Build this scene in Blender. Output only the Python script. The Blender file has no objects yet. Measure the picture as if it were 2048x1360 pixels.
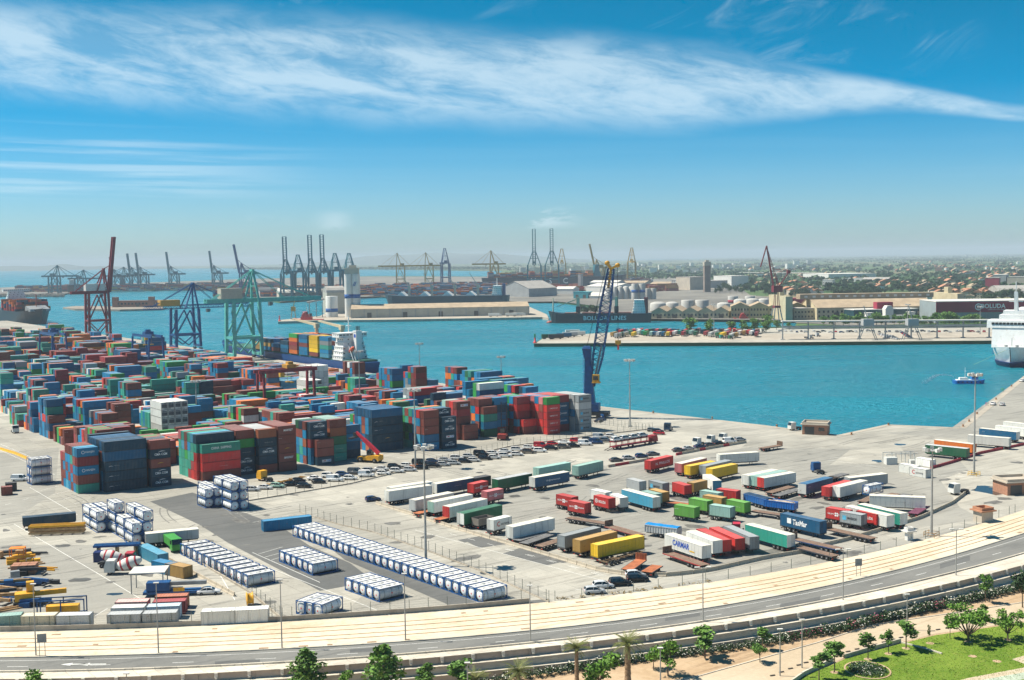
import bpy, bmesh, math, random
import numpy as np
from mathutils import Vector, Matrix
random.seed(7)
RNG = random.Random(11)
sc = bpy.context.scene
COL = sc.collection
R = math.radians
CAM_F, CAM_H, CAM_HZ, CAM_ROLL = 2400.0, 66.0, 515.5, -0.8     # focal length and horizon in pixels of a 2048 wide frame
PITCH = math.atan((680 - CAM_HZ) / CAM_F)
fwd = Vector((0, math.cos(PITCH), -math.sin(PITCH)))
up0 = Vector((0, math.sin(PITCH), math.cos(PITCH)))
rt0 = Vector((1, 0, 0))
cr, sr = math.cos(R(CAM_ROLL)), math.sin(R(CAM_ROLL))
RT = rt0 * cr + up0 * sr
UPV = up0 * cr - rt0 * sr
cd = bpy.data.cameras.new('camera')
cam = bpy.data.objects.new('camera', cd)
COL.objects.link(cam)
cam.matrix_world = Matrix(((RT.x, UPV.x, -fwd.x, 0), (RT.y, UPV.y, -fwd.y, 0), (RT.z, UPV.z, -fwd.z, CAM_H), (0, 0, 0, 1)))
cd.sensor_width = 36.0
cd.lens = 36.0 * CAM_F / 2048.0
cd.clip_start = 1.0
cd.clip_end = 80000.0
sc.camera = cam
def G(x, y, z=0.0):
 d = fwd * CAM_F + RT * (x - 1024) - UPV * (y - 680)
 t = (z - CAM_H) / d.z
 return Vector((d.x * t, d.y * t, z))
def PX(p):
 q = Vector(p) - Vector((0, 0, CAM_H))
 d = q.dot(fwd)
 return (1024 + CAM_F * q.dot(RT) / d, 680 - CAM_F * q.dot(UPV) / d, d)
SUN = Vector((-17.9, 3.2, 27.0)).normalized()
sun_el = math.asin(SUN.z)
w = bpy.data.worlds.new('World')
sc.world = w
w.use_nodes = True
nt = w.node_tree
nt.nodes.clear()
def nd(tree, typ, **kw):
 n = tree.nodes.new(typ)
 for k, v in kw.items():
  if k.startswith('i_'):
   n.inputs[int(k[2:])].default_value = v
  else:
   setattr(n, k, v)
 return n
def mth(tree, op, a=None, b=None, c=None, clamp=False):
 n = tree.nodes.new('ShaderNodeMath'); n.operation = op; n.use_clamp = clamp
 for i, q in enumerate((a, b, c)):
  if q is None: continue
  if isinstance(q, (int, float)): n.inputs[i].default_value = q
  else: tree.links.new(q, n.inputs[i])
 return n.outputs[0]
def maprange(tree, x, a, b, c=0.0, d=1.0, smooth=True):
 n = tree.nodes.new('ShaderNodeMapRange')
 n.interpolation_type = 'SMOOTHSTEP' if smooth else 'LINEAR'
 tree.links.new(x, n.inputs[0])
 for i, q in enumerate((a, b, c, d)):
  if isinstance(q, (int, float)): n.inputs[i + 1].default_value = q
  else: tree.links.new(q, n.inputs[i + 1])
 return n.outputs[0]
def mixc(tree, fac, a, b, blend='MIX'):
 n = tree.nodes.new('ShaderNodeMix'); n.data_type = 'RGBA'; n.blend_type = blend
 for i, q in ((0, fac), (6, a), (7, b)):
  if isinstance(q, (int, float)): n.inputs[i].default_value = q
  elif isinstance(q, (tuple, list)): n.inputs[i].default_value = (*q[:3], 1)
  else: tree.links.new(q, n.inputs[i])
 return n.outputs[2]
def build_sky():
 L = nt.links.new
 sky = nd(nt, 'ShaderNodeTexSky', sky_type='NISHITA', sun_disc=False)
 sky.sun_elevation = sun_el
 sky.sun_rotation = math.atan2(SUN.x, SUN.y)
 sky.altitude = 60; sky.air_density = 1.0; sky.dust_density = 0.4; sky.ozone_density = 3.2
 hs = nd(nt, 'ShaderNodeHueSaturation'); hs.inputs['Saturation'].default_value = 1.12; hs.inputs['Hue'].default_value = 0.497
 gm = nd(nt, 'ShaderNodeGamma'); gm.inputs[1].default_value = 1.22
 L(sky.outputs[0], gm.inputs[0]); tcs = nd(nt, 'ShaderNodeTexCoord'); sps = nd(nt, 'ShaderNodeSeparateXYZ'); L(tcs.outputs['Generated'], sps.inputs[0])
 tint = mixc(nt, maprange(nt, sps.outputs[2], 0.0, .22), (.62, .85, 1.15), (.0, .60, .74))
 L(mixc(nt, 1.0, gm.outputs[0], tint, 'MULTIPLY'), hs.inputs['Color'])
 tc = nd(nt, 'ShaderNodeTexCoord')
 sp = nd(nt, 'ShaderNodeSeparateXYZ'); L(tc.outputs['Generated'], sp.inputs[0])
 x, y, z = sp.outputs
 az = mth(nt, 'ARCTAN2', x, y)
 el = mth(nt, 'ARCSINE', z)
 def noise(sx, sy, scale, det, rough, shear=0.0, off=0.0, dist=0.0):
  e2 = mth(nt, 'ADD', el, mth(nt, 'MULTIPLY', az, shear))
  c = nd(nt, 'ShaderNodeCombineXYZ')
  L(mth(nt, 'MULTIPLY', az, sx), c.inputs[0]); L(mth(nt, 'MULTIPLY', e2, sy), c.inputs[1]); c.inputs[2].default_value = off
  n = nd(nt, 'ShaderNodeTexNoise'); L(c.outputs[0], n.inputs['Vector'])
  n.inputs['Scale'].default_value = scale; n.inputs['Detail'].default_value = det; n.inputs['Roughness'].default_value = rough
  n.inputs['Distortion'].default_value = dist
  return n.outputs[0]
 t = mth(nt, 'ADD', az, 0.4)
 sag = mth(nt, 'MULTIPLY', mth(nt, 'MULTIPLY', t, t), 0.088)
 cen = mth(nt, 'SUBTRACT', 0.161, sag)
 hw = maprange(nt, az, 0.00, 0.42, 0.047, 0.007)
 wob = mth(nt, 'MULTIPLY', mth(nt, 'SUBTRACT', noise(5, 9, 1.0, 3, .5, 0.1, 3.1), .5), 0.034)
 d = mth(nt, 'ABSOLUTE', mth(nt, 'SUBTRACT', mth(nt, 'ADD', el, wob), cen))
 band = maprange(nt, mth(nt, 'DIVIDE', d, hw), 1.08, 0.30)
 n1 = noise(7, 30, 1.0, 8, .62, 0.16, 1.7, 0.6)
 n2 = noise(22, 70, 1.0, 6, .65, 0.16, 5.0, 0.5)
 tex = mth(nt, 'ADD', mth(nt, 'MULTIPLY', n1, .58), mth(nt, 'MULTIPLY', n2, .42))
 cl1 = mth(nt, 'MULTIPLY', band, maprange(nt, tex, 0.35, 0.60, 0.28, 1.0))
 n3 = noise(11, 26, 1.0, 9, .66, -0.35, 9.3, 1.2)
 n4 = noise(3.2, 7, 1.0, 2, .5, 0.0, 2.2)
 wis = mth(nt, 'MULTIPLY', maprange(nt, n3, 0.50, 0.74), maprange(nt, n4, 0.42, 0.60))
 wis = mth(nt, 'MULTIPLY', wis, maprange(nt, el, 0.10, 0.15))
 n5 = noise(3.0, 95, 1.0, 5, .55, 0.015, 4.4, 0.3)
 lowb = mth(nt, 'MULTIPLY', maprange(nt, el, 0.045, 0.06), maprange(nt, el, 0.115, 0.09))
 stk = mth(nt, 'MULTIPLY', mth(nt, 'MULTIPLY', maprange(nt, n5, 0.47, 0.66), lowb), maprange(nt, az, -0.13, -0.30, 0.04, 0.75))
 n6 = noise(20, 62, 1.0, 6, .6, 0.0, 7.7, 0.2)
 cumb = mth(nt, 'MULTIPLY', maprange(nt, el, 0.022, 0.029), maprange(nt, el, 0.044, 0.034))
 n7 = noise(5.5, 1, 1.0, 2, .5, 0.0, 12.1)
 cum = mth(nt, 'MULTIPLY', mth(nt, 'MULTIPLY', maprange(nt, n6, 0.45, 0.55), cumb), mth(nt, 'MULTIPLY', maprange(nt, n7, .42, .52), mth(nt, 'MULTIPLY', maprange(nt, az, -.24, -.17), maprange(nt, az, .07, .0))))
 s = mth(nt, 'MAXIMUM', mth(nt, 'MULTIPLY', cl1, 0.62), mth(nt, 'MULTIPLY', wis, 0.42))
 s = mth(nt, 'MAXIMUM', s, mth(nt, 'MULTIPLY', stk, 0.5))
 s = mth(nt, 'MAXIMUM', s, mth(nt, 'MULTIPLY', cum, 0.95))
 colr = mixc(nt, s, hs.outputs[0], (10.0, 12.0, 13.0))
 bg = nd(nt, 'ShaderNodeBackground'); bg.inputs[1].default_value = 0.052
 L(colr, bg.inputs[0])
 out = nd(nt, 'ShaderNodeOutputWorld'); L(bg.outputs[0], out.inputs[0])
build_sky()
sd = bpy.data.lights.new('sun', 'SUN')
sd.energy = 5.0; sd.angle = R(0.53); sd.color = (1.0, 0.925, 0.79)
so = bpy.data.objects.new('sun', sd); COL.objects.link(so)
so.rotation_euler = SUN.to_track_quat('Z', 'Y').to_euler()
so.location = (-300, 100, 500)
sc.view_settings.view_transform = 'Standard'
sc.view_settings.look = 'None'
sc.view_settings.gamma = 1.0
sc.view_settings.use_curve_mapping = False
sc.view_settings.exposure = 0.66
sc.cycles.max_bounces = 6
sc.cycles.diffuse_bounces = 2
sc.cycles.glossy_bounces = 2
sc.cycles.transmission_bounces = 2
sc.cycles.volume_bounces = 0
sc.cycles.transparent_max_bounces = 6
sc.cycles.use_denoising = True
sc.cycles.use_adaptive_sampling = True
sc.cycles.adaptive_threshold = 0.02
MATS = {}
def new_mat(name):
 m = bpy.data.materials.new(name); m.use_nodes = True
 t = m.node_tree
 return m, t, t.nodes['Principled BSDF'], t.nodes['Material Output']
def texco(t, space='Object'):
 n = t.nodes.new('ShaderNodeTexCoord'); return n.outputs[space]
def wpos(t):
 n = t.nodes.new('ShaderNodeNewGeometry'); return n.outputs['Position']
def tnoise(t, vec, scale, det=4, rough=.55, dist=0.0, sc3=None):
 if sc3:
  mp = t.nodes.new('ShaderNodeMapping'); mp.inputs['Scale'].default_value = sc3
  t.links.new(vec, mp.inputs[0]); vec = mp.outputs[0]
 n = t.nodes.new('ShaderNodeTexNoise'); t.links.new(vec, n.inputs['Vector'])
 n.inputs['Scale'].default_value = scale; n.inputs['Detail'].default_value = det
 n.inputs['Roughness'].default_value = rough; n.inputs['Distortion'].default_value = dist
 return n.outputs[0]
def bump(t, b, h, strength=.3, dist=.05):
 n = t.nodes.new('ShaderNodeBump'); n.inputs['Strength'].default_value = strength; n.inputs['Distance'].default_value = dist
 t.links.new(h, n.inputs['Height']); t.links.new(n.outputs[0], b.inputs['Normal'])
def paint(name, col, rough=.5, metal=0.0, var=.18, scale=.6, dirt=None, spec=.4):
 if name in MATS: return MATS[name]
 m, t, b, o = new_mat(name)
 v = texco(t)
 n = tnoise(t, v, scale, 5, .6)
 f = maprange(t, n, .3, .7)
 dark = tuple(c * (1 - var) for c in col); lite = tuple(min(1, c * (1 + var)) for c in col)
 c = mixc(t, f, dark, lite)
 if dirt:
  n2 = tnoise(t, v, scale * 2.3, 6, .65)
  c = mixc(t, maprange(t, n2, .56, .72), c, dirt)
 t.links.new(c, b.inputs['Base Color'])
 b.inputs['Roughness'].default_value = rough; b.inputs['Metallic'].default_value = metal
 b.inputs['Specular IOR Level'].default_value = spec
 MATS[name] = m
 return m
def objpaint(name, rough=.5, wear=.5, roof_fade=.0, bumpy=False, rust=(.16, .065, .03), deep=1.0):
 if name in MATS: return MATS[name]
 m, t, b, o = new_mat(name)
 oi = t.nodes.new('ShaderNodeObjectInfo')
 v = texco(t)
 ad = t.nodes.new('ShaderNodeVectorMath'); ad.operation = 'ADD'
 rn = t.nodes.new('ShaderNodeCombineXYZ')
 t.links.new(mth(t, 'MULTIPLY', oi.outputs['Random'], 90.0), rn.inputs[0])
 t.links.new(mth(t, 'MULTIPLY', oi.outputs['Random'], 37.0), rn.inputs[2])
 t.links.new(v, ad.inputs[0]); t.links.new(rn.outputs[0], ad.inputs[1])
 vv = ad.outputs[0]
 c = oi.outputs['Color']
 tone = maprange(t, oi.outputs['Random'], 0, 1, .74*deep, 1.20*deep, False)
 vm = t.nodes.new('ShaderNodeVectorMath'); vm.operation = 'SCALE'
 t.links.new(c, vm.inputs[0]); t.links.new(tone, vm.inputs['Scale'])
 c = vm.outputs[0]
 n = tnoise(t, vv, .35, 5, .62)
 c = mixc(t, mth(t, 'MULTIPLY', maprange(t, n, .42, .72), .16 * wear), c, (.26, .25, .22))
 st = tnoise(t, vv, 1.0, 4, .6, 0, (1.6, 1.6, .12))
 c = mixc(t, mth(t, 'MULTIPLY', maprange(t, st, .52, .70), .40 * wear), c, (.09, .075, .06))
 n3 = tnoise(t, vv, 1.3, 6, .7)
 c = mixc(t, mth(t, 'MULTIPLY', maprange(t, n3, .62, .70), .75 * wear), c, rust)
 if roof_fade > 0:
  ge = t.nodes.new('ShaderNodeNewGeometry'); sp = t.nodes.new('ShaderNodeSeparateXYZ')
  t.links.new(ge.outputs['Normal'], sp.inputs[0])
  up = maprange(t, sp.outputs[2], .6, .9)
  fade = mth(t, 'MULTIPLY', up, maprange(t, tnoise(t, vv, .5, 4, .6), .25, .75, roof_fade * .6, roof_fade * 1.15))
  vb = t.nodes.new('ShaderNodeVectorMath'); vb.operation = 'MULTIPLY_ADD'
  t.links.new(c, vb.inputs[0]); vb.inputs[1].default_value = (1.25, 1.25, 1.25); vb.inputs[2].default_value = (.19, .165, .15)
  c = mixc(t, fade, c, vb.outputs[0])
 t.links.new(c, b.inputs['Base Color'])
 b.inputs['Roughness'].default_value = rough
 b.inputs['Specular IOR Level'].default_value = .35
 MATS[name] = m
 return m
class MB:
 def __init__(s):
  s.v = []; s.f = []; s.m = []; s.cur = 0; s.smooth = []
  s.sm = False
 def add(s, vs, fs):
  n = len(s.v); s.v += [tuple(q) for q in vs]
  for f in fs:
   s.f.append(tuple(i + n for i in f)); s.m.append(s.cur); s.smooth.append(s.sm)
  return s
 def box(s, x0, x1, y0, y1, z0, z1):
  return s.add([(x0,y0,z0),(x1,y0,z0),(x1,y1,z0),(x0,y1,z0),(x0,y0,z1),(x1,y0,z1),(x1,y1,z1),(x0,y1,z1)],
     [(0,3,2,1),(4,5,6,7),(0,1,5,4),(1,2,6,5),(2,3,7,6),(3,0,4,7)])
 def cbox(s, c, d, rz=0.0):
  ca, sa = math.cos(rz), math.sin(rz); vs = []
  for z in (-1, 1):
   for x, y in ((-1,-1),(1,-1),(1,1),(-1,1)):
    X = x*d[0]/2; Y = y*d[1]/2
    vs.append((c[0]+X*ca-Y*sa, c[1]+X*sa+Y*ca, c[2]+z*d[2]/2))
  return s.add(vs, [(0,3,2,1),(4,5,6,7),(0,1,5,4),(1,2,6,5),(2,3,7,6),(3,0,4,7)])
 def beam(s, p, q, w, h=None, w2=None):
  p = Vector(p); q = Vector(q); h = h or w
  d = (q - p)
  if d.length < 1e-6: return s
  d.normalize()
  up = Vector((0,0,1)) if abs(d.z) < .95 else Vector((1,0,0))
  a = d.cross(up).normalized(); b = a.cross(d).normalized()
  k = (w2 or w) / w
  vs = []
  for c, kk in ((p, 1), (q, k)):
   for i, j in ((-1,-1),(1,-1),(1,1),(-1,1)):
    vs.append(c + a*(i*w/2*kk) + b*(j*h/2*kk))
  return s.add(vs, [(0,1,2,3),(4,7,6,5),(0,4,5,1),(1,5,6,2),(2,6,7,3),(3,7,4,0)])
 def tube(s, p, q, r, n=8, r2=None, caps=True):
  p = Vector(p); q = Vector(q); r2 = r if r2 is None else r2
  d = (q - p).normalized()
  up = Vector((0,0,1)) if abs(d.z) < .95 else Vector((1,0,0))
  a = d.cross(up).normalized(); b = a.cross(d).normalized()
  vs = []
  for c, rr in ((p, r), (q, r2)):
   for i in range(n):
    t = 2*math.pi*i/n
    vs.append(c + a*(math.cos(t)*rr) + b*(math.sin(t)*rr))
  fs = [(i, i+n, (i+1) % n + n, (i+1) % n) for i in range(n)]
  o = s.sm; s.sm = True; s.add(vs, fs); s.sm = o
  if caps:
   s.add(vs[:n], [tuple(range(n))]); s.add(vs[n:], [tuple(reversed(range(n)))])
  return s
 def lathe(s, prof, n=16, c=(0,0,0), axis='z'):
  vs = []
  for r, z in prof:
   for i in range(n):
    t = 2*math.pi*i/n; a, b = math.cos(t)*r, math.sin(t)*r
    if axis == 'z': vs.append((c[0]+a, c[1]+b, c[2]+z))
    elif axis == 'x': vs.append((c[0]+z, c[1]+a, c[2]+b))
    else: vs.append((c[0]+b, c[1]+z, c[2]+a))
  fs = []
  for k in range(len(prof)-1):
   for i in range(n):
    j = (i+1) % n
    fs.append((k*n+i, k*n+j, (k+1)*n+j, (k+1)*n+i))
  o = s.sm; s.sm = True; s.add(vs, fs); s.sm = o
  m = len(prof)-1
  s.add(vs[:n], [tuple(reversed(range(n)))]); s.add(vs[m*n:], [tuple(range(n))])
  return s
 def prism(s, poly, z0, z1):
  n = len(poly)
  ar = sum(poly[i][0]*poly[(i+1) % n][1] - poly[(i+1) % n][0]*poly[i][1] for i in range(n))
  if ar < 0: poly = list(reversed(poly))
  vs = [(x, y, z0) for x, y, *_ in poly] + [(x, y, z1) for x, y, *_ in poly]
  fs = [tuple(reversed(range(n))), tuple(range(n, 2*n))] + [(i, (i+1) % n, (i+1) % n+n, i+n) for i in range(n)]
  return s.add(vs, fs)
 def extr(s, prof, y0, y1):
  n = len(prof)
  vs = [(x, y0, z) for x, z in prof] + [(x, y1, z) for x, z in prof]
  return s.add(vs, [tuple(range(n)), tuple(reversed(range(n, 2*n)))] + [(i, i+n, (i+1) % n+n, (i+1) % n) for i in range(n)])
 def xf(s, fn):
  s.v = [tuple(fn(Vector(q))) for q in s.v]; return s
 def mesh(s, name, mats=None):
  me = bpy.data.meshes.new(name)
  me.from_pydata(s.v, [], s.f)
  if mats:
   for m in (mats if isinstance(mats, (list, tuple)) else [mats]): me.materials.append(m)
  if any(s.m): me.polygons.foreach_set('material_index', s.m)
  if any(s.smooth): me.polygons.foreach_set('use_smooth', s.smooth)
  me.update()
  return me
 def build(s, name, mats=None, parent=None, loc=None, rz=0.0, color=None):
  return link(name, s.mesh(name, mats), parent, loc, rz, color)
def link(name, me, parent=None, loc=None, rz=0.0, color=None):
 o = bpy.data.objects.new(name, me); COL.objects.link(o)
 if parent is not None: o.parent = parent
 if loc is not None: o.location = loc
 if rz: o.rotation_euler = (0, 0, rz)
 if color is not None: o.color = (*color[:3], 1)
 elif parent is not None: o.color = parent.color
 return o
USED = {}
def tag(o, label, cat, group=None):
 o['label'] = label; o['category'] = cat
 if group: o['group'] = group
 return o
def thing(name, label, cat, loc=(0,0,0), rz=0.0, group=None, color=None):
 o = bpy.data.objects.new(name, None); COL.objects.link(o)
 o.empty_display_size = .5
 o.location = loc; o.rotation_euler = (0, 0, rz)
 if color is not None: o.color = (*color[:3], 1)
 return tag(o, label, cat, group)
def struct(o, kind='structure'):
 o['kind'] = kind; return o
def ang(a, b):
 return math.atan2(b[1]-a[1], b[0]-a[0])
ORD = ['first','second','third','fourth','fifth','sixth','seventh','eighth','ninth','tenth','eleventh','twelfth','thirteenth','fourteenth','fifteenth','sixteenth','seventeenth','eighteenth','nineteenth','twentieth']
def ordn(i):
 if i <= 20: return ORD[i-1]
 return str(i) + ('th' if 10 <= i % 100 <= 20 else {1:'st',2:'nd',3:'rd'}.get(i % 10, 'th'))
FONT = {}
def textmesh(s, size, bold=0.0, shear=0.0, spacing=1.0):
 k = (s, round(size, 3), bold, shear, spacing)
 if k in FONT: return FONT[k]
 cu = bpy.data.curves.new('lettering', 'FONT')
 cu.body = s; cu.size = size; cu.align_x = 'CENTER'; cu.align_y = 'CENTER'
 cu.offset = bold*size; cu.shear = shear; cu.space_character = spacing
 cu.resolution_u = 2
 ob = bpy.data.objects.new('lettering', cu)
 me = bpy.data.meshes.new_from_object(ob)
 bpy.data.objects.remove(ob); bpy.data.curves.remove(cu)
 me.name = 'lettering'
 me.materials.clear()
 FONT[k] = me
 return me
def lettering(s, size, parent, loc, rz, mat, bold=.01, shear=0.0, spacing=1.0, name='lettering', width=None):
 me = textmesh(s, size, bold, shear, spacing)
 o = bpy.data.objects.new(name, me); COL.objects.link(o)
 if not me.materials: me.materials.append(None)
 o.material_slots[0].link = 'OBJECT'; o.material_slots[0].material = mat
 o.rotation_euler = (R(90), 0, rz); o.location = loc
 if width:
  xs = [q.co.x for q in me.vertices]
  k = width / (max(xs)-min(xs)); o.scale = (k, 1, 1)
 o.parent = parent
 return o
def dup(root, loc=None, rz=None, label=None, group=None, color=None, keepcol=False):
 r = root.copy(); COL.objects.link(r)
 if loc is not None: r.location = loc
 if rz is not None: r.rotation_euler = (0, 0, rz)
 if label: r['label'] = label
 if group: r['group'] = group
 if color is not None: r.color = (*color[:3], 1)
 for ch in KIDS(root):
  c = ch.copy(); COL.objects.link(c); c.parent = r
  if color is not None and ch.name not in OWN: c.color = r.color
  for g in KIDS(ch):
   d = g.copy(); COL.objects.link(d); d.parent = c
   if color is not None and g.name not in OWN: d.color = r.color
 return r
_KC = {}
OWN = set()      # prototype parts that keep their own colour when copied
def KIDS(o):
 if o.name not in _KC: _KC[o.name] = list(o.children)
 return _KC[o.name]
# ================================================================== the ground plan
TH = R(35.5)
UD = Vector((math.cos(TH), math.sin(TH), 0)); VD = Vector((-math.sin(TH), math.cos(TH), 0))
O_YARD = G(157, 988)
def W(u, v, z=0.0):
 p = O_YARD + UD*u + VD*v
 return Vector((p.x, p.y, z))
WATER_Z = -2.6
def curve_fn(xs, ys, deg=4):
 k = np.polyfit(np.array(xs)/1000.0, ys, deg)
 s0 = (np.polyval(k, xs[0]/1000.0+.06)-np.polyval(k, xs[0]/1000.0))/60.0
 s1 = (np.polyval(k, xs[-1]/1000.0)-np.polyval(k, xs[-1]/1000.0-.06))/60.0
 def f(x):
  if x < xs[0]: return float(np.polyval(k, xs[0]/1000.0) + s0*(x-xs[0]))
  if x > xs[-1]: return float(np.polyval(k, xs[-1]/1000.0) + s1*(x-xs[-1]))
  return float(np.polyval(k, x/1000.0))
 return f
CX = [0, 500, 1010, 1270, 1528, 1790, 2048]
c_yard = curve_fn(CX, [1265, 1249, 1209, 1188, 1149, 1092, 1021])
c_road0 = curve_fn(CX, [1316, 1302, 1265, 1241, 1195, 1142, 1067])
c_road1 = curve_fn(CX, [1346, 1331, 1293, 1264, 1226, 1174, 1108])
c_walk1 = curve_fn(CX, [1359, 1343, 1302, 1274, 1238, 1190, 1130])
XS = list(range(-500, 2600, 50))
def strip_pts(fn, z=0.0): return [G(x, fn(x), z) for x in XS]
P_yard, P_r0, P_r1, P_wk = strip_pts(c_yard), strip_pts(c_road0), strip_pts(c_road1), strip_pts(c_walk1)
def lerp_line(a, b, t): return [p.lerp(q, t) for p, q in zip(a, b)]
def offs(line, d):
 out = []
 for i, p in enumerate(line):
  a = line[max(0, i-1)]; b = line[min(len(line)-1, i+1)]
  t = (b-a).normalized(); out.append(p + Vector((-t.y, t.x, 0))*d)
 return out
def ribbon(mb, a, b, za, zb):
 n = len(mb.v)
 vs = []
 for p, q in zip(a, b): vs += [(p.x, p.y, za), (q.x, q.y, zb)]
 mb.add(vs, [(2*i, 2*i+2, 2*i+3, 2*i+1) for i in range(len(a)-1)])
 return mb
def solid_strip(mb, a, b, z0, z1):
 ribbon(mb, b, a, z1, z1); ribbon(mb, a, a, z1, z0); ribbon(mb, b, b, z0, z1)
 return mb
def flat(name, poly, z, mat, kind='structure', wall=0.0):
 mb = MB()
 pts = [(p[0], p[1]) for p in poly]
 if wall: mb.prism(pts, z-wall, z)
 else:
  n = len(pts); ar = sum(pts[i][0]*pts[(i+1) % n][1]-pts[(i+1) % n][0]*pts[i][1] for i in range(n))
  if ar < 0: pts.reverse()
  mb.add([(x, y, z) for x, y in pts], [tuple(range(n))])
 o = mb.build(name, mat)
 if kind: struct(o, kind)
 return o
def m_sea():
 m, t, b, o = new_mat('sea_water')
 p = wpos(t)
 big = tnoise(t, p, .0022, 4, .55, .4, (1, 2.4, 1))
 mid = tnoise(t, p, .02, 4, .6, .3, (1, 2.0, 1))
 c = mixc(t, maprange(t, big, .30, .70), (.001, .168, .240), (.004, .230, .315))
 c = mixc(t, mth(t, 'MULTIPLY', maprange(t, mid, .3, .75), .35), c, (.010, .255, .305))
 t.links.new(c, b.inputs['Base Color'])
 rr = maprange(t, tnoise(t, p, .006, 4, .6, .6, (1, 3.5, 1)), .35, .7, .20, .36)
 t.links.new(rr, b.inputs['Roughness'])
 b.inputs['IOR'].default_value = 1.33
 b.inputs['Specular IOR Level'].default_value = .42
 w1 = tnoise(t, p, .16, 4, .6, .5, (1, 1.7, 1)); w2 = tnoise(t, p, .9, 3, .6, .3, (1, 1.6, 1))
 h = mth(t, 'ADD', mth(t, 'MULTIPLY', w1, 1.0), mth(t, 'MULTIPLY', w2, .28))
 bump(t, b, h, 1.0, 3.4)
 return m
def m_ground(name, c1, c2, c3, sc1=.012, slab=None, cracks=True, stain=(.06, .06, .058), stain_amt=.5):
 m, t, b, o = new_mat(name)
 p = wpos(t)
 n1 = tnoise(t, p, sc1, 5, .62, .5); n2 = tnoise(t, p, sc1*9, 6, .68, .3); n3 = tnoise(t, p, 1.6, 4, .7)
 c = mixc(t, maprange(t, n1, .36, .64), c1, c2)
 c = mixc(t, mth(t, 'MULTIPLY', maprange(t, n2, .45, .72), .6), c, c3)
 st = tnoise(t, p, .07, 7, .72, 1.2)
 c = mixc(t, mth(t, 'MULTIPLY', maprange(t, st, .58, .72), stain_amt), c, stain)
 tr = tnoise(t, p, .05, 3, .5, .2, (1, 14, 1))
 mp = t.nodes.new('ShaderNodeMapping'); mp.inputs['Rotation'].default_value = (0, 0, -TH); t.links.new(p, mp.inputs[0])
 t2 = tnoise(t, mp.outputs[0], .05, 4, .6, .25, (1, 13, 1))
 c = mixc(t, mth(t, 'MULTIPLY', maprange(t, t2, .50, .68), .42), c, stain)
 if slab:
  br = t.nodes.new('ShaderNodeTexBrick'); t.links.new(mp.outputs[0], br.inputs['Vector'])
  br.inputs['Scale'].default_value = 1.0; br.offset = 0.0
  br.inputs['Brick Width'].default_value = slab[0]; br.inputs['Row Height'].default_value = slab[1]
  br.inputs['Mortar Size'].default_value = .07; br.inputs['Mortar Smooth'].default_value = .3
  br.inputs['Color1'].default_value = (.80, .80, .80, 1); br.inputs['Color2'].default_value = (1.10, 1.09, 1.07, 1); br.inputs['Mortar'].default_value = (.55, .55, .55, 1)
  c = mixc(t, .75, c, br.outputs[0], 'MULTIPLY')
 c = mixc(t, mth(t, 'MULTIPLY', maprange(t, n3, .4, .75), .18), c, tuple(min(1, q*1.5) for q in c2))
 t.links.new(c, b.inputs['Base Color'])
 b.inputs['Roughness'].default_value = .88; b.inputs['Specular IOR Level'].default_value = .2
 bump(t, b, n3, .2, .02)
 MATS[name] = m
 return m
M_SEA = m_sea()
M_YARD = m_ground('yard_concrete', (.300, .287, .250), (.420, .402, .352), (.355, .340, .297), slab=(7.0, 5.0), stain_amt=.5)
M_ASPH = m_ground('worn_asphalt', (.245, .238, .212), (.315, .304, .270), (.355, .341, .300), stain_amt=.3)
M_DARKASPH = m_ground('fresh_asphalt', (.105, .108, .106), (.135, .137, .133), (.165, .165, .158), stain_amt=.25)
M_ROAD = m_ground('road_asphalt', (.165, .165, .155), (.198, .196, .182), (.225, .220, .202), sc1=.02, stain=(.085, .088, .088), stain_amt=.25)
M_SAND = m_ground('tram_sand', (.57, .47, .34), (.67, .59, .46), (.50, .38, .25), sc1=.03, stain=(.40, .27, .15), stain_amt=.28)
M_PALE = m_ground('pale_concrete', (.37, .352, .305), (.445, .425, .37), (.33, .315, .275), sc1=.03, slab=(6.0, 6.0), stain=(.22, .20, .17), stain_amt=.3)
M_WALK = m_ground('walkway_stone', (.58, .53, .44), (.66, .60, .50), (.54, .48, .40), sc1=.04, slab=(3.0, 3.0), stain=(.35, .30, .24), stain_amt=.2)
M_PATH = m_ground('path_paving', (.45, .36, .25), (.54, .45, .33), (.50, .40, .28), sc1=.03, stain=(.33, .25, .17), stain_amt=.25)
M_DIRT = m_ground('dirt', (.40, .28, .17), (.50, .37, .24), (.34, .23, .13), sc1=.06, stain=(.16, .10, .06), stain_amt=.5)
M_QUAY = m_ground('quay_concrete', (.36, .32, .26), (.45, .40, .33), (.32, .28, .23), sc1=.03, stain=(.14, .12, .10), stain_amt=.4)
M_APRON = m_ground('port_apron_ground', (.13, .125, .115), (.25, .235, .205), (.19, .175, .15), sc1=.006, stain=(.10, .09, .075), stain_amt=.6)
M_ROCK = m_ground('rock', (.24, .20, .16), (.34, .30, .25), (.18, .15, .12), sc1=.05, stain=(.08, .07, .06), stain_amt=.6)
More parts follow.
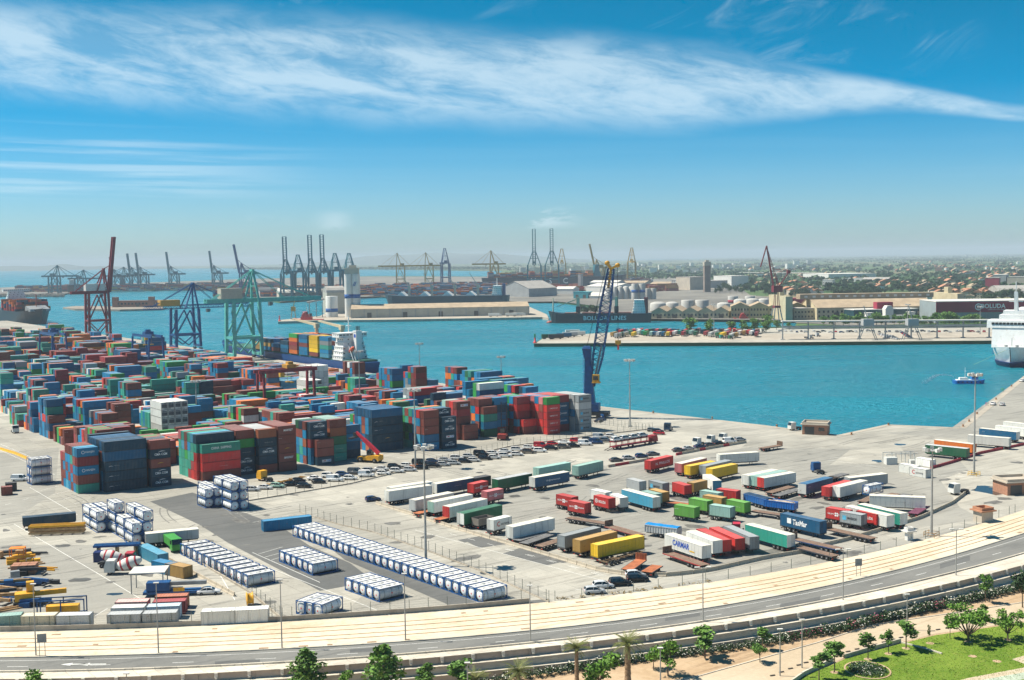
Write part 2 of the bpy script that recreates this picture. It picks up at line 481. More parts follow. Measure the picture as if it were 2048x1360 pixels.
def m_farland():
 m, t, b, o = new_mat('farmland')
 p = wpos(t)
 vo = t.nodes.new('ShaderNodeTexVoronoi'); vo.feature = 'F1'; vo.inputs['Scale'].default_value = .0042
 t.links.new(p, vo.inputs['Vector'])
 sp = t.nodes.new('ShaderNodeSeparateColor'); t.links.new(vo.outputs['Color'], sp.inputs[0])
 c = mixc(t, maprange(t, sp.outputs[0], .35, .65), (.055, .105, .040), (.105, .165, .065))
 c = mixc(t, mth(t, 'MULTIPLY', maprange(t, sp.outputs[1], .72, .78), .8), c, (.23, .19, .12))
 n = tnoise(t, p, .02, 6, .7, .4)
 c = mixc(t, mth(t, 'MULTIPLY', maprange(t, n, .50, .62), .65), c, (.022, .048, .026))
 n2 = tnoise(t, p, .009, 6, .72, .2)
 c = mixc(t, mth(t, 'MULTIPLY', maprange(t, n2, .62, .68), .7), c, (.34, .29, .23))
 t.links.new(c, b.inputs['Base Color']); b.inputs['Roughness'].default_value = .95; b.inputs['Specular IOR Level'].default_value = .1
 return m
M_FARLAND = m_farland()
def m_grass():
 m, t, b, o = new_mat('lawn')
 p = wpos(t)
 n = tnoise(t, p, .10, 5, .65, .4); n2 = tnoise(t, p, 1.2, 5, .7)
 c = mixc(t, maprange(t, n, .35, .65), (.105, .185, .018), (.180, .265, .035))
 c = mixc(t, mth(t, 'MULTIPLY', maprange(t, n2, .45, .7), .5), c, (.23, .26, .05))
 c = mixc(t, mth(t, 'MULTIPLY', maprange(t, tnoise(t, p, .22, 6, .7, .8), .60, .74), .6), c, (.30, .24, .08))
 t.links.new(c, b.inputs['Base Color']); b.inputs['Roughness'].default_value = .9; b.inputs['Specular IOR Level'].default_value = .15
 bump(t, b, tnoise(t, p, 6.0, 3, .7), .5, .08)
 return m
M_GRASS = m_grass()
M_WHITE = paint('road_white', (.72, .72, .68), .7, var=.15, scale=3)
M_LETW = paint('white_lettering', (.78, .79, .78), .6, var=.06)
M_LETD = paint('dark_lettering', (.045, .05, .06), .6, var=.06)
M_LETB = paint('blue_lettering', (.01, .075, .42), .5, var=.06)
M_LETY = paint('yellow_lettering', (.75, .45, .03), .5, var=.06)
M_LETR = paint('red_lettering', (.55, .03, .03), .5, var=.06)
struct(MB().add([(-32000, 425, WATER_Z), (32000, 425, WATER_Z), (32000, 25500, WATER_Z), (-32000, 25500, WATER_Z)], [(0, 1, 2, 3)]).build('sea', M_SEA))
QUAY = [W(241, 1150), W(241, 53), G(1528, 850.5), G(1677, 870), G(1774, 849), G(1919, 855.5)]
qd = (G(2048, 752) - G(1919, 855.5)); QEND = G(1919, 855.5) + qd*4.5
near_edge = offs(P_wk, -.15)
poly = QUAY + [QEND, Vector((2600, QEND.y, 0)), Vector((2600, near_edge[-1].y, 0))] + list(reversed(near_edge)) + [Vector((-2600, near_edge[0].y, 0)), Vector((-2600, 1700, 0))]
flat('yard_ground', poly, 0.0, M_YARD, wall=4.0)
cap = QUAY + [QEND]
qmb = MB()
for a, b in zip(cap[:-1], cap[1:]):
 t = (b-a).normalized(); n = Vector((-t.y, t.x, 0))
 if n.dot(Vector((0, 1, 0))) < 0 and a is not None: pass
 L = (b-a).length; k = max(1, int(L/6.0)); k = min(k, 160)
 for i in range(k):
  s0 = a + t*(L*i/k+.02); s1 = a + t*(L*(i+1)/k-.02)
  i0 = n*.0; w_ = -n*2.4
  pts = [s0+n*.12, s1+n*.12, s1+w_, s0+w_]
  qmb.prism([(q.x, q.y) for q in pts], -.9, .06 + RNG.uniform(-.008, .008))
o = qmb.build('quay_edge', M_QUAY); struct(o)
def pxpoly(pts, z=0.0): return [G(x, y, z) for x, y in pts]
flat('mainland', pxpoly([(2500, 672), (1982, 681), (1528, 684.5), (1068, 687), (1090, 673), (1235, 663.5), (1400, 659), (1590, 652), (1596, 640), (1310, 637), (1165, 634.5), (1148, 624), (1206, 613), (1112, 602.5),
 (1040, 603), (760, 592), (700, 594), (560, 603), (516, 597), (494, 584), (430, 579), (218, 578), (200, 574), (120, 589), (0, 591), (-300, 596), (-320, 585), (0, 575), (240, 567), (500, 557.5), (750, 552), (980, 553),
 (1008, 541.5), (860, 540), (700, 536.6), (480, 535.8), (250, 537.6), (60, 541.0), (40, 536.5), (250, 533.2), (700, 526), (1024, 521.4), (2048, 507), (3200, 491)]), 0.0, M_FARLAND, wall=5.0)
PIER_TOP = flat('pier', pxpoly([(2500, 672.6), (1982, 681.2), (1528, 684.7), (1070, 687.0), (1092, 673.6), (1235, 664), (1400, 660), (1560, 656), (1700, 657), (1900, 654), (2500, 648)]), .06, M_PALE)
flat('pier_apron', pxpoly([(2500, 668), (2048, 676), (1528, 680), (1100, 682.5), (1100, 676), (1240, 668), (1528, 668), (2048, 664), (2500, 660)]), .064+.02, M_QUAY)
flat('shed_wharf', pxpoly([(556, 643), (650, 640.5), (760, 639.5), (1085, 634), (1097, 636), (1094, 629), (1060, 614), (690, 617), (655, 624), (640, 632), (560, 640)]), .02, M_QUAY, wall=4.5)
flat('port_apron', pxpoly([(1590, 645), (1590, 640.8), (1310, 637.6), (1167, 635), (1150, 624.5), (1208, 613.4), (1114, 602.9), (1040, 603.4), (760, 592.4), (700, 594.2), (561, 603.2), (517, 597.2), (495, 584.2), (430, 579.3), (219, 578.3), (200, 574.4), (120, 589.3), (0, 591.2), (-300, 596),
 (-320, 585), (0, 575), (240, 567), (500, 558), (750, 553), (980, 553.6), (1100, 552), (1340, 552), (1460, 560), (1500, 590), (1590, 600), (1640, 612), (2060, 610), (2060, 640), (1700, 652)]), .05, M_APRON)
def ridge(name, label_pts, dist, col, seed):
 rg = random.Random(seed); mb = MB()
 rows = []
 for (x, top) in label_pts:
  d = (G(x, 600) - Vector((0, 0, 0))); d.z = 0; d.normalize()
  base = d*dist
  hz = CAM_HZ + (1024-x)*math.tan(R(-CAM_ROLL))
  h = CAM_H + (hz-top)/CAM_F*dist
  rows.append((base-d*900, base, base+d*1500, max(4, h)))
 vs = []
 for a, b, c, h in rows: vs += [(a.x, a.y, -3), (b.x, b.y, h), (c.x, c.y, -3)]
 fs = []
 for i in range(len(rows)-1):
  k = 3*i; fs += [(k, k+3, k+4, k+1), (k+1, k+4, k+5, k+2)]
 mb.add(vs, fs)
 return struct(mb.build(name, col))
M_HILL = paint('hill_scrub', (.10, .13, .11), .95, var=.4, scale=.0006)
def hillpts(x0, x1, peaks, base, n=60, seed=1):
 rg = random.Random(seed); out = []
 for i in range(n+1):
  x = x0+(x1-x0)*i/n
  hz = CAM_HZ + (1024-x)*math.tan(R(-CAM_ROLL))
  e = sum(a*math.exp(-((x-c)/s)**2) for c, s, a in peaks)
  out.append((x, hz + base - e - rg.uniform(0, .5)))
 return out
ridge('hills', hillpts(560, 1180, [(880, 90, 17), (760, 60, 9), (1000, 60, 11), (700, 70, 5), (1090, 50, 6)], 6, 80, 3), 15500, M_HILL, 1)
ridge('hills', hillpts(-200, 330, [(130, 34, 7), (40, 60, 5), (-100, 80, 9), (210, 40, 3)], 8, 60, 4), 15000, M_HILL, 2)
0 and ridge('hills', hillpts(1300, 2400, [(2060, 160, 5), (1760, 120, 2), (2300, 150, 8)], 4, 90, 6), 15800, M_HILL, 3)
flat('lagoon', pxpoly([(1010, 524.2), (1400, 518.6), (1400, 517.0), (1010, 522.2)]), .6, M_SEA)
def patch(name, pts, mat, z=.004): return flat(name, pxpoly(pts), z, mat)
patch('asphalt_patch', [(300, 1003), (385, 985), (470, 1018), (560, 1052), (620, 1092), (700, 1126), (748, 1162), (640, 1182), (560, 1140), (455, 1085), (400, 1050)], M_DARKASPH, .008)
patch('asphalt_patch', [(655, 1092), (705, 1108), (965, 1209), (1095, 1198), (1090, 1222), (930, 1224), (690, 1120)], M_DARKASPH, .012)
patch('asphalt_patch', [(0, 905), (118, 895), (110, 985), (40, 1030), (0, 1040)], M_ASPH, .004)
patch('asphalt_patch', [(500, 985), (760, 950), (1010, 900), (1350, 862), (1500, 880), (1480, 898), (1220, 930), (980, 955), (740, 1005), (620, 1000)], M_PALE, .004)
patch('asphalt_patch', [(725, 1005), (990, 955), (1240, 935), (1500, 895), (1900, 900), (2000, 1010), (1960, 1040), (1780, 1062), (1580, 1110), (1370, 1145), (1240, 1140), (1100, 1092), (900, 1045)], M_ASPH, .006)
patch('asphalt_patch', [(915, 1080), (960, 1072), (1015, 1088), (960, 1096)], M_DARKASPH, .010)
patch('asphalt_patch', [(1005, 1107), (1040, 1096), (1145, 1122), (1100, 1132)], M_DARKASPH, .010)
patch('asphalt_patch', [(865, 1098), (935, 1084), (960, 1097), (900, 1113)], M_PALE, .012)
patch('asphalt_patch', [(1010, 1150), (1120, 1125), (1200, 1145), (1090, 1172)], M_PALE, .012)
patch('asphalt_patch', [(1760, 866), (1900, 858), (2048, 752), (2300, 560), (2300, 900), (2048, 870), (1960, 880)], M_ASPH, .005)
patch('asphalt_patch', [(1700, 900), (1800, 895), (1830, 925), (1660, 930)], M_PALE, .009)
patch('asphalt_patch', [(1880, 960), (2048, 900), (2048, 1015), (1960, 1035), (1920, 1015)], M_PALE, .008)
patch('asphalt_patch', [(0, 1090), (190, 1090), (300, 1180), (190, 1230), (0, 1240)], M_ASPH, .007)
patch('asphalt_patch', [(590, 1148), (660, 1160), (740, 1176), (700, 1215), (560, 1228), (520, 1200)], M_PALE, .006)
patch('asphalt_patch', [(1200, 1195), (1330, 1170), (1600, 1125), (1900, 1055), (1960, 1045), (1930, 1075), (1700, 1130), (1460, 1180), (1250, 1205)], M_ASPH, .010)
def puddle(x, y, rx, ry, seed, mat):
 rg = random.Random(seed); c = G(x, y); pts = []
 sx = (G(x+10, y)-c).length/10; sy = (G(x, y+4)-c).length/4
 for i in range(14):
  t = 2*math.pi*i/14; k = rg.uniform(.7, 1.15)
  pts.append((c.x+math.cos(t)*rx*sx*k, c.y+math.sin(t)*ry*sy*k))
 return flat('puddle', pts, .016, mat)
m, t, b, o = new_mat('standing_water'); b.inputs['Base Color'].default_value = (.03, .035, .035, 1); b.inputs['Roughness'].default_value = .04
MATS['puddle'] = m
for i, (x, y, rx, ry) in enumerate([(972, 1146, 14, 3), (1755, 922, 11, 2.5), (1800, 889, 12, 2), (1980, 980, 38, 9), (232, 1188, 18, 3)]): puddle(x, y, rx, ry, i, m)
m = paint('damp_stain', (.09, .088, .08), .6, var=.3, scale=.4)
for i, (x, y, rx, ry) in enumerate([(700, 1008, 9, 1.5), (1030, 992, 14, 3), (960, 945, 9, 1.4), (600, 1140, 12, 3), (125, 1092, 16, 3), (160, 1160, 22, 4), (1360, 1060, 20, 3), (950, 1003, 12, 2.4), (1450, 1055, 16, 2), (880, 1000, 8, 1.5), (1080, 985, 10, 1.6), (1090, 1035, 14, 2.4)]): puddle(x, y, rx, ry, 30+i, m)
lm = MB()
def gline(mb, a, b, wd=.14, z=.02, dash=None):
 a, b = G(*a), G(*b); d = b-a; L = d.length; d.normalize(); n = Vector((-d.y, d.x, 0))
 segs = [(0, L)] if not dash else [(s, min(L, s+dash[0])) for s in np.arange(0, L, dash[1])]
 for s0, s1 in segs:
  p, q = a+d*s0, a+d*s1
  mb.add([(p.x+n.x*wd/2, p.y+n.y*wd/2, z), (p.x-n.x*wd/2, p.y-n.y*wd/2, z), (q.x-n.x*wd/2, q.y-n.y*wd/2, z), (q.x+n.x*wd/2, q.y+n.y*wd/2, z)], [(0, 1, 2, 3)])
for a, b in [((28, 1048), (285, 1200)), ((190, 1232), (215, 1217)), ((460, 1105), (880, 1270)), ((505, 1105), (640, 1165)), ((517, 1108), (565, 1094)), ((530, 1114), (580, 1101)), ((543, 1120), (590, 1106)), ((470, 1028), (600, 1010)), ((505, 1045), (580, 1030)), ((60, 975), (155, 1030)), ((745, 905), (800, 916)), ((915, 890), (990, 905)),
   ((830, 1060), (1090, 1130)), ((1090, 1130), (1200, 1160)), ((1655, 920), (1770, 935)), ((1660, 916), (1720, 912)), ((1700, 1065), (1820, 1040)), ((1870, 950), (1960, 955)), ((440, 1150), (470, 1200)), ((1150, 1180), (1210, 1170)), ((0, 888), (100, 930)), ((0, 900), (110, 950))]: gline(lm, a, b)
for a, b in [((865, 1058), (1210, 1150)), ((1010, 1098), (1230, 1158)), ((1190, 1150), (1420, 1160)), ((10, 1010), (80, 990))]: gline(lm, a, b, dash=(2.5, 7))
for i in range(7): gline(lm, (60+i*22, 972+i*9), (95+i*22, 963+i*9), .12)
struct(lm.build('yard_markings', M_WHITE))
rgo = random.Random(44); om = MB(); tm = MB()
for i in range(150):
 x, y = rgo.choice([(rgo.uniform(740, 1850), rgo.uniform(960, 1130)), (rgo.uniform(0, 560), rgo.uniform(1000, 1240)), (rgo.uniform(500, 1500), rgo.uniform(890, 1000)), (rgo.uniform(1500, 2040), rgo.uniform(880, 1040))]); c = G(x, y)
 if c_yard(x) < y+6: continue
 r_ = rgo.uniform(.3, 1.5)*rgo.choice([1, 1, 1.6]); sx = rgo.uniform(.8, 2.2); a_ = TH+rgo.choice([0, 1.57])
 pts = []
 for k in range(11):
  t_ = 2*math.pi*k/11; q = rgo.uniform(.6, 1.15)*r_; X, Y = math.cos(t_)*q*sx, math.sin(t_)*q; pts.append((c.x+X*math.cos(a_)-Y*math.sin(a_), c.y+X*math.sin(a_)+Y*math.cos(a_), .017+i*.00004))
 om.add(pts, [tuple(range(11))])
for i in range(34):
 x, y = rgo.choice([(rgo.uniform(760, 1250), rgo.uniform(905, 990)), (rgo.uniform(1000, 1900), rgo.uniform(940, 1060)), (rgo.uniform(60, 560), rgo.uniform(1000, 1200)), (rgo.uniform(1400, 1900), rgo.uniform(880, 930))]); c = G(x, y)
 if c_yard(x) < y+14: continue
 a_ = rgo.choice([TH, TH+1.57, 0, .9])+rgo.uniform(-.3, .3); k_ = rgo.uniform(-.03, .03); n_ = 14
 for o_ in (-.95, .95):
  vs = []; p_ = Vector((c.x, c.y, 0)); h_ = a_
  for s in range(n_):
   nn = Vector((-math.sin(h_), math.cos(h_), 0)); e = p_+nn*o_; w_ = .16
   vs += [(e.x-nn.x*w_, e.y-nn.y*w_, .0245+i*.00005), (e.x+nn.x*w_, e.y+nn.y*w_, .0245+i*.00005)]; p_ = p_+Vector((math.cos(h_), math.sin(h_), 0))*1.5; h_ += k_
  tm.add(vs, [(2*s, 2*s+2, 2*s+3, 2*s+1) for s in range(n_-1)])
struct(om.build('oil_stains', paint('oil_stain', (.135, .13, .118), .7, var=.3, scale=.5)))
struct(tm.build('tyre_marks', paint('tyre_mark', (.17, .165, .15), .85, var=.3, scale=.5)))
mb = MB(); ribbon(mb, P_yard, P_r0, .03, .03); mb.f = [tuple(reversed(f)) for f in mb.f]; struct(mb.build('tram_bed', M_SAND))
M_RAIL = paint('rusty_rail', (.40, .25, .12), .7, var=.3, scale=1.0)
mb = MB()
for k in (.28, .44, .62, .76):
 a = lerp_line(P_yard, P_r0, k); solid_strip(mb, offs(a, -.09), offs(a, .09), .03, .09)
struct(mb.build('tram_rails', M_RAIL))
mb = MB(); ribbon(mb, P_r0, P_r1, .012, .012); mb.f = [tuple(reversed(f)) for f in mb.f]; struct(mb.build('road', M_ROAD))
mb = MB()
for x, a_, b_, w_ in ((120, .06, .18, 60), (430, .62, .9, 90), (700, .3, .55, 50), (980, .66, .92, 120), (1330, .25, .5, 70), (1560, .6, .9, 80), (1880, .3, .56, 60)):
 xs_ = [x+w_*k/4 for k in range(5)]; u_ = [G(q, c_road0(q)).lerp(G(q, c_road1(q)), a_) for q in xs_]; d_ = [G(q, c_road0(q)).lerp(G(q, c_road1(q)), b_) for q in xs_]; ribbon(mb, d_, u_, .016, .016)
struct(mb.build('road_patches', M_DARKASPH))
mb = MB()
for i in range(26):
 x = 30+i*80+RNG.uniform(-20, 20); c = G(x, c_yard(x)+(c_road0(x)-c_yard(x))*RNG.choice([.1, .12, .9, .93, .55])); mb.cbox((c.x, c.y, .036), (RNG.choice([.9, 1.6]), .7, .02), ang(G(x, c_road0(x)), G(x+30, c_road0(x+30))))
struct(mb.build('drain_covers', paint('drain_iron', (.30, .20, .12), .8)))
mb = MB(); solid_strip(mb, offs(P_r0, -.12), offs(P_r0, .18), .0, .16); struct(mb.build('kerb', M_PALE))
mb = MB()
def along(line, s0, s1, step=1.5):
 acc = 0; out = []
 want = list(np.arange(s0, s1+1e-6, step))
 if want[-1] < s1-1e-3: want.append(s1)
 j = 0
 for a, b in zip(line[:-1], line[1:]):
  L = (b-a).length
  while j < len(want) and want[j] <= acc+L:
   out.append(a.lerp(b, (want[j]-acc)/L)); j += 1
  acc += L
 return out
def linelen(line): return sum((b-a).length for a, b in zip(line[:-1], line[1:]))
mid = lerp_line(P_r0, P_r1, .60)
TOT = linelen(mid)
s = 2.0
while s < TOT-5:
 pts = along(mid, s, s+3.4, 1.7)
 if len(pts) > 1: ribbon(mb, offs(pts, .07), offs(pts, -.07), .02, .02)
 s += 13.5
for k, wd in ((.20, .06), (.955, .06)):
 e = lerp_line(P_r0, P_r1, k); ribbon(mb, offs(e, wd), offs(e, -wd), .02, .02)
for (x, y) in ((170, 1328), (205, 1328)):
 c = G(x, y); a0 = .06
 mb.add([(c.x-2.2, c.y-.25, .021), (c.x+.6, c.y-.25, .021), (c.x+.6, c.y+.1, .021), (c.x-2.2, c.y+.1, .021)], [(0, 1, 2, 3)])
 mb.add([(c.x-2.2, c.y-.7, .021), (c.x-2.2, c.y+.6, .021), (c.x-4.0, c.y-.1, .021)], [(0, 1, 2)])
mb.f = [tuple(reversed(f)) if len(f) == 4 and i < 10**6 else f for i, f in enumerate(mb.f)]
struct(mb.build('road_markings', M_WHITE))
mb = MB(); solid_strip(mb, P_wk, offs(P_r1, .05), -.05, .14); struct(mb.build('promenade', M_WALK))
mb = MB(); solid_strip(mb, offs(P_r1, -.22), offs(P_r1, .08), .0, .42); struct(mb.build('kerb', M_WALK))
PARK_Z = -3.6
M_WALLA = paint('terrace_stone', (.47, .39, .32), .85, var=.10, scale=.5, dirt=(.36, .30, .25))
M_WALLB = paint('terrace_panel', (.50, .46, .38), .85, var=.08, scale=.5, dirt=(.40, .36, .30))
def wall_thing(name, label, d0, d1, z0, z1, mat, plen):
 root = thing(name, label, 'wall', (0, 0, 0))
 line = P_wk; L = linelen(line); s = 0; face = offs(line, d0); back = offs(line, d1)
 base = along(line, 0, L, plen)
 f2, b2 = offs(base, d0), offs(base, d1)
 n = 0
 for i in range(len(base)-1):
  p, q, r_, t_ = f2[i], f2[i+1], b2[i+1], b2[i]
  pxx = PX(p)[0]
  if pxx < -250 or pxx > 2350: continue
  g = (q-p).normalized()*.02
  mb = MB(); mb.prism([(p.x+g.x, p.y+g.y), (q.x-g.x, q.y-g.y), (r_.x-g.x, r_.y-g.y), (t_.x+g.x, t_.y+g.y)], z0, z1)
  mb.build('panel', mat, root)
 return root
wt = wall_thing('parapet_wall', 'brownish stone parapet along the promenade edge, above the pale terrace walls', -.35, -.02, -1.15, .20, M_WALLA, 9.0)
mb = MB(); solid_strip(mb, offs(P_wk, -.55), offs(P_wk, .35), .205, .30); mb.build('coping', M_WALK, wt)
spp = along(P_wk, 2, linelen(P_wk)-2, 5.2); sp2 = offs(spp, -.52)
M_SPOUT = paint('white_stone', (.68, .64, .56), .8, var=.06)
for i, p in enumerate(sp2[:-1]):
 if not -60 < PX(p)[0] < 2110: continue
 mb = MB(); mb.cbox((0, 0, 0), (.55, .45, .7)); mb.cbox((0, -.12, -.45), (.4, .5, .25))
 mb.build('spout', M_SPOUT, wt, (p.x, p.y, -.10), ang(sp2[i], sp2[i+1]))
w2 = wall_thing('terrace_wall', 'upper pale concrete panel wall below the parapet', -1.35, -.9, -2.4, -1.10, M_WALLB, 5.2)
mb = MB(); solid_strip(mb, offs(P_wk, -1.5), offs(P_wk, -.1), -1.10, -1.0); mb.build('coping', M_WALK, w2)
w3 = wall_thing('terrace_wall', 'lower pale concrete panel wall standing directly behind the flowering hedge', -2.1, -1.5, PARK_Z-.3, -2.40, M_WALLB, 5.2)
mb = MB(); solid_strip(mb, offs(P_wk, -2.25), offs(P_wk, -1.3), -2.40, -2.30); mb.build('coping', M_WALK, w3)
mb = MB()
inner = offs(P_wk, -.3)
solid_strip(mb, offs(P_wk, -1.4), offs(P_wk, .0), -3.9, -1.12); struct(mb.build('terrace_fill', M_WALLB))
zb = PARK_Z
pk_edge = offs(P_wk, -1.0)
poly = [(-2600, pk_edge[0].y-60)] + [(p.x, p.y) for p in pk_edge] + [(2600, pk_edge[-1].y), (2600, -300), (-2600, -300)]
flat('park_ground', poly, zb, M_DIRT)
def PK(x, y): return G(x, y, zb)
path_up = [(1000, 1415), (1300, 1372), (1400, 1352), (1528, 1316), (1637, 1285), (1746, 1250), (1883, 1230), (2048, 1205), (2300, 1165)]
path_lo = [(2300, 1228), (2048, 1243), (1960, 1255), (1870, 1268), (1801, 1285), (1688, 1316), (1667, 1327), (1608, 1350), (1540, 1378), (1380, 1430), (1000, 1500)]
flat('park_path', [PK(*p) for p in path_up+path_lo], zb+.02, M_PATH)
mb = MB(); a = [PK(*p) for p in path_up]; solid_strip(mb, offs(a, -.1), offs(a, .12), zb, zb+.14); struct(mb.build('kerb', M_WALK))
lawn = [(1540, 1400), (1608, 1353), (1667, 1329), (1690, 1318), (1801, 1288), (1870, 1271), (1960, 1258), (2048, 1246), (2300, 1230), (2300, 1480), (1540, 1520)]
flat('lawn', [PK(*p) for p in lawn], zb+.05, M_GRASS)
mb = MB(); a = [PK(*p) for p in [(1560, 1385), (1608, 1351), (1666, 1324)]]; solid_strip(mb, offs(a, -.15), offs(a, .15), zb, zb+.75)
a = [PK(*p) for p in [(1688, 1317), (1745, 1300), (1801, 1285)]]; solid_strip(mb, offs(a, -.15), offs(a, .15), zb, zb+.75)
a = [PK(*p) for p in [(1801, 1286), (1845, 1297), (1884, 1309)]]; solid_strip(mb, offs(a, -.12), offs(a, .12), zb, zb+.3)
struct(mb.build('lawn_kerb', M_WALK))
mb = MB()
for (x, y) in ((1545, 1352), (1563, 1345), (1581, 1338), (1598, 1331), (1612, 1326), (1696, 1304), (1714, 1299), (1732, 1294), (1750, 1290), (1768, 1285), (1786, 1280), (1802, 1276), (1876, 1260), (1895, 1257), (1973, 1244), (1992, 1241), (2011, 1238)):
 c = PK(x, y); mb.cbox((c.x, c.y, zb+.1), (.9, .22, .2), .35)
struct(mb.build('wheel_stops', paint('dark_kerb', (.10, .09, .08), .8)))
bike = [(1900, 1362), (2048, 1338), (2048, 1348), (1960, 1362)]
flat('cycle_lane', [PK(*p) for p in [(1900, 1372), (2100, 1336), (2100, 1350), (1960, 1374)]], zb+.07, paint('green_lane', (.40, .46, .36), .8))
flat('park_path', [PK(*p) for p in [(1840, 1380), (1940, 1356), (2100, 1326), (2100, 1336), (1900, 1376)]], zb+.065, M_PATH)
flat('park_path', [PK(*p) for p in [(2024, 1319), (2048, 1312), (2100, 1305), (2100, 1330), (2048, 1328)]], zb+.065, M_PATH)
flat('park_road', [PK(*p) for p in [(1940, 1385), (2100, 1352), (2100, 1400)]], zb+.075, M_ROAD)
# ================================================================== shipping containers
C20, C40, C45 = 6.06, 12.19, 13.7
CW = 2.44
M_CONT = objpaint('container_paint', .55, .75, .36)
M_CONTF = objpaint('container_frame_shaded_paint', .6, .9, .1, deep=.62)  # container colour darkened on frames, painted shade that outlines each box
CC = dict(brown=(.215, .056, .042), maroon=(.30, .036, .042), red=(.54, .035, .032), blue=(.004, .190, .375), navy=(.004, .043, .080), dkblue=(.004, .095, .205), green=(.03, .29, .06), dkgreen=(.02, .13, .06), teal=(.035, .31, .235),
  orange=(.74, .18, .025), white=(.72, .72, .67), grey=(.28, .31, .32), yellow=(.82, .52, .02), ltblue=(.06, .30, .44), tan=(.42, .25, .07), rust=(.33, .10, .045), mint=(.28, .46, .40), black=(.03, .035, .04), lime=(.13, .38, .06), pink=(.55, .16, .17), silver=(.45, .47, .47))
CNAME = dict(brown='brown', maroon='maroon', red='red', blue='blue', navy='navy', dkblue='dark blue', green='green', dkgreen='dark green', teal='teal green', orange='orange', white='white', grey='grey', yellow='yellow', ltblue='light blue', tan='tan', rust='rust red', mint='pale mint', black='black', lime='bright green', pink='pinkish red', silver='silver grey')
_cm = {}
def cont_meshes(L, H):
 k = (L, H)
 if k in _cm: return _cm[k]
 d = .045
 def corr(n, x0, x1):
  xs = []
  for i in range(n):
   a = x0+(x1-x0)*i/n; p = (x1-x0)/n
   xs += [(a, 0), (a+.30*p, 0), (a+.45*p, d), (a+.80*p, d)]
  return xs + [(x1, 0)]
 b = MB()
 z0, z1 = .16, H-.11
 pr = corr(int(L/.42), -L/2+.14, L/2-.14)
 for sgn in (-1, 1):
  vs = []
  for x, e in pr: vs += [(x, sgn*(CW/2-.012-e), z0), (x, sgn*(CW/2-.012-e), z1)]
  fs = [(2*i, 2*i+2, 2*i+3, 2*i+1) if sgn < 0 else (2*i, 2*i+1, 2*i+3, 2*i+2) for i in range(len(pr)-1)]
  b.add(vs, fs)
 pe = corr(6, -CW/2+.14, CW/2-.14)
 vs = []
 for y, e in pe: vs += [(L/2-.012-e, y, z0), (L/2-.012-e, y, z1)]
 b.add(vs, [(2*i, 2*i+2, 2*i+3, 2*i+1) for i in range(len(pe)-1)])
 rp = corr(int(L/.6), -L/2+.1, L/2-.1); vs = []
 for x, e in rp: vs += [(x, -CW/2+.07, H-.03-e*.5), (x, CW/2-.07, H-.03-e*.5)]
 b.add(vs, [(2*i, 2*i+2, 2*i+3, 2*i+1) for i in range(len(rp)-1)])
 b.box(-L/2+.1, L/2-.1, -CW/2+.07, CW/2-.07, .08, .15)
 body = b.mesh('body', M_CONT)
 f = MB()
 for sx in (-1, 1):
  for sy in (-1, 1):
   x = sx*(L/2-.075); y = sy*(CW/2-.075)
   f.cbox((x, y, H/2), (.15, .15, H-.24))
   for z in (.06, H-.06): f.cbox((sx*(L/2-.09), sy*(CW/2-.08), z), (.18, .16, .12))
  f.cbox((sx*(L/2-.06), 0, .08), (.11, CW-.34, .15)); f.cbox((sx*(L/2-.06), 0, H-.07), (.11, CW-.34, .12))
 for sy in (-1, 1):
  f.cbox((0, sy*(CW/2-.05), .085), (L-.38, .09, .15)); f.cbox((0, sy*(CW/2-.045), H-.06), (L-.38, .08, .10))
 frame = f.mesh('frame', M_CONTF)
 doors = []
 for s_ in (-1, 1):
  q = MB(); y0, y1 = (.015, CW/2-.16) if s_ > 0 else (-CW/2+.16, -.015)
  q.box(-L/2+.02, -L/2+.07, y0, y1, .17, H-.14)
  for k2 in (.28, .72):
   y = y0+(y1-y0)*k2; q.box(-L/2-.03, -L/2+.01, y-.022, y+.022, .12, H-.12)
   q.box(-L/2-.05, -L/2-.025, y-.18, y+.03, H*.42, H*.42+.05)
  for z in (.35, H*.36, H*.66, H-.3): q.box(-L/2-.004, -L/2+.018, y0+.02, y1-.02, z-.05, z+.05)
  doors.append(q.mesh('door', M_CONT))
 _cm[k] = (body, frame, doors)
 return _cm[k]
def logo_swoosh(parent, loc, rz, size, mat):
 mb = MB(); vs = []
 for i in range(9):
  t = i/8; x = (t-.5)*size; z = size*.13*math.sin(t*math.pi*.9)
  w_ = .035*size*math.sin(math.pi*min(1, t+.05))+.004
  vs += [(x, 0, z-w_), (x, 0, z+w_)]
 mb.add(vs, [(2*i, 2*i+2, 2*i+3, 2*i+1) for i in range(8)])
 return mb.build('emblem', mat, parent, loc, rz)
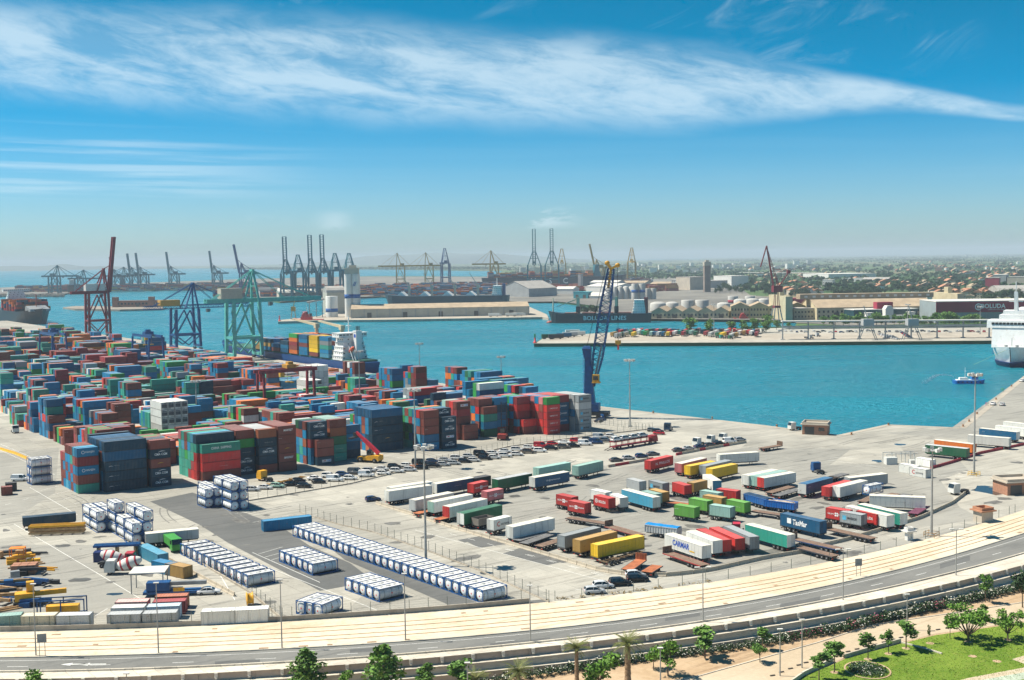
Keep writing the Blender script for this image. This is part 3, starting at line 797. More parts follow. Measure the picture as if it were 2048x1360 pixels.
def emblem(parent, loc, rz, kind, size, mat):
 mb = MB()
 if kind == 'ring':
  vs = []
  for i in range(17):
   a = 2*math.pi*i/16; vs += [(math.cos(a)*size*.36, 0, math.sin(a)*size*.36), (math.cos(a)*size*.5, 0, math.sin(a)*size*.5)]
  mb.add(vs, [(2*i, 2*i+1, 2*i+3, 2*i+2) for i in range(16)])
 elif kind == 'square': mb.add([(-size/2, 0, -size/2), (size/2, 0, -size/2), (size/2, 0, size/2), (-size/2, 0, size/2)], [(0, 1, 2, 3)])
 elif kind == 'flower':
  for i in range(4):
   a = math.pi/4+i*math.pi/2; c = (math.cos(a)*size*.3, math.sin(a)*size*.3)
   mb.add([(c[0]+math.cos(b2)*size*.2, 0, c[1]+math.sin(b2)*size*.2) for b2 in np.linspace(0, 2*math.pi, 9)[:-1]], [tuple(range(8))])
 elif kind == 'disc': mb.add([(math.cos(b2)*size*.5, 0, math.sin(b2)*size*.5) for b2 in np.linspace(0, 2*math.pi, 17)[:-1]], [tuple(range(16))])
 elif kind == 'arc':
  vs = []
  for i in range(13):
   a = math.pi*(.25+1.5*i/12); r0 = size*.34; r1 = size*.5
   vs += [(math.cos(a)*r0, 0, math.sin(a)*r0), (math.cos(a)*r1, 0, math.sin(a)*r1)]
  mb.add(vs, [(2*i, 2*i+1, 2*i+3, 2*i+2) for i in range(12)])
 return mb.build('emblem', mat, parent, loc, rz)
def side_text(root, L, H, txt, W_=CW, zoff=0.0, side=-1):
 y = side*(W_/2+.012); rz = 0 if side < 0 else math.pi
 z = zoff+H*.5; k = -side
 if txt == 'cma':
  lettering('CMA CGM', .95, root, (k*L*.02, y, z-.12), rz, M_LETW, .022, width=L*.62 if L < 8 else 4.2); logo_swoosh(root, (k*L*.08, y-.002, z+.52), rz, 2.4, M_LETW)
 elif txt == 'cmalabel':
  emblem(root, (k*L*.1, y, z), rz, 'square', .01, M_LETW)
  mb = MB(); mb.add([(-1.6, 0, -.42), (1.6, 0, -.42), (1.6, 0, .42), (-1.6, 0, .42)], [(0, 1, 2, 3)]); mb.build('sign_plate', M_LETW, root, (k*L*.05, y+.004, z), rz)
  lettering('CMA', .75, root, (k*L*.05-.78*k, y-.006, z), rz, M_LETR, .02, width=1.35); lettering('CGM', .75, root, (k*L*.05+.78*k, y-.006, z), rz, M_LETB, .02, width=1.35)
 elif txt == 'hanjin':
  lettering('HANJIN', .8, root, (k*L*.10, y, z+.05), rz, M_LETW, .01, width=L*.42); emblem(root, (-k*L*.22, y, z+.05), rz, 'ring', .95, M_LETW)
 elif txt == 'china': lettering('CHINA  SHIPPING', 1.05, root, (0, y, z), rz, M_LETW, .012, width=6.4)
 elif txt == 'hamburg': lettering('HAMBURG  SÜD', .62, root, (0, y, z), rz, M_LETW, .005, .12, width=L*.6)
 elif txt == 'maersk':
  lettering('MAERSK', .85, root, (k*L*.08, y, z), rz, M_LETD, .02, width=L*.46)
  emblem(root, (-k*L*.28, y, z), rz, 'square', 1.05, paint('sky_blue_sign', (.10, .42, .62), .5))
 elif txt == 'marfret': lettering('MARFRET', .9, root, (k*L*.05, y, z), rz, M_LETW, .02, .25, width=3.2)
 elif txt == 'uasc': lettering('U A S C', .95, root, (0, y, z), rz, M_LETW, .03, width=L*.62)
 elif txt == 'bird':
  logo_swoosh(root, (-k*L*.36, y, z), rz, 1.5, M_LETW); lettering('— — —', .4, root, (-k*L*.22, y, z+.25), rz, M_LETW, .0)
 elif txt == 'yellowmark':
  logo_swoosh(root, (0, y, z-.1), rz, 2.0, M_LETY)
 elif txt == 'pinillos': lettering('N. PINILLOS', 1.15, root, (k*L*.02, y, z), rz, M_LETW, .01, width=L*.62)
 elif txt == 'boluda':
  emblem(root, (-k*L*.30, y, z+.1), rz, 'ring', 1.1, M_LETW); lettering('B', .6, root, (-k*L*.30, y-.003, z+.1), rz, M_LETW, .02); lettering('BOLUDA', .95, root, (k*L*.08, y, z+.02), rz, M_LETW, .02, width=L*.46)
 elif txt == 'grupo':
  emblem(root, (0, y, z), rz, 'flower', 1.2, M_LETW); lettering('GRUPO', .55, root, (-k*L*.25, y, z), rz, M_LETW, .008); lettering('BOLUDA', .55, root, (k*L*.27, y, z), rz, M_LETW, .008)
 elif txt == 'tasmar':
  lettering('TasMar', 1.75, root, (k*L*.0, y, z-.05), rz, M_LETW, .028, .12, width=4.4); emblem(root, (-k*L*.265, y, z+.1), rz, 'square', 1.25, M_LETW)
  lettering('S', 1.1, root, (-k*L*.265, y-.004, z+.1), rz, M_LETR, .03)
 elif txt == 'carmar':
  lettering('CARMAR', 1.7, root, (-k*L*.06, y, z+.12), rz, M_LETB, .03, .1, width=6.0)
  mb = MB(); mb.add([(-.9, 0, -.14), (.9, 0, -.14), (.9, 0, .14), (-.9, 0, .14)], [(0, 1, 2, 3)]); mb.build('emblem', M_LETY, root, (k*L*.24, y, z-.55), rz)
 elif txt == 'acciona':
  lettering('acciona', .95, root, (k*L*.12, y, z), rz, M_LETD, .006, width=2.7); emblem(root, (-k*L*.22, y, z+.1), rz, 'arc', 1.2, M_LETR)
 elif txt == 'info': lettering('info@marenea.com', .75, root, (k*L*.02, y, z), rz, M_LETW, .006, width=5.4)
 elif txt == 'thin': lettering('— — — —', .55, root, (k*L*.05, y, z), rz, M_LETW, .0)
 elif txt == 'thindark': lettering('— — — —', .55, root, (k*L*.05, y, z), rz, M_LETD, .0)
 elif txt == 'pink': lettering('— — — — —', .8, root, (k*L*.0, y, z), rz, paint('mauve_lettering', (.35, .12, .22), .6), .01)
 elif txt == 'mini': lettering('— —', .5, root, (-k*L*.38, y, H*.68+zoff), rz, M_LETW, .01)
def container(loc, rz, L, H, col, label, group, txt=None, name='shipping_container', open_top=False):
 body, frame, doors = cont_meshes(L, H)
 root = thing(name, label, 'container', loc, rz, group, CC[col] if isinstance(col, str) else col)
 link('body', body, root); link('frame', frame, root)
 for d in doors: link('door', d, root)
 if txt: side_text(root, L, H, txt)
 return root
YARD = []            # dicts, one for each container
def put(u, v, tier_z, L, H, col, txt=None, rot=0, blk='', where=''):
 YARD.append(dict(u=u, v=v, z=tier_z, L=L, H=H, col=col, txt=txt, rot=rot, blk=blk, where=where))
def stack(u, v, L, tiers, blk, H=2.59, rot=0):
 z = 0.0
 for i, q in enumerate(tiers):
  col, txt = (q if isinstance(q, tuple) else (q, None))
  put(u, v, z, L, H, col, txt, rot, blk, i); z += H+.035
PAL = [('blue', 26), ('brown', 22), ('dkblue', 9), ('navy', 6), ('maroon', 8), ('green', 6), ('teal', 8), ('orange', 6), ('red', 7), ('grey', 3), ('white', 3), ('dkgreen', 2)]
def pick(rg, near=None):
 if near and rg.random() < .55: return near
 r = rg.random()*sum(w_ for _, w_ in PAL)
 for c, w_ in PAL:
  r -= w_
  if r <= 0: return c
 return 'blue'
rg = random.Random(5)
DV = 2.56
def back_columns(u, v0, L, n, hs, H, blk, near, jit=.15):
 for j in range(1, n):
  h = hs[j-1] if j-1 < len(hs) else hs[-1]
  stack(u+rg.uniform(-jit, jit), v0+j*DV, L, [pick(rg, near) for _ in range(h)], blk, H)
B1 = 'first block of the front row'
stack(0, 0, C20, ['teal', 'brown', ('blue', 'hanjin'), 'maroon', ('blue', 'hanjin')], B1)
for j, t_ in enumerate([['blue', 'brown', 'blue', 'brown', 'ltblue'], ['brown', 'blue', 'maroon', 'teal', 'brown'], ['blue', 'brown', 'blue', 'blue', 'brown'], ['ltblue', 'blue', 'brown', 'blue', 'brown'], ['blue', 'brown', 'blue', 'brown'], ['brown', 'brown', 'brown', 'maroon']]):
 stack(0, (j+1)*DV, C20, t_, B1)
B2 = 'second block of the front row, dark blue'
stack(6.9, -3, C40, [('navy', 'bird'), ('navy', 'bird'), ('navy', 'bird'), 'dkblue', 'navy'], B2, 2.9)
stack(19.8, -4.2, C20, [('navy', 'cma'), ('navy', 'cma'), ('brown', 'yellowmark'), ('navy', 'cma'), 'brown'], B2, 2.75)
for j in range(1, 6):
 stack(6.9, -3+j*DV, C40, [rg.choice(['navy', 'dkblue', 'blue', 'brown']) for _ in range(5 if j != 5 else 5)], B2, 2.9)
 stack(19.8, -4.2+j*DV, C20, [rg.choice(['brown', 'rust', 'green', 'navy']) for _ in range(5)], B2, 2.75)
stack(8, -3+7*DV, C40, ['navy']*4+[('navy', 'bird')], B2, 2.9)
B3 = 'third block of the front row, under the long green box'
stack(35.4, -4.6, C40, ['brown', ('red', 'thin'), 'red', ('teal', 'china')], B3, 2.75)
stack(34.6, -4.6+DV, C40, ['red', 'red', 'red', 'teal', 'navy'], B3, 2.75)
for j, t_ in enumerate([['red', 'maroon', 'teal', 'teal', 'ltblue'], ['maroon', 'teal', 'teal', 'blue', 'teal'], ['teal', 'teal', 'green', 'brown', 'brown'], ['teal', 'teal', 'teal', 'ltblue', 'teal'], ['teal', 'teal', 'teal', 'teal', 'pink']]):
 stack(34.6, -4.6+(j+2)*DV, C40, t_, B3, 2.75)
stack(47.5, -1.6, C20, [('navy', 'cma'), ('navy', 'cma'), ('navy', 'thin'), 'green', 'brown'], B3, 2.75)
for j in range(1, 6): stack(47.5, -1.6+j*DV, C20, [rg.choice(['brown', 'navy', 'teal']) for _ in range(4)]+['brown'], B3, 2.75)
B4 = 'fourth block of the front row'
stack(53.8, -4.2, C20, ['brown', 'navy', ('navy', 'cma'), ('navy', 'thin'), 'rust'], B4, 2.75)
stack(60.2, -4.6, C20, ['brown', ('brown', 'marfret'), ('brown', 'yellowmark'), ('brown', 'mini'), ('brown', 'marfret')], B4, 2.85)
for j in range(1, 6):
 stack(53.8, -4.2+j*DV, C20, [rg.choice(['brown', 'navy', 'blue']) for _ in range(4)]+['silver'], B4, 2.75); stack(60.2, -4.6+j*DV, C20, ['brown']*5, B4, 2.85)
B5 = 'fifth block of the front row'
stack(74.6, -2.2, C20, [('navy', 'cmalabel'), 'brown', ('brown', 'mini')], B5, 2.75)
stack(73.6, -2.2+DV, C20, ['blue', 'blue', 'maroon', ('navy', 'cma'), ('navy', 'cma')], B5, 2.75)
for j, t_ in enumerate([['brown', 'blue', 'rust', 'blue', 'brown'], ['blue', 'teal', 'ltblue', 'brown', 'navy'], ['green', 'blue', 'blue', 'brown', 'dkgreen'], ['teal', 'green', 'brown', 'blue', 'silver']]): stack(73.2, -2.2+(j+2)*DV, C20, t_, B5, 2.75)
stack(81.2, -1+DV, C20, [('teal', 'thin'), ('teal', 'thin'), 'dkgreen', 'rust', 'brown'], B5, 2.75)
for j in range(2, 6): stack(81.2, -1+j*DV, C20, [pick(rg) for _ in range(4)]+['mint'], B5, 2.75)
stack(87.6, 4, C20, ['navy', 'dkblue', 'blue', 'dkblue'], B5, 2.75)
B6 = 'sixth block of the front row, dark blue'
stack(101.5, 10, C40, ['navy', ('navy', 'yellowmark'), ('navy', 'bird'), ('navy', 'bird'), 'dkblue'], B6, 2.9)
for j, t_ in enumerate([['rust', 'navy', 'blue', 'blue', 'dkblue'], ['blue', 'dkblue', 'rust', 'brown', 'dkblue'], ['brown', 'dkblue', 'dkblue', 'blue', 'dkblue'], ['dkblue', 'dkblue', 'blue', 'dkblue', 'dkblue']]): stack(101.5, 10+(j+1)*DV, C40, t_, B6, 2.9)
B7 = 'seventh block of the front row'
stack(116.6, .6, C20, [('blue', 'hanjin'), 'dkblue', ('brown', 'mini'), 'brown', 'brown'], B7, 2.75)
stack(123.6, .3, C20, [('navy', 'cma'), ('navy', 'cmalabel'), ('navy', 'cma'), ('navy', 'cma')], B7, 2.75)
stack(123.0, .3+DV, C20, ['navy', 'navy', 'navy', 'navy', ('navy', 'cma')], B7, 2.75)
for j, t_ in enumerate([['blue', 'ltblue', 'brown', 'blue', 'red'], ['brown', 'navy', 'blue', 'ltblue', 'blue'], ['teal', 'dkblue', 'dkgreen', 'maroon', 'teal'], ['teal', 'green', 'dkgreen', 'teal', 'brown'], ['teal', 'dkgreen', 'green', 'green', 'teal']]): stack(116.4, .6+(j+1)*DV, C20, t_, B7, 2.75)
for j in range(2, 5): stack(123.0, .3+j*DV, C20, [pick(rg) for _ in range(5)], B7, 2.75)
B8 = 'eighth block of the front row'
stack(140.4, 12.0, C20, ['brown', 'brown'], B8, 2.75)
stack(139, 12.0+DV, C20, ['brown', 'brown', 'brown', 'maroon', ('brown', 'cmalabel')], B8, 2.75)
for j, t_ in enumerate([['brown', 'teal', 'brown', 'maroon', 'red'], ['brown', 'brown', 'teal', 'brown', 'brown'], ['maroon', 'brown', 'brown', 'brown', 'mint']]): stack(139, 12+(j+2)*DV, C20, t_, B8, 2.75)
stack(150.5, 14, C20, ['dkgreen', 'blue', 'teal', 'brown'], B8, 2.75)
for j in range(1, 4): stack(150, 14+j*DV, C20, [pick(rg) for _ in range(4)]+['brown'], B8, 2.75)
stack(156.6, 16, C20, ['brown', 'blue', 'dkblue', 'navy', 'blue'], B8, 2.75)
for j in range(1, 4): stack(156.6, 16+j*DV, C20, [pick(rg) for _ in range(5)], B8, 2.75)
B9 = 'ninth block of the front row, red'
stack(165.4, 9.6, C20, ['brown', ('red', 'mini')], B9, 2.75)
stack(164.4, 9.6+DV, C20, ['red', 'ltblue', 'maroon', 'red', 'maroon'], B9, 2.75)
for j, t_ in enumerate([['brown', 'brown', 'blue', 'maroon', 'blue'], ['maroon', 'red', 'teal', 'blue', 'green'], ['brown', 'brown', 'brown', 'red', 'teal'], ['brown', 'red', 'brown', 'red', 'red']]): stack(164.2, 9.6+(j+2)*DV, C20, t_, B9, 2.75)
stack(171.6, 3.1, C20, [('red', 'hamburg'), ('red', 'hamburg'), ('red', 'hamburg'), ('red', 'hamburg'), 'green'], B9, 2.75)
for j in range(1, 7): stack(171.4, 3.1+j*DV, C20, [rg.choice(['red', 'brown', 'red', 'maroon']) for _ in range(4)]+[rg.choice(['red', 'blue', 'pink'])], B9, 2.75)
B10 = 'last block of the front row, nearest the quay'
stack(178.2, 6, C20, ['maroon', ('dkblue', 'hanjin'), ('dkblue', 'hanjin'), ('dkblue', 'hanjin'), 'maroon'], B10, 2.75)
stack(185.2, 1.2, C20, [('grey', 'maersk'), ('grey', 'maersk'), ('grey', 'maersk'), 'silver', ('grey', 'maersk')], B10, 2.75)
for j in range(1, 6):
 stack(178.2, 6+j*DV, C20, [rg.choice(['navy', 'blue', 'maroon']) for _ in range(4)]+[rg.choice(['blue', 'red'])], B10, 2.75); stack(185.0, 1.2+j*DV, C20, [rg.choice(['grey', 'silver', 'blue']) for _ in range(4)]+['silver'], B10, 2.75)
BA = 'white refrigerated stack behind the front row'
for i in range(4): stack(54+i*DV, 84, C40, [('white', None)]*5, BA, 2.85, 1)
stack(50.8, 82, C20, ['white'], BA, 2.6)
BB = 'white refrigerated stack near the quay'
for i in range(4):
 stack(163+i*DV, 184, C40, ['white']*(5 if i else 5), BB, 2.85, 1)
for i in range(3): stack(156+i*DV, 172, C40, ['white']*3, BB, 2.85, 1)
HOLES = [(48, 78, 66, 100), (150, 168, 176, 202)]
def free(u, v):
 return all(not (a-6 < u < c and b-2 < v < d) for a, b, c, d in HOLES)
row = 0; v = 32.0
while v < 760:
 row += 1
 ulo = 21 if v < 130 else max(21, 16+(v-130)*.16)
 uhi = 214 if v < 60 else (222 if v < 150 else 216 if v < 230 else 213)
 u = ulo + rg.uniform(0, 3)
 zone = rg.choice(['blue', 'brown', 'dkblue', None, 'teal'])
 hbase = rg.choice([3, 3, 4])
 while u < uhi-6:
  if rg.random() < .16: zone = rg.choice(['blue', 'blue', 'brown', 'dkblue', None, 'teal', 'orange', 'green', 'maroon'])
  if rg.random() < .14: hbase = rg.choice([2, 3, 3, 4, 4, 5])
  L = C40 if rg.random() < .34 else C20
  if v < 60: L = C20 if rg.random() < .6 else C40
  if u+L > uhi: break
  ncol = 6
  base_h = rg.choice([1, 2, 2, 3, 3, 3, 4, 4, 5, 5])
  if 95 < u < 150 and 40 < v < 100: zone = 'blue'; base_h = rg.choice([2, 2, 3])
  H = 2.59 if rg.random() < .6 else 2.9
  for j in range(ncol):
   h = max(0, min(5, base_h+rg.choice([-2, -1, 0, 0, 0, 0])))
   if v < 45 and u < 100: h = min(h, 3)
   if u > uhi-(60 if 200 < v < 460 else 26) and v > 140: h = min(h, 2)
   if (40 < u < 78 and v < 84) or (125 < u < 172 and 110 < v < 184): h = min(h, 2)
   if not free(u, v+j*DV): continue
   c0 = pick(rg, zone)
   tiers = [pick(rg, c0) for _ in range(h)]
   if tiers and v < 260 and rg.random() < .30:
    t_ = {'teal': 'thin', 'green': 'uasc', 'orange': 'mini', 'red': 'thin', 'brown': 'mini', 'navy': 'cma', 'blue': 'mini'}.get(tiers[-1])
    if t_: tiers[-1] = (tiers[-1], t_)
   stack(u+rg.uniform(-.12, .12), v+j*DV, L, tiers, 'row %d' % row, H)
  u += L+.45 + (7 if rg.random() < .13 else 0)
 v += 6*DV + 6.2
def yc(c):
 if c['rot']: return W(c['u']+CW/2, c['v']+c['L']/2, c['z']), TH+math.pi/2
 return W(c['u']+c['L']/2, c['v']+CW/2, c['z']), TH
def count_visible(cands):
 Wd, Hd = 1024, 680
 zb_ = np.full((Hd, Wd), 1e9); ib = np.full((Hd, Wd), -1, int)
 def tri(ps, idx):
  xs = [p[0]/2 for p in ps]; ys = [p[1]/2 for p in ps]; dep = sum(p[2] for p in ps)/len(ps)
  x0, x1 = max(0, int(min(xs))), min(Wd-1, int(max(xs))+1); y0, y1 = max(0, int(min(ys))), min(Hd-1, int(max(ys))+1)
  if x1 <= x0 or y1 <= y0: return
  gx, gy = np.meshgrid(np.arange(x0, x1+1)+.5, np.arange(y0, y1+1)+.5)
  ins = np.ones(gx.shape, bool); n = len(xs)
  s = sum(xs[i]*ys[(i+1) % n]-xs[(i+1) % n]*ys[i] for i in range(n))
  for i in range(n):
   j = (i+1) % n
   e = (xs[j]-xs[i])*(gy-ys[i])-(ys[j]-ys[i])*(gx-xs[i])
   ins &= (e >= 0) if s > 0 else (e <= 0)
  sub = zb_[y0:y1+1, x0:x1+1]; ok = ins & (dep < sub)
  sub[ok] = dep; ib[y0:y1+1, x0:x1+1][ok] = idx
 for idx, c in enumerate(cands):
  p, a = yc(c); ux, uy = math.cos(a)*c['L']/2, math.sin(a)*c['L']/2; wx, wy = -math.sin(a)*CW/2, math.cos(a)*CW/2
  q = {}
  for i, sx in enumerate((-1, 1)):
   for j, sy in enumerate((-1, 1)):
    for k, dz in enumerate((0, c['H'])): q[i, j, k] = PX((p.x+sx*ux+sy*wx, p.y+sx*uy+sy*wy, p.z+dz))
  for f in (((0,0,1),(1,0,1),(1,1,1),(0,1,1)), ((0,0,0),(1,0,0),(1,0,1),(0,0,1)), ((0,0,0),(0,1,0),(0,1,1),(0,0,1)), ((0,1,0),(1,1,0),(1,1,1),(0,1,1)), ((1,0,0),(1,1,0),(1,1,1),(1,0,1))):
   tri([q[g] for g in f], idx)
 return np.bincount(ib[ib >= 0], minlength=len(cands))
NEARC = [c for c in YARD if c['v'] < 245]
cnt = count_visible(NEARC)
order = np.argsort(-cnt)
picked = set(int(i) for i in order[:300] if cnt[i] > 0)
PICK = {id(NEARC[i]) for i in picked}
TIERW = ['at the bottom', 'second up', 'third up', 'fourth up', 'fifth up']
q = MB(); q.box(-.03, .03, -.95, .95, .75, 2.0); q.box(-.05, .0, -.9, .9, 2.15, 2.45)
COOL = q.mesh('cooling_unit', paint('cooling_grey', (.09, .10, .11), .5, var=.3))
blocks = {}
for i in sorted(picked):
 c = NEARC[i]; p, a = yc(c); blocks.setdefault(c['blk'], {}).setdefault((round(c['u']), round(c['v'])), []).append((PX(p)[0], c))
rowseen = []
rows_in_view = sorted([b for b in blocks if b.startswith('row ')], key=lambda b: int(b[4:]))
BLKNAME = {B1: 'leftmost front block', B2: 'second front block', B3: 'third front block', B4: 'fourth front block', B5: 'fifth front block', B6: 'sixth front block', B7: 'seventh front block', B8: 'eighth front block', B9: 'ninth front block', B10: 'front block nearest quay', BA: 'white block behind front row', BB: 'white block near quay'}
for bname, stacks in blocks.items():
 keys = sorted(stacks, key=lambda k: stacks[k][0][0])
 for n_, k in enumerate(keys):
  for _, c in stacks[k]:
   col = CNAME[c['col']]; t_ = c['where']
   tier = TIERW[t_] if t_ < 5 else 'top'
   sz = 'long' if c['L'] > 8 else 'short'
   wh = BLKNAME.get(bname) or '%s row behind front' % ordn(rows_in_view.index(bname)+1)
   lab = '%s %s container, %s, %s stack from left, %s' % (col, sz, tier, ordn(n_+1), wh)
   p, a = yc(c)
   o = container(p, a, c['L'], c['H'], c['col'], lab, 'stacked containers in the yard', c['txt'])
   if c['col'] == 'white' and c['rot']:
    link('cooling_unit', COOL, o, (-c['L']/2-.05, 0, 0))
def box_mass(name, items, label=None, mat=None):
 n = len(items)
 V = np.zeros((n*8, 3)); F = np.zeros((n*5, 4), int); COLR = np.zeros((n*5, 4))
 for i, (p, a, L, Wd, H, col) in enumerate(items):
  ca, sa = math.cos(a), math.sin(a)
  k = 0
  for z in (0, H):
   for x, y in ((-1,-1),(1,-1),(1,1),(-1,1)):
    X, Y = x*L/2, y*Wd/2
    V[i*8+k] = (p[0]+X*ca-Y*sa, p[1]+X*sa+Y*ca, p[2]+z); k += 1
  b = i*8
  F[i*5:i*5+5] = [(b+4,b+5,b+6,b+7),(b,b+1,b+5,b+4),(b+1,b+2,b+6,b+5),(b+2,b+3,b+7,b+6),(b+3,b,b+4,b+7)]
  COLR[i*5:i*5+5, :3] = col; COLR[i*5:i*5+5, 3] = 1
 me = bpy.data.meshes.new(name); me.from_pydata(V.tolist(), [], F.tolist())
 at = me.color_attributes.new('tone', 'FLOAT_COLOR', 'CORNER')
 at.data.foreach_set('color', np.repeat(COLR, 4, axis=0).ravel())
 me.materials.append(mat or M_MASS)
 return link(name, me)
def m_mass():
 m, t, b, o = new_mat('container_mass_paint')
 ca = t.nodes.new('ShaderNodeVertexColor'); ca.layer_name = 'tone'
 p = wpos(t)
 c = ca.outputs[0]
 c = mixc(t, mth(t, 'MULTIPLY', maprange(t, tnoise(t, p, .35, 5, .62), .42, .72), .12), c, (.34, .31, .27))
 c = mixc(t, mth(t, 'MULTIPLY', maprange(t, tnoise(t, p, 1.3, 5, .7), .60, .70), .3), c, (.15, .065, .03))
 ge = t.nodes.new('ShaderNodeNewGeometry'); sp = t.nodes.new('ShaderNodeSeparateXYZ'); t.links.new(ge.outputs['Normal'], sp.inputs[0])
 c = mixc(t, mth(t, 'MULTIPLY', maprange(t, sp.outputs[2], .6, .9), .20), c, (.50, .44, .40))
 t.links.new(c, b.inputs['Base Color']); b.inputs['Roughness'].default_value = .6; b.inputs['Specular IOR Level'].default_value = .3
 mp = t.nodes.new('ShaderNodeMapping'); mp.inputs['Rotation'].default_value = (0, 0, -TH); t.links.new(p, mp.inputs[0])
 wv = t.nodes.new('ShaderNodeTexWave'); wv.inputs['Scale'].default_value = .75; t.links.new(mp.outputs[0], wv.inputs[0])
 bump(t, b, wv.outputs[1], .5, .04)
 return m
M_MASS = m_mass()
def tone(rg_, c):
 k = rg_.uniform(.8, 1.18); return tuple(min(1, q*k) for q in CC[c])
items = []
for c in YARD:
 if id(c) in PICK: continue
 p, a = yc(c); items.append(((p.x, p.y, p.z), a, c['L']-.06, CW, c['H']-.06, tone(rg, c['col'])))
print('containers in yard', len(YARD), 'mass', len(items))
struct(box_mass('container_mass', items), 'stuff')['label'] = 'the rest of the stacked containers filling the yard'
# ================================================================== tank containers
M_TANK = objpaint('tank_white', .3, .45, 0, rust=(.45, .36, .26))
M_TFRAME = paint('tank_frame_blue', (.012, .085, .26), .5, var=.2)
M_PLAC = paint('placard_red', (.72, .03, .03), .5, var=.05)
M_STEEL = paint('steel_grey', (.30, .31, .31), .5, .3, var=.2)
M_DARK = paint('dark_steel', (.035, .037, .04), .6, var=.3)
M_TYRE = paint('tyre_rubber', (.022, .022, .023), .85, var=.3)
M_RIM = paint('wheel_rim', (.34, .34, .34), .45, .4, var=.15)
M_ORANGE = paint('signal_orange', (.80, .22, .02), .6, var=.1)
def tank_proto():
 L, W_, H = 6.06, 2.44, 2.59
 root = thing('tank_container', 'x', 'tank container')
 r = 1.14
 b = MB(); b.lathe([(.02, -2.93), (.55, -2.91), (.92, -2.83), (1.08, -2.70), (r, -2.55), (r, 2.55), (1.08, 2.70), (.92, 2.83), (.55, 2.91), (.02, 2.93)], 20, (0, 0, 1.32), 'x')
 barrel = b.build('barrel', M_TANK, root, color=(.80, .81, .80))
 for x in (-1.7, 0, 1.7):
  q = MB(); q.lathe([(r+.012, -.05), (r+.03, -.04), (r+.03, .04), (r+.012, .05)], 20, (x, 0, 1.32), 'x'); q.build('band', M_STEEL, barrel)
 for s_ in (-1, 1):
  f = MB(); x = s_*(L/2-.07)
  for y in (-W_/2+.07, W_/2-.07): f.cbox((x, y, H/2), (.14, .14, H))
  for z in (.08, H-.07): f.cbox((x, 0, z), (.13, W_-.28, .14))
  for y in (-1, 1):
   for z0, z1 in ((.1, .55), (H-.1, H-.55)): f.beam((x, y*(W_/2-.55), z0), (x, y*(W_/2-.1), z1), .10)
  f.build('end_frame', M_TFRAME, root)
  q = MB(); q.add([(s_*2.945, -.20, 1.2), (s_*2.945, 0, 1.0), (s_*2.945, .20, 1.2), (s_*2.945, 0, 1.4)], [(0, 1, 2, 3) if s_ > 0 else (3, 2, 1, 0)]); q.build('placard', M_PLAC, root)
 f = MB()
 for y in (-W_/2+.06, W_/2-.06):
  f.cbox((0, y, .10), (L-.28, .10, .16)); f.cbox((0, y, H-.06), (L-.28, .08, .09))
 f.build('side_rail', M_TFRAME, root)
 q = MB(); q.box(-2.8, 2.8, -.95, -.35, H-.085, H-.055); q.box(-2.8, 2.8, .35, .95, H-.085, H-.055)
 for x in (-2.2, -.9, .9, 2.2): q.box(x-.3, x+.3, -.33, .33, H-.10, H-.05)
 q.build('walkway', paint('walkway_grating', (.62, .62, .60), .6, var=.15, scale=2), root)
 q = MB(); q.lathe([(.3, 0), (.3, .12), (.2, .16)], 12, (.2, 0, H-.13)); q.build('manhole', M_STEEL, root)
 q = MB(); q.add([(-.0, -r-.035, 1.15), (.2, -r-.03, 1.35), (0, -r-.035, 1.55), (-.2, -r-.03, 1.35)], [(3, 2, 1, 0)]); q.build('placard', M_PLAC, root)
 q = MB(); q.box(-2.3, -1.9, -r+.02, -r+.03, 1.9, 2.0)
 return root
TANK = tank_proto(); TANK_USED = [False]
def put_tank(p, rz, label, group):
 if not TANK_USED[0]:
  TANK_USED[0] = True; TANK.location = p; TANK.rotation_euler = (0, 0, rz); TANK['label'] = label; TANK['group'] = group; return TANK
 return dup(TANK, (p[0]+RNG.uniform(-.10, .10), p[1]+RNG.uniform(-.07, .07), p[2]), rz+RNG.uniform(-.012, .012), label, group)
def tank_line(a_px, b_px, n, desc, group, levels=1, z=0.0):
 a, b = G(*a_px), G(*b_px); d = (b-a).normalized(); sp = (b-a).length/n
 lx = Vector((-d.y, d.x, 0))
 for i in range(n):
  c = a + d*(sp*(i+.5)) + lx*3.03
  for k in range(levels):
   lab = 'white tank container, %s from left, %s' % (ordn(i+1), desc) + ('' if levels == 1 else ', %s' % ('on the ground', 'second tier', 'top tier')[k])
   put_tank((c.x, c.y, z+k*2.61), ang((0, 0), lx), lab, group)
tank_line((585, 1072), (966.6, 1208), 29, 'long row of twenty nine', 'long row of tank containers')
tank_line((558, 1123), (627, 1152), 6, 'block of six on the dark asphalt', 'block of six tank containers')
tank_line((690.5, 1180), (758, 1205), 5, 'block of five by the road', 'block of five tank containers')
tank_line((595, 1228), (641.6, 1236.5), 3, 'block of three beside the road wall', 'block of three tank containers')
tank_line((359, 1108), (497, 1177), 11, 'block of eleven beside the fence', 'block of eleven tank containers')
def tank_pile(corner, cols, name, group):
 p = G(*corner); k = 0
 for (du, dv, h) in cols:
  k += 1
  for t_ in range(h):
   c = p + UD*(du*6.2-3.03) + VD*(dv*2.55+1.22)
   put_tank((c.x, c.y, t_*2.61), TH, 'white tank container, %s, %s stack of %s' % (('at the bottom', 'second tier', 'top tier')[t_], ordn(k), name), group)
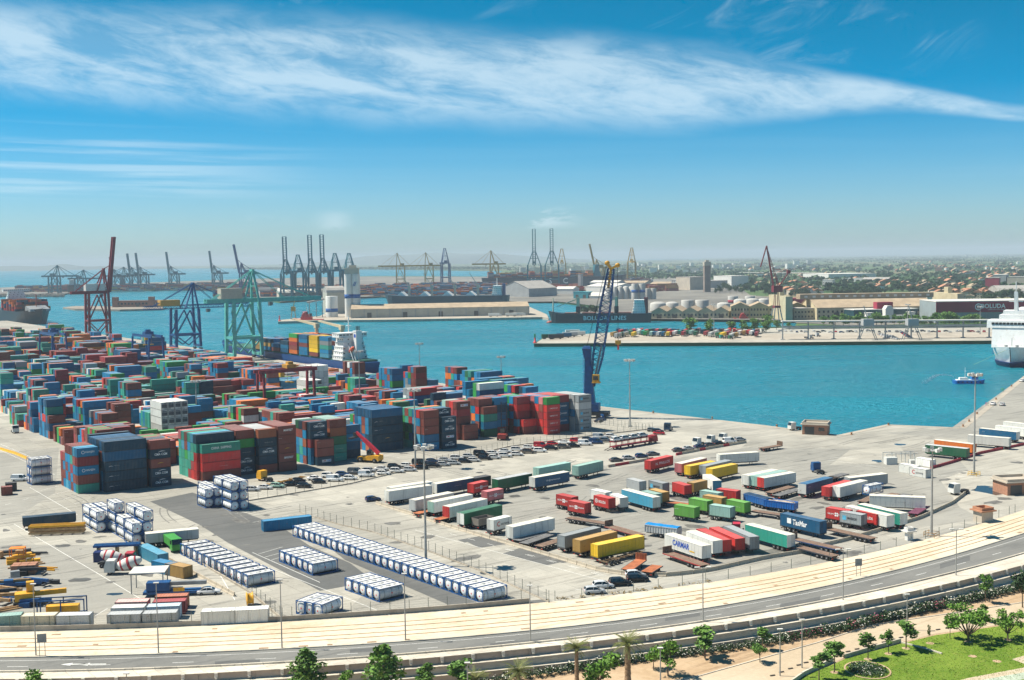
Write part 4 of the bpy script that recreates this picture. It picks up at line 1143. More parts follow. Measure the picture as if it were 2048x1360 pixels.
def tank_stack2(corner, cols, name, group, rz=TH+math.pi/2):
 p = G(*corner); k = 0
 dx = Vector((math.cos(rz-math.pi/2), math.sin(rz-math.pi/2), 0)); dy = Vector((math.cos(rz), math.sin(rz), 0))
 for (i, j, h) in cols:
  k += 1
  for t_ in range(h):
   c = p - dx*(i*2.55+1.22) + dy*(j*6.25+3.03)
   put_tank((c.x, c.y, t_*2.61), rz, 'white tank container, %s, %s stack of %s' % (('at the bottom', 'second tier', 'top tier')[t_], ordn(k), name), group)
tank_stack2((498, 1018), [(0, 0, 3), (1, 0, 3), (0, 1, 3), (1, 1, 3)], 'the pile beside the parked cars', 'tank pile beside the parked cars')
tank_stack2((447, 1012), [(0, 0, 2), (1, 0, 2), (0, 1, 2)], 'the lower pile left of it', 'tank pile beside the parked cars')
tank_stack2((308, 1085), [(0, 0, 3), (0, 1, 3), (1, 0, 2)], 'the right pile by the barrier', 'tank piles by the barrier')
tank_stack2((268, 1076), [(0, 0, 2), (0, 1, 3)], 'the middle pile by the barrier', 'tank piles by the barrier')
tank_stack2((235, 1060), [(0, 0, 2), (0, 1, 2), (1, 0, 2), (1, 1, 2)], 'the left pile by the barrier', 'tank piles by the barrier')
for t_ in range(3):
 for j in range(2):
  c = G(62, 971) + UD*3.2 + VD*(1.3+j*2.6)
  put_tank((c.x, c.y, t_*2.61), TH, 'white tank container, %s, %s rank of the stack beside the leftmost block' % (('at the bottom', 'second tier', 'top tier')[t_], ('near', 'far')[j]), 'tank stack beside the leftmost block')
# ================================================================== trailers and the boxes on them
M_DECK = paint('weathered_deck', (.21, .135, .095), .85, var=.25, scale=1.2, dirt=(.30, .26, .22))
M_DECKG = paint('grey_deck', (.16, .16, .16), .8, var=.25, scale=1.2, dirt=(.26, .24, .22))
M_CHAS = objpaint('chassis_paint', .6, .9, 0)
M_SEMI = objpaint('trailer_side_paint', .42, .8, .30)
M_DIRTYROOF = paint('canvas_roof', (.66, .63, .54), .8, var=.12, scale=.5, dirt=(.42, .36, .28))
M_LAMPR = paint('tail_lamp', (.6, .03, .02), .3, var=.05)
M_GLASS = paint('dark_glass', (.018, .025, .03), .08, var=.1, spec=.8)
_wm = {}
def wheel_mesh(r=.5, w=.3):
 k = (r, w)
 if k not in _wm:
  b = MB(); b.lathe([(r*.62, -w/2), (r*.95, -w/2), (r, -w/2+.04), (r, w/2-.04), (r*.95, w/2), (r*.62, w/2)], 14, (0, 0, 0), 'y')
  q = MB(); q.lathe([(.02, -w/2-.005), (r*.3, -w/2-.01), (r*.34, -w/2+.05), (r*.6, -w/2+.03), (r*.6, w/2-.03), (r*.34, w/2-.05), (r*.3, w/2+.01), (.02, w/2+.005)], 12, (0, 0, 0), 'y')
  _wm[k] = (b.mesh('wheel', M_TYRE), q.mesh('rim', M_RIM))
 return _wm[k]
def add_wheel(root, x, y, r=.5, w=.3):
 a, b = wheel_mesh(r, w)
 o = link('wheel', a, root, (x, y, r)); link('rim', b, o)
def place(A, B, z, L, Wd=2.5):
 a, b = G(A[0], A[1], z), G(B[0], B[1], z)
 d = (b-a).normalized(); n = Vector((-d.y, d.x, 0))
 c = a + d*(L/2) + n*(Wd/2)
 return Vector((c.x, c.y, 0)), ang(a, b)
def undercarriage(root, L, rear=-1, Wd=2.5, axles=3, deck=1.15, chas=(.05, .05, .055), mid=False):
 m = MB()
 for y in (-.5, .5): m.cbox((0, y, deck-.22), (L-.3, .14, .32))
 for i in range(5): m.cbox((-L/2+.5+i*(L-1)/4, 0, deck-.18), (.12, Wd-.2, .16))
 m.cbox((rear*(L/2-.25), 0, deck-.55), (.12, Wd-.2, .14)); m.cbox((rear*(L/2-.4), 0, deck-.4), (.12, .9, .4))
 link('chassis', m.mesh('chassis', M_CHAS), root, color=chas)
 for k in range(axles):
  x = rear*(L/2-1.6-k*1.3) if not mid else (k-(axles-1)/2)*1.3
  for y in (-1, 1): add_wheel(root, x, y*(Wd/2-.18))
 for y in (-1, 1):
  q = MB(); x = -rear*(L/2-2.3); q.cbox((x, y*.8, deck*.5-.02), (.14, .14, deck-.1)); q.cbox((x, y*.8, .03), (.35, .3, .06)); q.build('landing_leg', M_DARK, root)
 for y in (-1, 1):
  q = MB(); q.cbox((rear*(L/2-.17), y*(Wd/2-.35), deck-.5), (.06, .45, .14)); q.build('tail_lamp', M_LAMPR, root)
BOLST = MB().cbox((0, 0, 0), (.22, CW, .18)).mesh('bolster', M_CHAS)
def semi(A, B, col, label, L=13.6, H=2.75, endcol=None, roof=None, txt=None, rear=-1, group=None, deck=1.15, ribs=True, legs=True, zref=1.15, cat='trailer'):
 Wd = 2.5
 c, rz = place(A, B, zref, L, Wd)
 cc = CC[col] if isinstance(col, str) else col
 root = thing('semi_trailer', label, cat, c, rz, group, cc)
 m = MB()
 z0, z1 = deck, deck+H
 m.add([(-L/2, -Wd/2, z0), (L/2, -Wd/2, z0), (L/2, -Wd/2, z1), (-L/2, -Wd/2, z1)], [(0, 1, 2, 3)])
 m.add([(-L/2, Wd/2, z0), (L/2, Wd/2, z0), (L/2, Wd/2, z1), (-L/2, Wd/2, z1)], [(3, 2, 1, 0)])
 m.add([(-L/2, -Wd/2, z0), (L/2, -Wd/2, z0), (L/2, Wd/2, z0), (-L/2, Wd/2, z0)], [(3, 2, 1, 0)])
 fx = -rear*L/2
 m.add([(fx, -Wd/2, z0), (fx, Wd/2, z0), (fx, Wd/2, z1), (fx, -Wd/2, z1)], [(0, 1, 2, 3) if rear < 0 else (3, 2, 1, 0)])
 if ribs:
  n = int(L/1.15)
  for i in range(1, n):
   x = -L/2+L*i/n
   for y in (-Wd/2-.012, Wd/2+.012): m.cbox((x, y, (z0+z1)/2), (.05, .02, H-.2))
 for z in (z0+.07, z1-.05):
  for y in (-Wd/2-.015, Wd/2+.015): m.cbox((0, y, z), (L, .03, .12))
 link('body', m.mesh('body', M_SEMI), root)
 rf = MB(); vs = []
 n = 14
 for i in range(n+1):
  x = -L/2+L*i/n; s_ = .035*math.sin(i*2.1)
  for y in (-Wd/2, 0, Wd/2): vs.append((x, y, z1+.01+(.05+s_ if y == 0 else 0)))
 rf.add(vs, [(3*i+k, 3*i+3+k, 3*i+4+k, 3*i+1+k) for i in range(n) for k in (0, 1)])
 rc = roof or 'pale'
 if rc == 'pale': rf.build('roof', M_DIRTYROOF, root)
 else: link('roof', rf.mesh('roof', M_SEMI), root, color=CC[rc])
 for s_ in (-1, 1):
  q = MB(); x = rear*(L/2); y0, y1 = (.01, Wd/2) if s_ > 0 else (-Wd/2, -.01)
  q.box(min(x, x-rear*.06), max(x, x-rear*.06), y0, y1, z0+.02, z1-.02)
  for k in (.3, .75):
   y = y0+(y1-y0)*k; q.box(min(x, x+rear*.04), max(x, x+rear*.04), y-.025, y+.025, z0+.05, z1-.05)
  link('door', q.mesh('door', M_SEMI), root, color=CC[endcol] if endcol else (cc if not txt else CC['white']))
 undercarriage(root, L, rear, Wd, 3, deck)
 if txt: side_text(root, L, H, txt, Wd+.05, deck)
 return root
def flatbed(A, B, label, L=12.4, deckmat=None, head=0, axles=3, zref=1.2, group=None, tilt=0.0, side=(.05, .05, .06), rear=-1):
 Wd = 2.5
 c, rz = place(A, B, zref, L, Wd)
 root = thing('flatbed_trailer', label, 'trailer', c, rz, group)
 dm = deckmat or M_DECK
 n = 5
 for i in range(n):
  y0 = -Wd/2+.06+i*(Wd-.12)/n
  m = MB(); m.box(-L/2+.05, L/2-.05, y0+.015, y0+(Wd-.12)/n-.015, 1.14, 1.20); m.build('plank', dm, root)
 m = MB()
 for y in (-Wd/2, Wd/2): m.cbox((0, y, 1.10), (L, .09, .2))
 link('side_rail', m.mesh('side_rail', M_CHAS), root, color=side)
 if head:
  m = MB(); m.cbox((head*(L/2-.05), 0, 1.9), (.08, Wd, 1.4))
  for y in (-.9, -.3, .3, .9): m.cbox((head*(L/2-.12), y, 1.9), (.08, .09, 1.4))
  m.build('bulkhead', dm, root)
 undercarriage(root, L, rear, Wd, axles, 1.12)
 return root
def skeletal(A, B, label, L=12.4, col=(.30, .20, .08), zref=1.2, load_z=1.2, group=None, rear=-1):
 Wd = 2.45
 c, rz = place(A, B, zref, L, Wd)
 root = thing('container_chassis', label, 'trailer', c, rz, group)
 for x in (-L/2+.1, -L/6, L/6, L/2-.1): link('bolster', BOLST, root, (x, 0, 1.08), color=col)
 undercarriage(root, L, rear, Wd, 3, 1.15, col)
 return root
def boxed(A, B, col, label, L=C20, H=2.6, txt=None, flip=False, chassis=True, tl=None, group=None, zref=1.2, cname=None, trailer='skel', rear=-1):
 c, rz = place(A, B, zref, L, CW)
 root = container((c.x, c.y, 1.2 if chassis else 0), rz+(math.pi if flip else 0), L, H, col, label, group, None)
 if txt: side_text(root, L, H, txt, CW, 0, 1 if flip else -1)
 if chassis:
  TL = max(L, 7.6) if L < 8 else L
  t_ = thing('container_chassis', tl or ('trailer carrying the ' + ' '.join(label.split()[:12])), 'trailer', (c.x, c.y, 0), rz, 'trailers under containers')
  for x in (-L/2+.12, L/2-.12, 0): link('bolster', BOLST, t_, (x, 0, 1.09), color=(.06, .05, .05))
  undercarriage(t_, TL, rear, 2.45, 3 if L > 8 else 2, 1.15)
 return root
semi((778, 1003), (866, 990), 'white', 'white box trailer at the far left end of the trailer rows', txt=None)
semi((783, 996), (872, 982), 'white', 'white box trailer hidden behind the leftmost white one')
semi((874, 988), (952, 974), 'dkblue', 'navy curtain trailer with pale lettering, right of the leftmost white trailers', txt='thin')
boxed((950, 975), (994, 967), 'black', 'dark grey container behind the two red short containers', C20, 2.6)
semi((996, 979), (1062, 966), 'dkgreen', 'long dark green trailer left of the navy web-address trailer', roof='silver')
semi((1070, 975), (1151, 960), 'dkblue', 'navy trailer with web address in white on its side', txt='info')
semi((1078, 955), (1120, 947), 'mint', 'pale green trailer whose roof shows over the navy web-address one', roof='mint')
boxed((1157, 952), (1217, 938), 'mint', 'pale green long container trailer at the end beside the barrier', C40, 2.9)
boxed((948, 987), (990, 977), 'red', 'red short container, rear one of the pair beside the dark trailers', C20, 2.6, 'grupo')
boxed((975, 1003), (1023, 993), 'pink', 'faded red short container with white flower emblem beside the dark trailers', C20, 2.6, 'grupo')
semi((831, 1022), (921, 1003), 'silver', 'light grey box trailer behind the barrier row', ribs=True)
semi((868, 1026), (958, 1007), 'white', 'white box trailer tucked behind the mauve lettered one', endcol='mint')
semi((899, 1036), (982, 1017), 'white', 'white trailer with mauve lettering and open red rear', txt='pink', endcol='red')
semi((928, 1050), (1032, 1025), 'dkgreen', 'dark green curtain trailer with white rear doors and sand coloured roof', endcol='white', roof='dkgreen')
boxed((988, 1062), (1034, 1051), 'white', 'white short container with grey lettering and red arc, left trailer rows', C20, 2.6, 'acciona')
semi((1026, 1078), (1122, 1056), 'white', 'long white curtain trailer between the flatbeds and the lettered white container', roof='pale')
flatbed((838, 1028), (905, 1012), 'rusty empty flatbed between the white and grey trailers at far left', deckmat=paint('rust_deck', (.42, .14, .06), .85, var=.25, dirt=(.25, .12, .07)))
flatbed((880, 1040), (930, 1028), 'short rusty flatbed in front of the light grey trailer', L=9, deckmat=MATS['rust_deck'])
flatbed((1040, 1082), (1100, 1064), 'dark empty flatbed, leftmost of three lying together', L=11, deckmat=M_DECKG)
flatbed((1055, 1088), (1112, 1068), 'dark empty flatbed, middle of three lying together', L=11, deckmat=M_DECKG)
flatbed((1085, 1094), (1130, 1080), 'brown empty flatbed, right one of three lying together', L=11)
boxed((1130, 1097), (1203, 1078), 'grey', 'blue grey long container left of the two yellow ones', C40, 2.75)
boxed((1161, 1106), (1246, 1084), 'tan', 'ochre yellow long container behind the bright yellow one', C40, 2.75, 'thindark')
boxed((1196, 1116), (1290, 1096), 'yellow', 'bright yellow long container at the near corner of the trailer park', C45, 2.75, 'thindark')
skeletal((1215, 1124), (1300, 1098), 'rusty skeletal trailer in front of the bright yellow container', col=(.26, .17, .10))
boxed((1302, 940), (1362, 925), 'red', 'red long container with big white lettering near the barrier', C40, 2.75, 'pinillos')
semi((1363, 946), (1420, 932), 'pink', 'faded pink trailer between the lettered red container and the yellow ones', roof='pale')
boxed((1381, 951), (1445, 938), 'yellow', 'yellow long container, left of the two near the far barrier', C40, 2.75, 'thindark')
semi((1412, 951), (1470, 937), 'grey', 'blue grey trailer squeezed between two yellow containers', roof='grey')
boxed((1425, 957), (1489, 943), 'yellow', 'yellow long container, right of the two near the far barrier', C40, 2.75, 'thindark')
semi((1440, 927), (1499, 923), 'white', 'white box trailer with blue lettering behind the yellow containers', txt='thindark')
boxed((1388, 985), (1418, 978), 'tan', 'tan short container among the grey and red ones', C20, 2.6)
semi((1405, 968), (1428, 983), 'white', 'white trailer with blue rear doors behind the tan container', L=10, rear=1, endcol='ltblue')
boxed((1344, 982), (1377, 992), 'red', 'bright red open short container beside the tan one', C20, 2.5, flip=True)
boxed((1297, 979), (1330, 987), 'grey', 'grey short container with dark lettering in the middle of the park', C20, 2.6, 'maersk', flip=True)
boxed((1253, 975), (1286, 984), 'silver', 'silver grey short container left of the lettered grey one', C20, 2.6, flip=True)
semi((1243, 999), (1279, 1009), 'ltblue', 'turquoise curtain trailer with white rear doors', L=13.6, rear=1, endcol='white')
boxed((1281, 1001), (1305, 1007), 'mint', 'pale mint short container right of the turquoise trailer', C20, 2.6, flip=True)
boxed((1297, 997), (1318, 1003), 'tan', 'olive tan short container behind the pale mint one', C20, 2.6, flip=True)
boxed((1187, 1010), (1223, 1019), 'red', 'red short container with round white emblem, behind the flower emblem pair', C20, 2.6, 'boluda', flip=True)
boxed((1219, 1007), (1241, 1016), 'white', 'white short container left of the turquoise trailer', C20, 2.6, flip=True)
boxed((1180, 998), (1212, 1005), 'white', 'white short container behind the round emblem red one', C20, 2.6, flip=True)
boxed((1112, 1008), (1148, 1016), 'red', 'faded red short container, rear of the flower emblem pair', C20, 2.6, 'grupo', flip=True)
boxed((1135, 1021), (1170, 1028), 'red', 'red short container with white flower emblem on a long flatbed', C20, 2.6, 'grupo', flip=True)
boxed((1348, 1030), (1398, 1038), 'lime', 'bright green short container, nearest of the green cluster', C20, 2.6, 'mini', flip=True)
boxed((1377, 1016), (1420, 1024), 'lime', 'bright green short container in the middle of the green cluster', C20, 2.6, flip=True)
boxed((1418, 1030), (1465, 1037), 'mint', 'pale grey green short container beside the nearest green one', C20, 2.6, flip=True)
boxed((1399, 1000), (1445, 1008), 'mint', 'pale green short container at the back of the green cluster', C20, 2.6, flip=True)
boxed((1452, 1019), (1492, 1027), 'lime', 'bright green short container at the right of the green cluster', C20, 2.6, 'thin', flip=True)
boxed((1432, 997), (1478, 1003), 'red', 'red short container behind the green cluster', C20, 2.6, flip=True)
boxed((1405, 1010), (1440, 1016), 'tan', 'tan short container wedged inside the green cluster', C20, 2.6, flip=True)
semi((1528, 976), (1597, 963), 'white', 'white box trailer with a raspberry red rear, right of the yellow containers', endcol='red', txt='thindark')
semi((1497, 971), (1560, 958), 'white', 'white box trailer, leftmost of three right of the yellow containers')
semi((1514, 973), (1580, 960), 'white', 'white trailer with green grey rear, middle of three beside the yellow containers', endcol='mint', roof='mint')
semi((1612, 989), (1668, 974), 'dkblue', 'dark blue trailer standing on its legs in the right of the park', roof='dkblue', txt='mini')
boxed((1659, 994), (1710, 979), 'red', 'red long container right of the dark blue standing trailer', C40, 2.6)
semi((1680, 995), (1742, 979), 'white', 'white trailer with stained roof beside the red long container')
semi((1700, 976), (1783, 966), 'grey', 'long grey ribbed trailer with pale broken roof', L=13.6)
semi((1739, 1012), (1855, 1017), 'white', 'white refrigerated trailer with blue disc, long side facing the road', txt='thindark', L=13.6, H=2.7)
boxed((1651, 1036), (1680, 1041), 'red', 'red short container with white emblem right of the big blue one', C20, 2.6, 'grupo', flip=True)
boxed((1679, 1044), (1722, 1052), 'grey', 'grey short container with dark lettering by the curved barrier', C20, 2.6, 'maersk', flip=True)
boxed((1712, 1042), (1750, 1050), 'red', 'red short container with white lettering by the curved barrier', C20, 2.6, 'boluda', flip=True)
semi((1690, 1034), (1770, 1054), 'white', 'white trailer behind the red lettered container by the barrier', L=13.6, rear=1)
semi((1715, 1030), (1790, 1048), 'teal', 'white roofed teal trailer at the right end of the barrier row', L=13.6, rear=1, endcol='white')
boxed((1560, 1050), (1655, 1072), 'dkblue', 'blue long container with big white lettering on a flatbed', C40, 2.9, 'tasmar', flip=True)
semi((1490, 1072), (1583, 1098), 'teal', 'teal curtain trailer with cream roof and white rear doors', rear=1, endcol='white', txt=None)
semi((1329, 1092), (1416, 1122), 'white', 'white curtain trailer with large blue and yellow lettering', rear=1, endcol='white', txt='carmar', L=13.6)
semi((1372, 1086), (1442, 1114), 'white', 'stained white trailer right behind the blue lettered one', L=11, rear=1)
boxed((1392, 1080), (1464, 1114), 'red', 'red long container, left of two with ends to the barrier', C40, 2.6, flip=True)
boxed((1418, 1077), (1490, 1110), 'red', 'red long container, right of two with ends to the barrier', C40, 2.6, flip=True)
boxed((1446, 1075), (1515, 1106), 'grey', 'blue grey long container with its end to the barrier', C40, 2.75, flip=True)
flatbed((1290, 1068), (1226, 1050), 'pale red empty flatbed left of the tarpaulin trailer', L=12, head=1, side=(.35, .10, .08))
flatbed((1265, 1140), (1310, 1108), 'rusty steep flatbed lying at the near corner beside the ochre ones', L=9, deckmat=MATS['rust_deck'], head=1)
flatbed((1304, 1145), (1338, 1124), 'short rusty brown flatbed at the near barrier corner', L=6, deckmat=MATS['rust_deck'])
flatbed((1325, 1106), (1414, 1136), 'brown flatbed with grey bulkhead in front of the blue lettered trailer', L=13, head=-1, side=(.35, .04, .04), rear=1)
flatbed((1580, 1078), (1660, 1096), 'brown flatbed with dark bulkhead in front of the big blue container', L=13, head=-1, rear=1, side=(.02, .06, .18))
flatbed((1650, 1058), (1722, 1074), 'brown flatbed right of the big blue container', L=13, head=-1, rear=1)
flatbed((1580, 1092), (1635, 1106), 'brown flatbed beside the teal curtain trailer, near the barrier', L=12, rear=1)
flatbed((1130, 1036), (1180, 1044), 'long flatbed under the flower emblem red container', L=12, rear=-1, deckmat=M_DECK)
flatbed((1310, 1002), (1370, 1010), 'rusty flatbed behind the open red container', L=12, rear=1, deckmat=MATS['rust_deck'])
flatbed((1545, 986), (1610, 968), 'brown flatbed in front of the white trailer with raspberry rear', L=12)
flatbed((1560, 992), (1620, 974), 'grey flatbed left of the dark blue standing trailer', L=12, deckmat=M_DECKG)
flatbed((1500, 1022), (1555, 1030), 'brown flatbed right of the green cluster', L=12, rear=1)
flatbed((1400, 1062), (1450, 1068), 'blue grey flatbed with blue bulkhead behind the teal trailer', L=10, rear=1, head=1, deckmat=M_DECKG)
flatbed((1528, 897), (1578, 889), 'lone flatbed with wooden bulkhead out on the open quay', L=9.5, head=1, axles=2)
for i, (a, b, n_) in enumerate([((1640, 965), (1690, 950), 'nearest the blue tipper cab'), ((1660, 958), (1712, 944), 'second beside the blue tipper cab'), ((1700, 962), (1740, 948), 'third beside the blue tipper cab'), ((1730, 960), (1775, 945), 'fourth beside the blue tipper cab'), ((1760, 1000), (1810, 985), 'behind the long white refrigerated trailer'), ((1790, 1002), (1835, 985), 'right of the tank on the trailer')]):
 flatbed(a, b, 'grey empty flatbed, %s' % n_, L=11, deckmat=(M_DECKG if i % 2 else M_DECK), group='flatbeds at the back of the park')
flatbed((1835, 1028), (1880, 1000), 'purple framed flatbed by the gate', L=11, deckmat=paint('purple_deck', (.16, .05, .09), .8, var=.2), side=(.16, .04, .08))
semi((1850, 906), (1926, 914), 'dkgreen', 'green curtain trailer with orange logo by the red barrier', L=13.6, rear=1, H=2.7, roof='silver')
semi((1868, 896), (1940, 905), 'orange', 'orange trailer behind the green curtain trailer', L=13.6, rear=1)
semi((1935, 886), (2014, 893), 'white', 'white trailer with net cover right of the orange one', L=13.6, rear=1)
semi((1958, 872), (2030, 880), 'dkblue', 'navy trailer behind the white one by the red barrier', L=13.6, rear=1, txt='mini')
semi((1990, 866), (2070, 876), 'white', 'white trailer second from the right edge of the upper group', L=13.6, rear=1)
semi((2006, 858), (2085, 868), 'white', 'white trailer at the right edge behind all others', L=13.6, rear=1)
boxed((1818, 951), (1851, 957), 'white', 'white short container with grey lettering and red arc, near the gate', C20, 2.6, 'acciona', flip=True, chassis=False, zref=0)
boxed((1797, 944), (1830, 950), 'white', 'rust stained white short container behind the lettered one near the gate', C20, 2.6, flip=True, chassis=False, zref=0)
boxed((1830, 930), (1862, 936), 'white', 'white short container at the back near the scrap pile', C20, 2.4, flip=True, chassis=False, zref=0)
tk = G(1737, 1000); put_tank((tk.x+2, tk.y+3, 1.2), R(38), 'white tank container with blue frame on a trailer among the flatbeds', 'tank containers on trailers')
flatbed((1733, 1004), (1772, 986), 'flatbed carrying the white tank among the trailers', L=9)
def tipper(A, B, col, label, tarp=None, L=8.5, rear=1, load=None):
 Wd = 2.5
 c, rz = place(A, B, 1.1, L, Wd)
 root = thing('tipper_trailer', label, 'trailer', c, rz, None, CC[col] if isinstance(col, str) else col)
 m = MB(); z0, z1 = 1.15, 2.75
 for y in (-Wd/2, Wd/2-.08): m.box(-L/2, L/2, y, y+.08, z0, z1)
 for x in (-L/2, L/2-.08): m.box(x, x+.08, -Wd/2+.09, Wd/2-.09, z0, z1)
 m.box(-L/2, L/2, -Wd/2, Wd/2, z0-.08, z0)
 n = int(L/.7)
 for i in range(n+1):
  x = -L/2+.1+(L-.2)*i/n
  for y in (-Wd/2-.05, Wd/2+.05): m.cbox((x, y, (z0+z1)/2), (.11, .10, z1-z0))
 for y in (-Wd/2-.04, Wd/2+.04): m.cbox((0, y, z1), (L, .14, .14))
 link('tub', m.mesh('tub', M_SEMI), root)
 if tarp:
  t2 = MB(); vs = []
  for i in range(9):
   x = -L/2+L*i/8
   for y, dz in ((-Wd/2, .09), (-.6, .24), (.6, .26), (Wd/2, .09)): vs.append((x, y, z1+dz+.05*math.sin(i*2.3+y)))
  t2.add(vs, [(4*i+k, 4*i+4+k, 4*i+5+k, 4*i+1+k) for i in range(8) for k in range(3)]); t2.build('tarpaulin', tarp, root)
 if load:
  t2 = MB(); vs = []; rg_ = random.Random(3)
  for i in range(11):
   for j in range(5): vs.append((-L/2+.15+(L-.3)*i/10, -Wd/2+.15+(Wd-.3)*j/4, z1-.3+(rg_.uniform(0, .5) if 0 < i < 10 and 0 < j < 4 else -.2)))
  t2.add(vs, [(5*i+j, 5*i+5+j, 5*i+6+j, 5*i+1+j) for i in range(10) for j in range(4)]); t2.build('load', load, root)
 undercarriage(root, L, rear, Wd, 3, 1.1)
 return root
tipper((1289, 1063), (1334, 1069), 'silver', 'grey ribbed tipper trailer covered with a bright blue tarpaulin', paint('blue_tarp', (.01, .22, .55), .5, var=.1))
tipper((1487, 1000), (1521, 1009), (.02, .12, .36), 'blue tipper trailer with dark tarpaulin behind the other blue one', paint('navy_tarp', (.02, .05, .10), .6, var=.2), L=9)
tipper((1527, 1012), (1580, 1019), (.01, .14, .48), 'bright blue tipper trailer loaded with rubble', None, L=8.5, load=paint('rubble', (.40, .33, .26), .9, var=.4, scale=2))
tipper((957, 1052), (985, 1046), (.18, .16, .14), 'small brown open skip trailer between the green and white ones', None, L=5, rear=-1)
# ================================================================== cars
M_CAR = objpaint('car_paint', .22, .12, 0)
def car_proto(kind):
 root = thing('parked_car', 'x', 'car')
 if kind == 'hatch': L, W_, H, pr, gl = 4.2, 1.76, 1.5, [(-2.1,.35),(-2.1,.85),(-2.0,.98),(1.15,.93),(2.0,.78),(2.1,.55),(2.1,.3)], [(-2.0,.96),(-1.75,1.38),(-1.2,1.49),(.15,1.47),(.55,1.30),(1.2,.92)]
 elif kind == 'sedan': L, W_, H, pr, gl = 4.5, 1.78, 1.45, [(-2.25,.35),(-2.25,.8),(-2.15,.95),(-1.5,1.0),(1.15,.93),(2.1,.76),(2.25,.55),(2.25,.3)], [(-1.65,.98),(-1.0,1.36),(-.4,1.44),(.25,1.42),(.6,1.27),(1.2,.92)]
 elif kind == 'van': L, W_, H, pr, gl = 4.9, 1.95, 2.1, [(-2.45,.35),(-2.45,1.15),(1.5,1.15),(2.3,.95),(2.45,.6),(2.45,.3)], [(-2.45,1.13),(-2.42,1.98),(-2.2,2.08),(.75,2.06),(1.1,1.85),(1.62,1.13)]
 else: L, W_, H, pr, gl = 4.5, 1.84, 1.7, [(-2.25,.4),(-2.25,.95),(-2.15,1.08),(1.2,1.05),(2.1,.9),(2.25,.65),(2.25,.35)], [(-2.15,1.06),(-1.95,1.58),(-1.4,1.69),(.2,1.67),(.6,1.48),(1.22,1.03)]
 b = MB(); n = len(pr)
 def sect(prof, y, ins): return [(x, y*(1-ins*(1 if i in (2,) else 0)), z) for i, (x, z) in enumerate(prof)]
 vs = []
 ys = [-W_/2, -W_/2+.10, W_/2-.10, W_/2]
 for k, y in enumerate(ys):
  for (x, z) in pr:
   e = k in (0, 3)
   vs.append((x*(.97 if e else 1), y, z-(.05 if e and z > .7 else 0)+(.0)))
 fs = []
 for k in range(3):
  for i in range(n):
   j = (i+1) % n; fs.append((k*n+i, k*n+j, (k+1)*n+j, (k+1)*n+i))
 fs += [tuple(reversed(range(n))), tuple(range(3*n, 4*n))]
 b.sm = True; b.add(vs, fs)
 g2 = gl; yb, yt = W_/2-.06, W_/2-.20
 def gy(z):
  t_ = (z-gl[0][1])/(max(q[1] for q in gl)-gl[0][1]); return yb+(yt-yb)*max(0, min(1, t_))
 b.sm = False
 r0, r1 = (gl[1], gl[4]) if kind != 'van' else (gl[1], gl[4])
 rp = [gl[1], gl[2], gl[3], gl[4]]
 vs = []
 for x, z in rp: vs += [(x, -gy(z)-.005, z+.012), (x, gy(z)+.005, z+.012)]
 b.add(vs, [(2*i, 2*i+2, 2*i+3, 2*i+1) for i in range(3)])
 for s_ in (-1, 1):
  for (p, q) in ((gl[0], gl[1]), (gl[4], gl[5])): b.beam((p[0], s_*(gy(p[1])-.02), p[1]), (q[0], s_*(gy(q[1])-.02), q[1]), .09)
  xm = -.35; b.beam((xm, s_*(yb-.01), gl[0][1]), (xm, s_*(yt+.0), gl[2][1]-.02), .09)
  if kind == 'van': b.add([(-2.44, s_*(yb+.01), 1.13), (.0, s_*(yb+.01), 1.13), (.0, s_*(yt+.02), 2.04), (-2.4, s_*(yt+.02), 2.0)], [(0, 1, 2, 3) if s_ < 0 else (3, 2, 1, 0)])
 body = b.build('body', M_CAR, root)
 g = MB(); vs = []
 for x, z in gl: vs += [(x, -gy(z)+.015, z-.012), (x, gy(z)-.015, z-.012)]
 m_ = len(gl)
 g.add(vs, [(2*i, 2*i+2, 2*i+3, 2*i+1) for i in range(m_-1)] + [tuple(2*i for i in reversed(range(m_))), tuple(2*i+1 for i in range(m_))])
 o = g.build('window_glass', M_GLASS, root)
 for x in (-L/2*.62, L/2*.62):
  for y in (-1, 1):
   a_, b_ = wheel_mesh(.32, .2); w_ = link('wheel', a_, root, (x, y*(W_/2-.09), .32)); link('rim', b_, w_)
 zl = pr[-2][1]+.08
 for y in (-1, 1):
  q = MB(); q.cbox((L/2-.05, y*(W_/2-.32), zl), (.12, .34, .16)); q.build('headlight', paint('lamp_clear', (.8, .8, .78), .1, var=.02), root)
  q = MB(); q.cbox((-L/2+.03, y*(W_/2-.2), zl+.18), (.10, .22, .2)); q.build('tail_light', M_LAMPR, root)
  q = MB(); q.cbox((.75, y*(W_/2+.07), gl[0][1]+.06), (.16, .16, .13)); q.build('wing_mirror', M_DARK, root)
 return root
CARP = {}
CARCOL = dict(white=(.78, .78, .76), silver=(.50, .52, .53), black=(.012, .013, .015), grey=(.10, .11, .12), blue=(.015, .045, .13), red=(.50, .02, .03), green=(.35, .55, .45), brown=(.10, .085, .07))
def car(p, rz, kind, col, label, group):
 if kind not in CARP:
  CARP[kind] = car_proto(kind); r = CARP[kind]
  r.location = p; r.rotation_euler = (0, 0, rz); r['label'] = label
  if group: r['group'] = group
  r.color = (*CARCOL[col], 1)
  for c in r.children:
   c.color = r.color
  return r
 return dup(CARP[kind], p, rz, label, group, CARCOL[col])
KN = dict(hatch='hatchback', sedan='saloon car', van='van', suv='tall car')
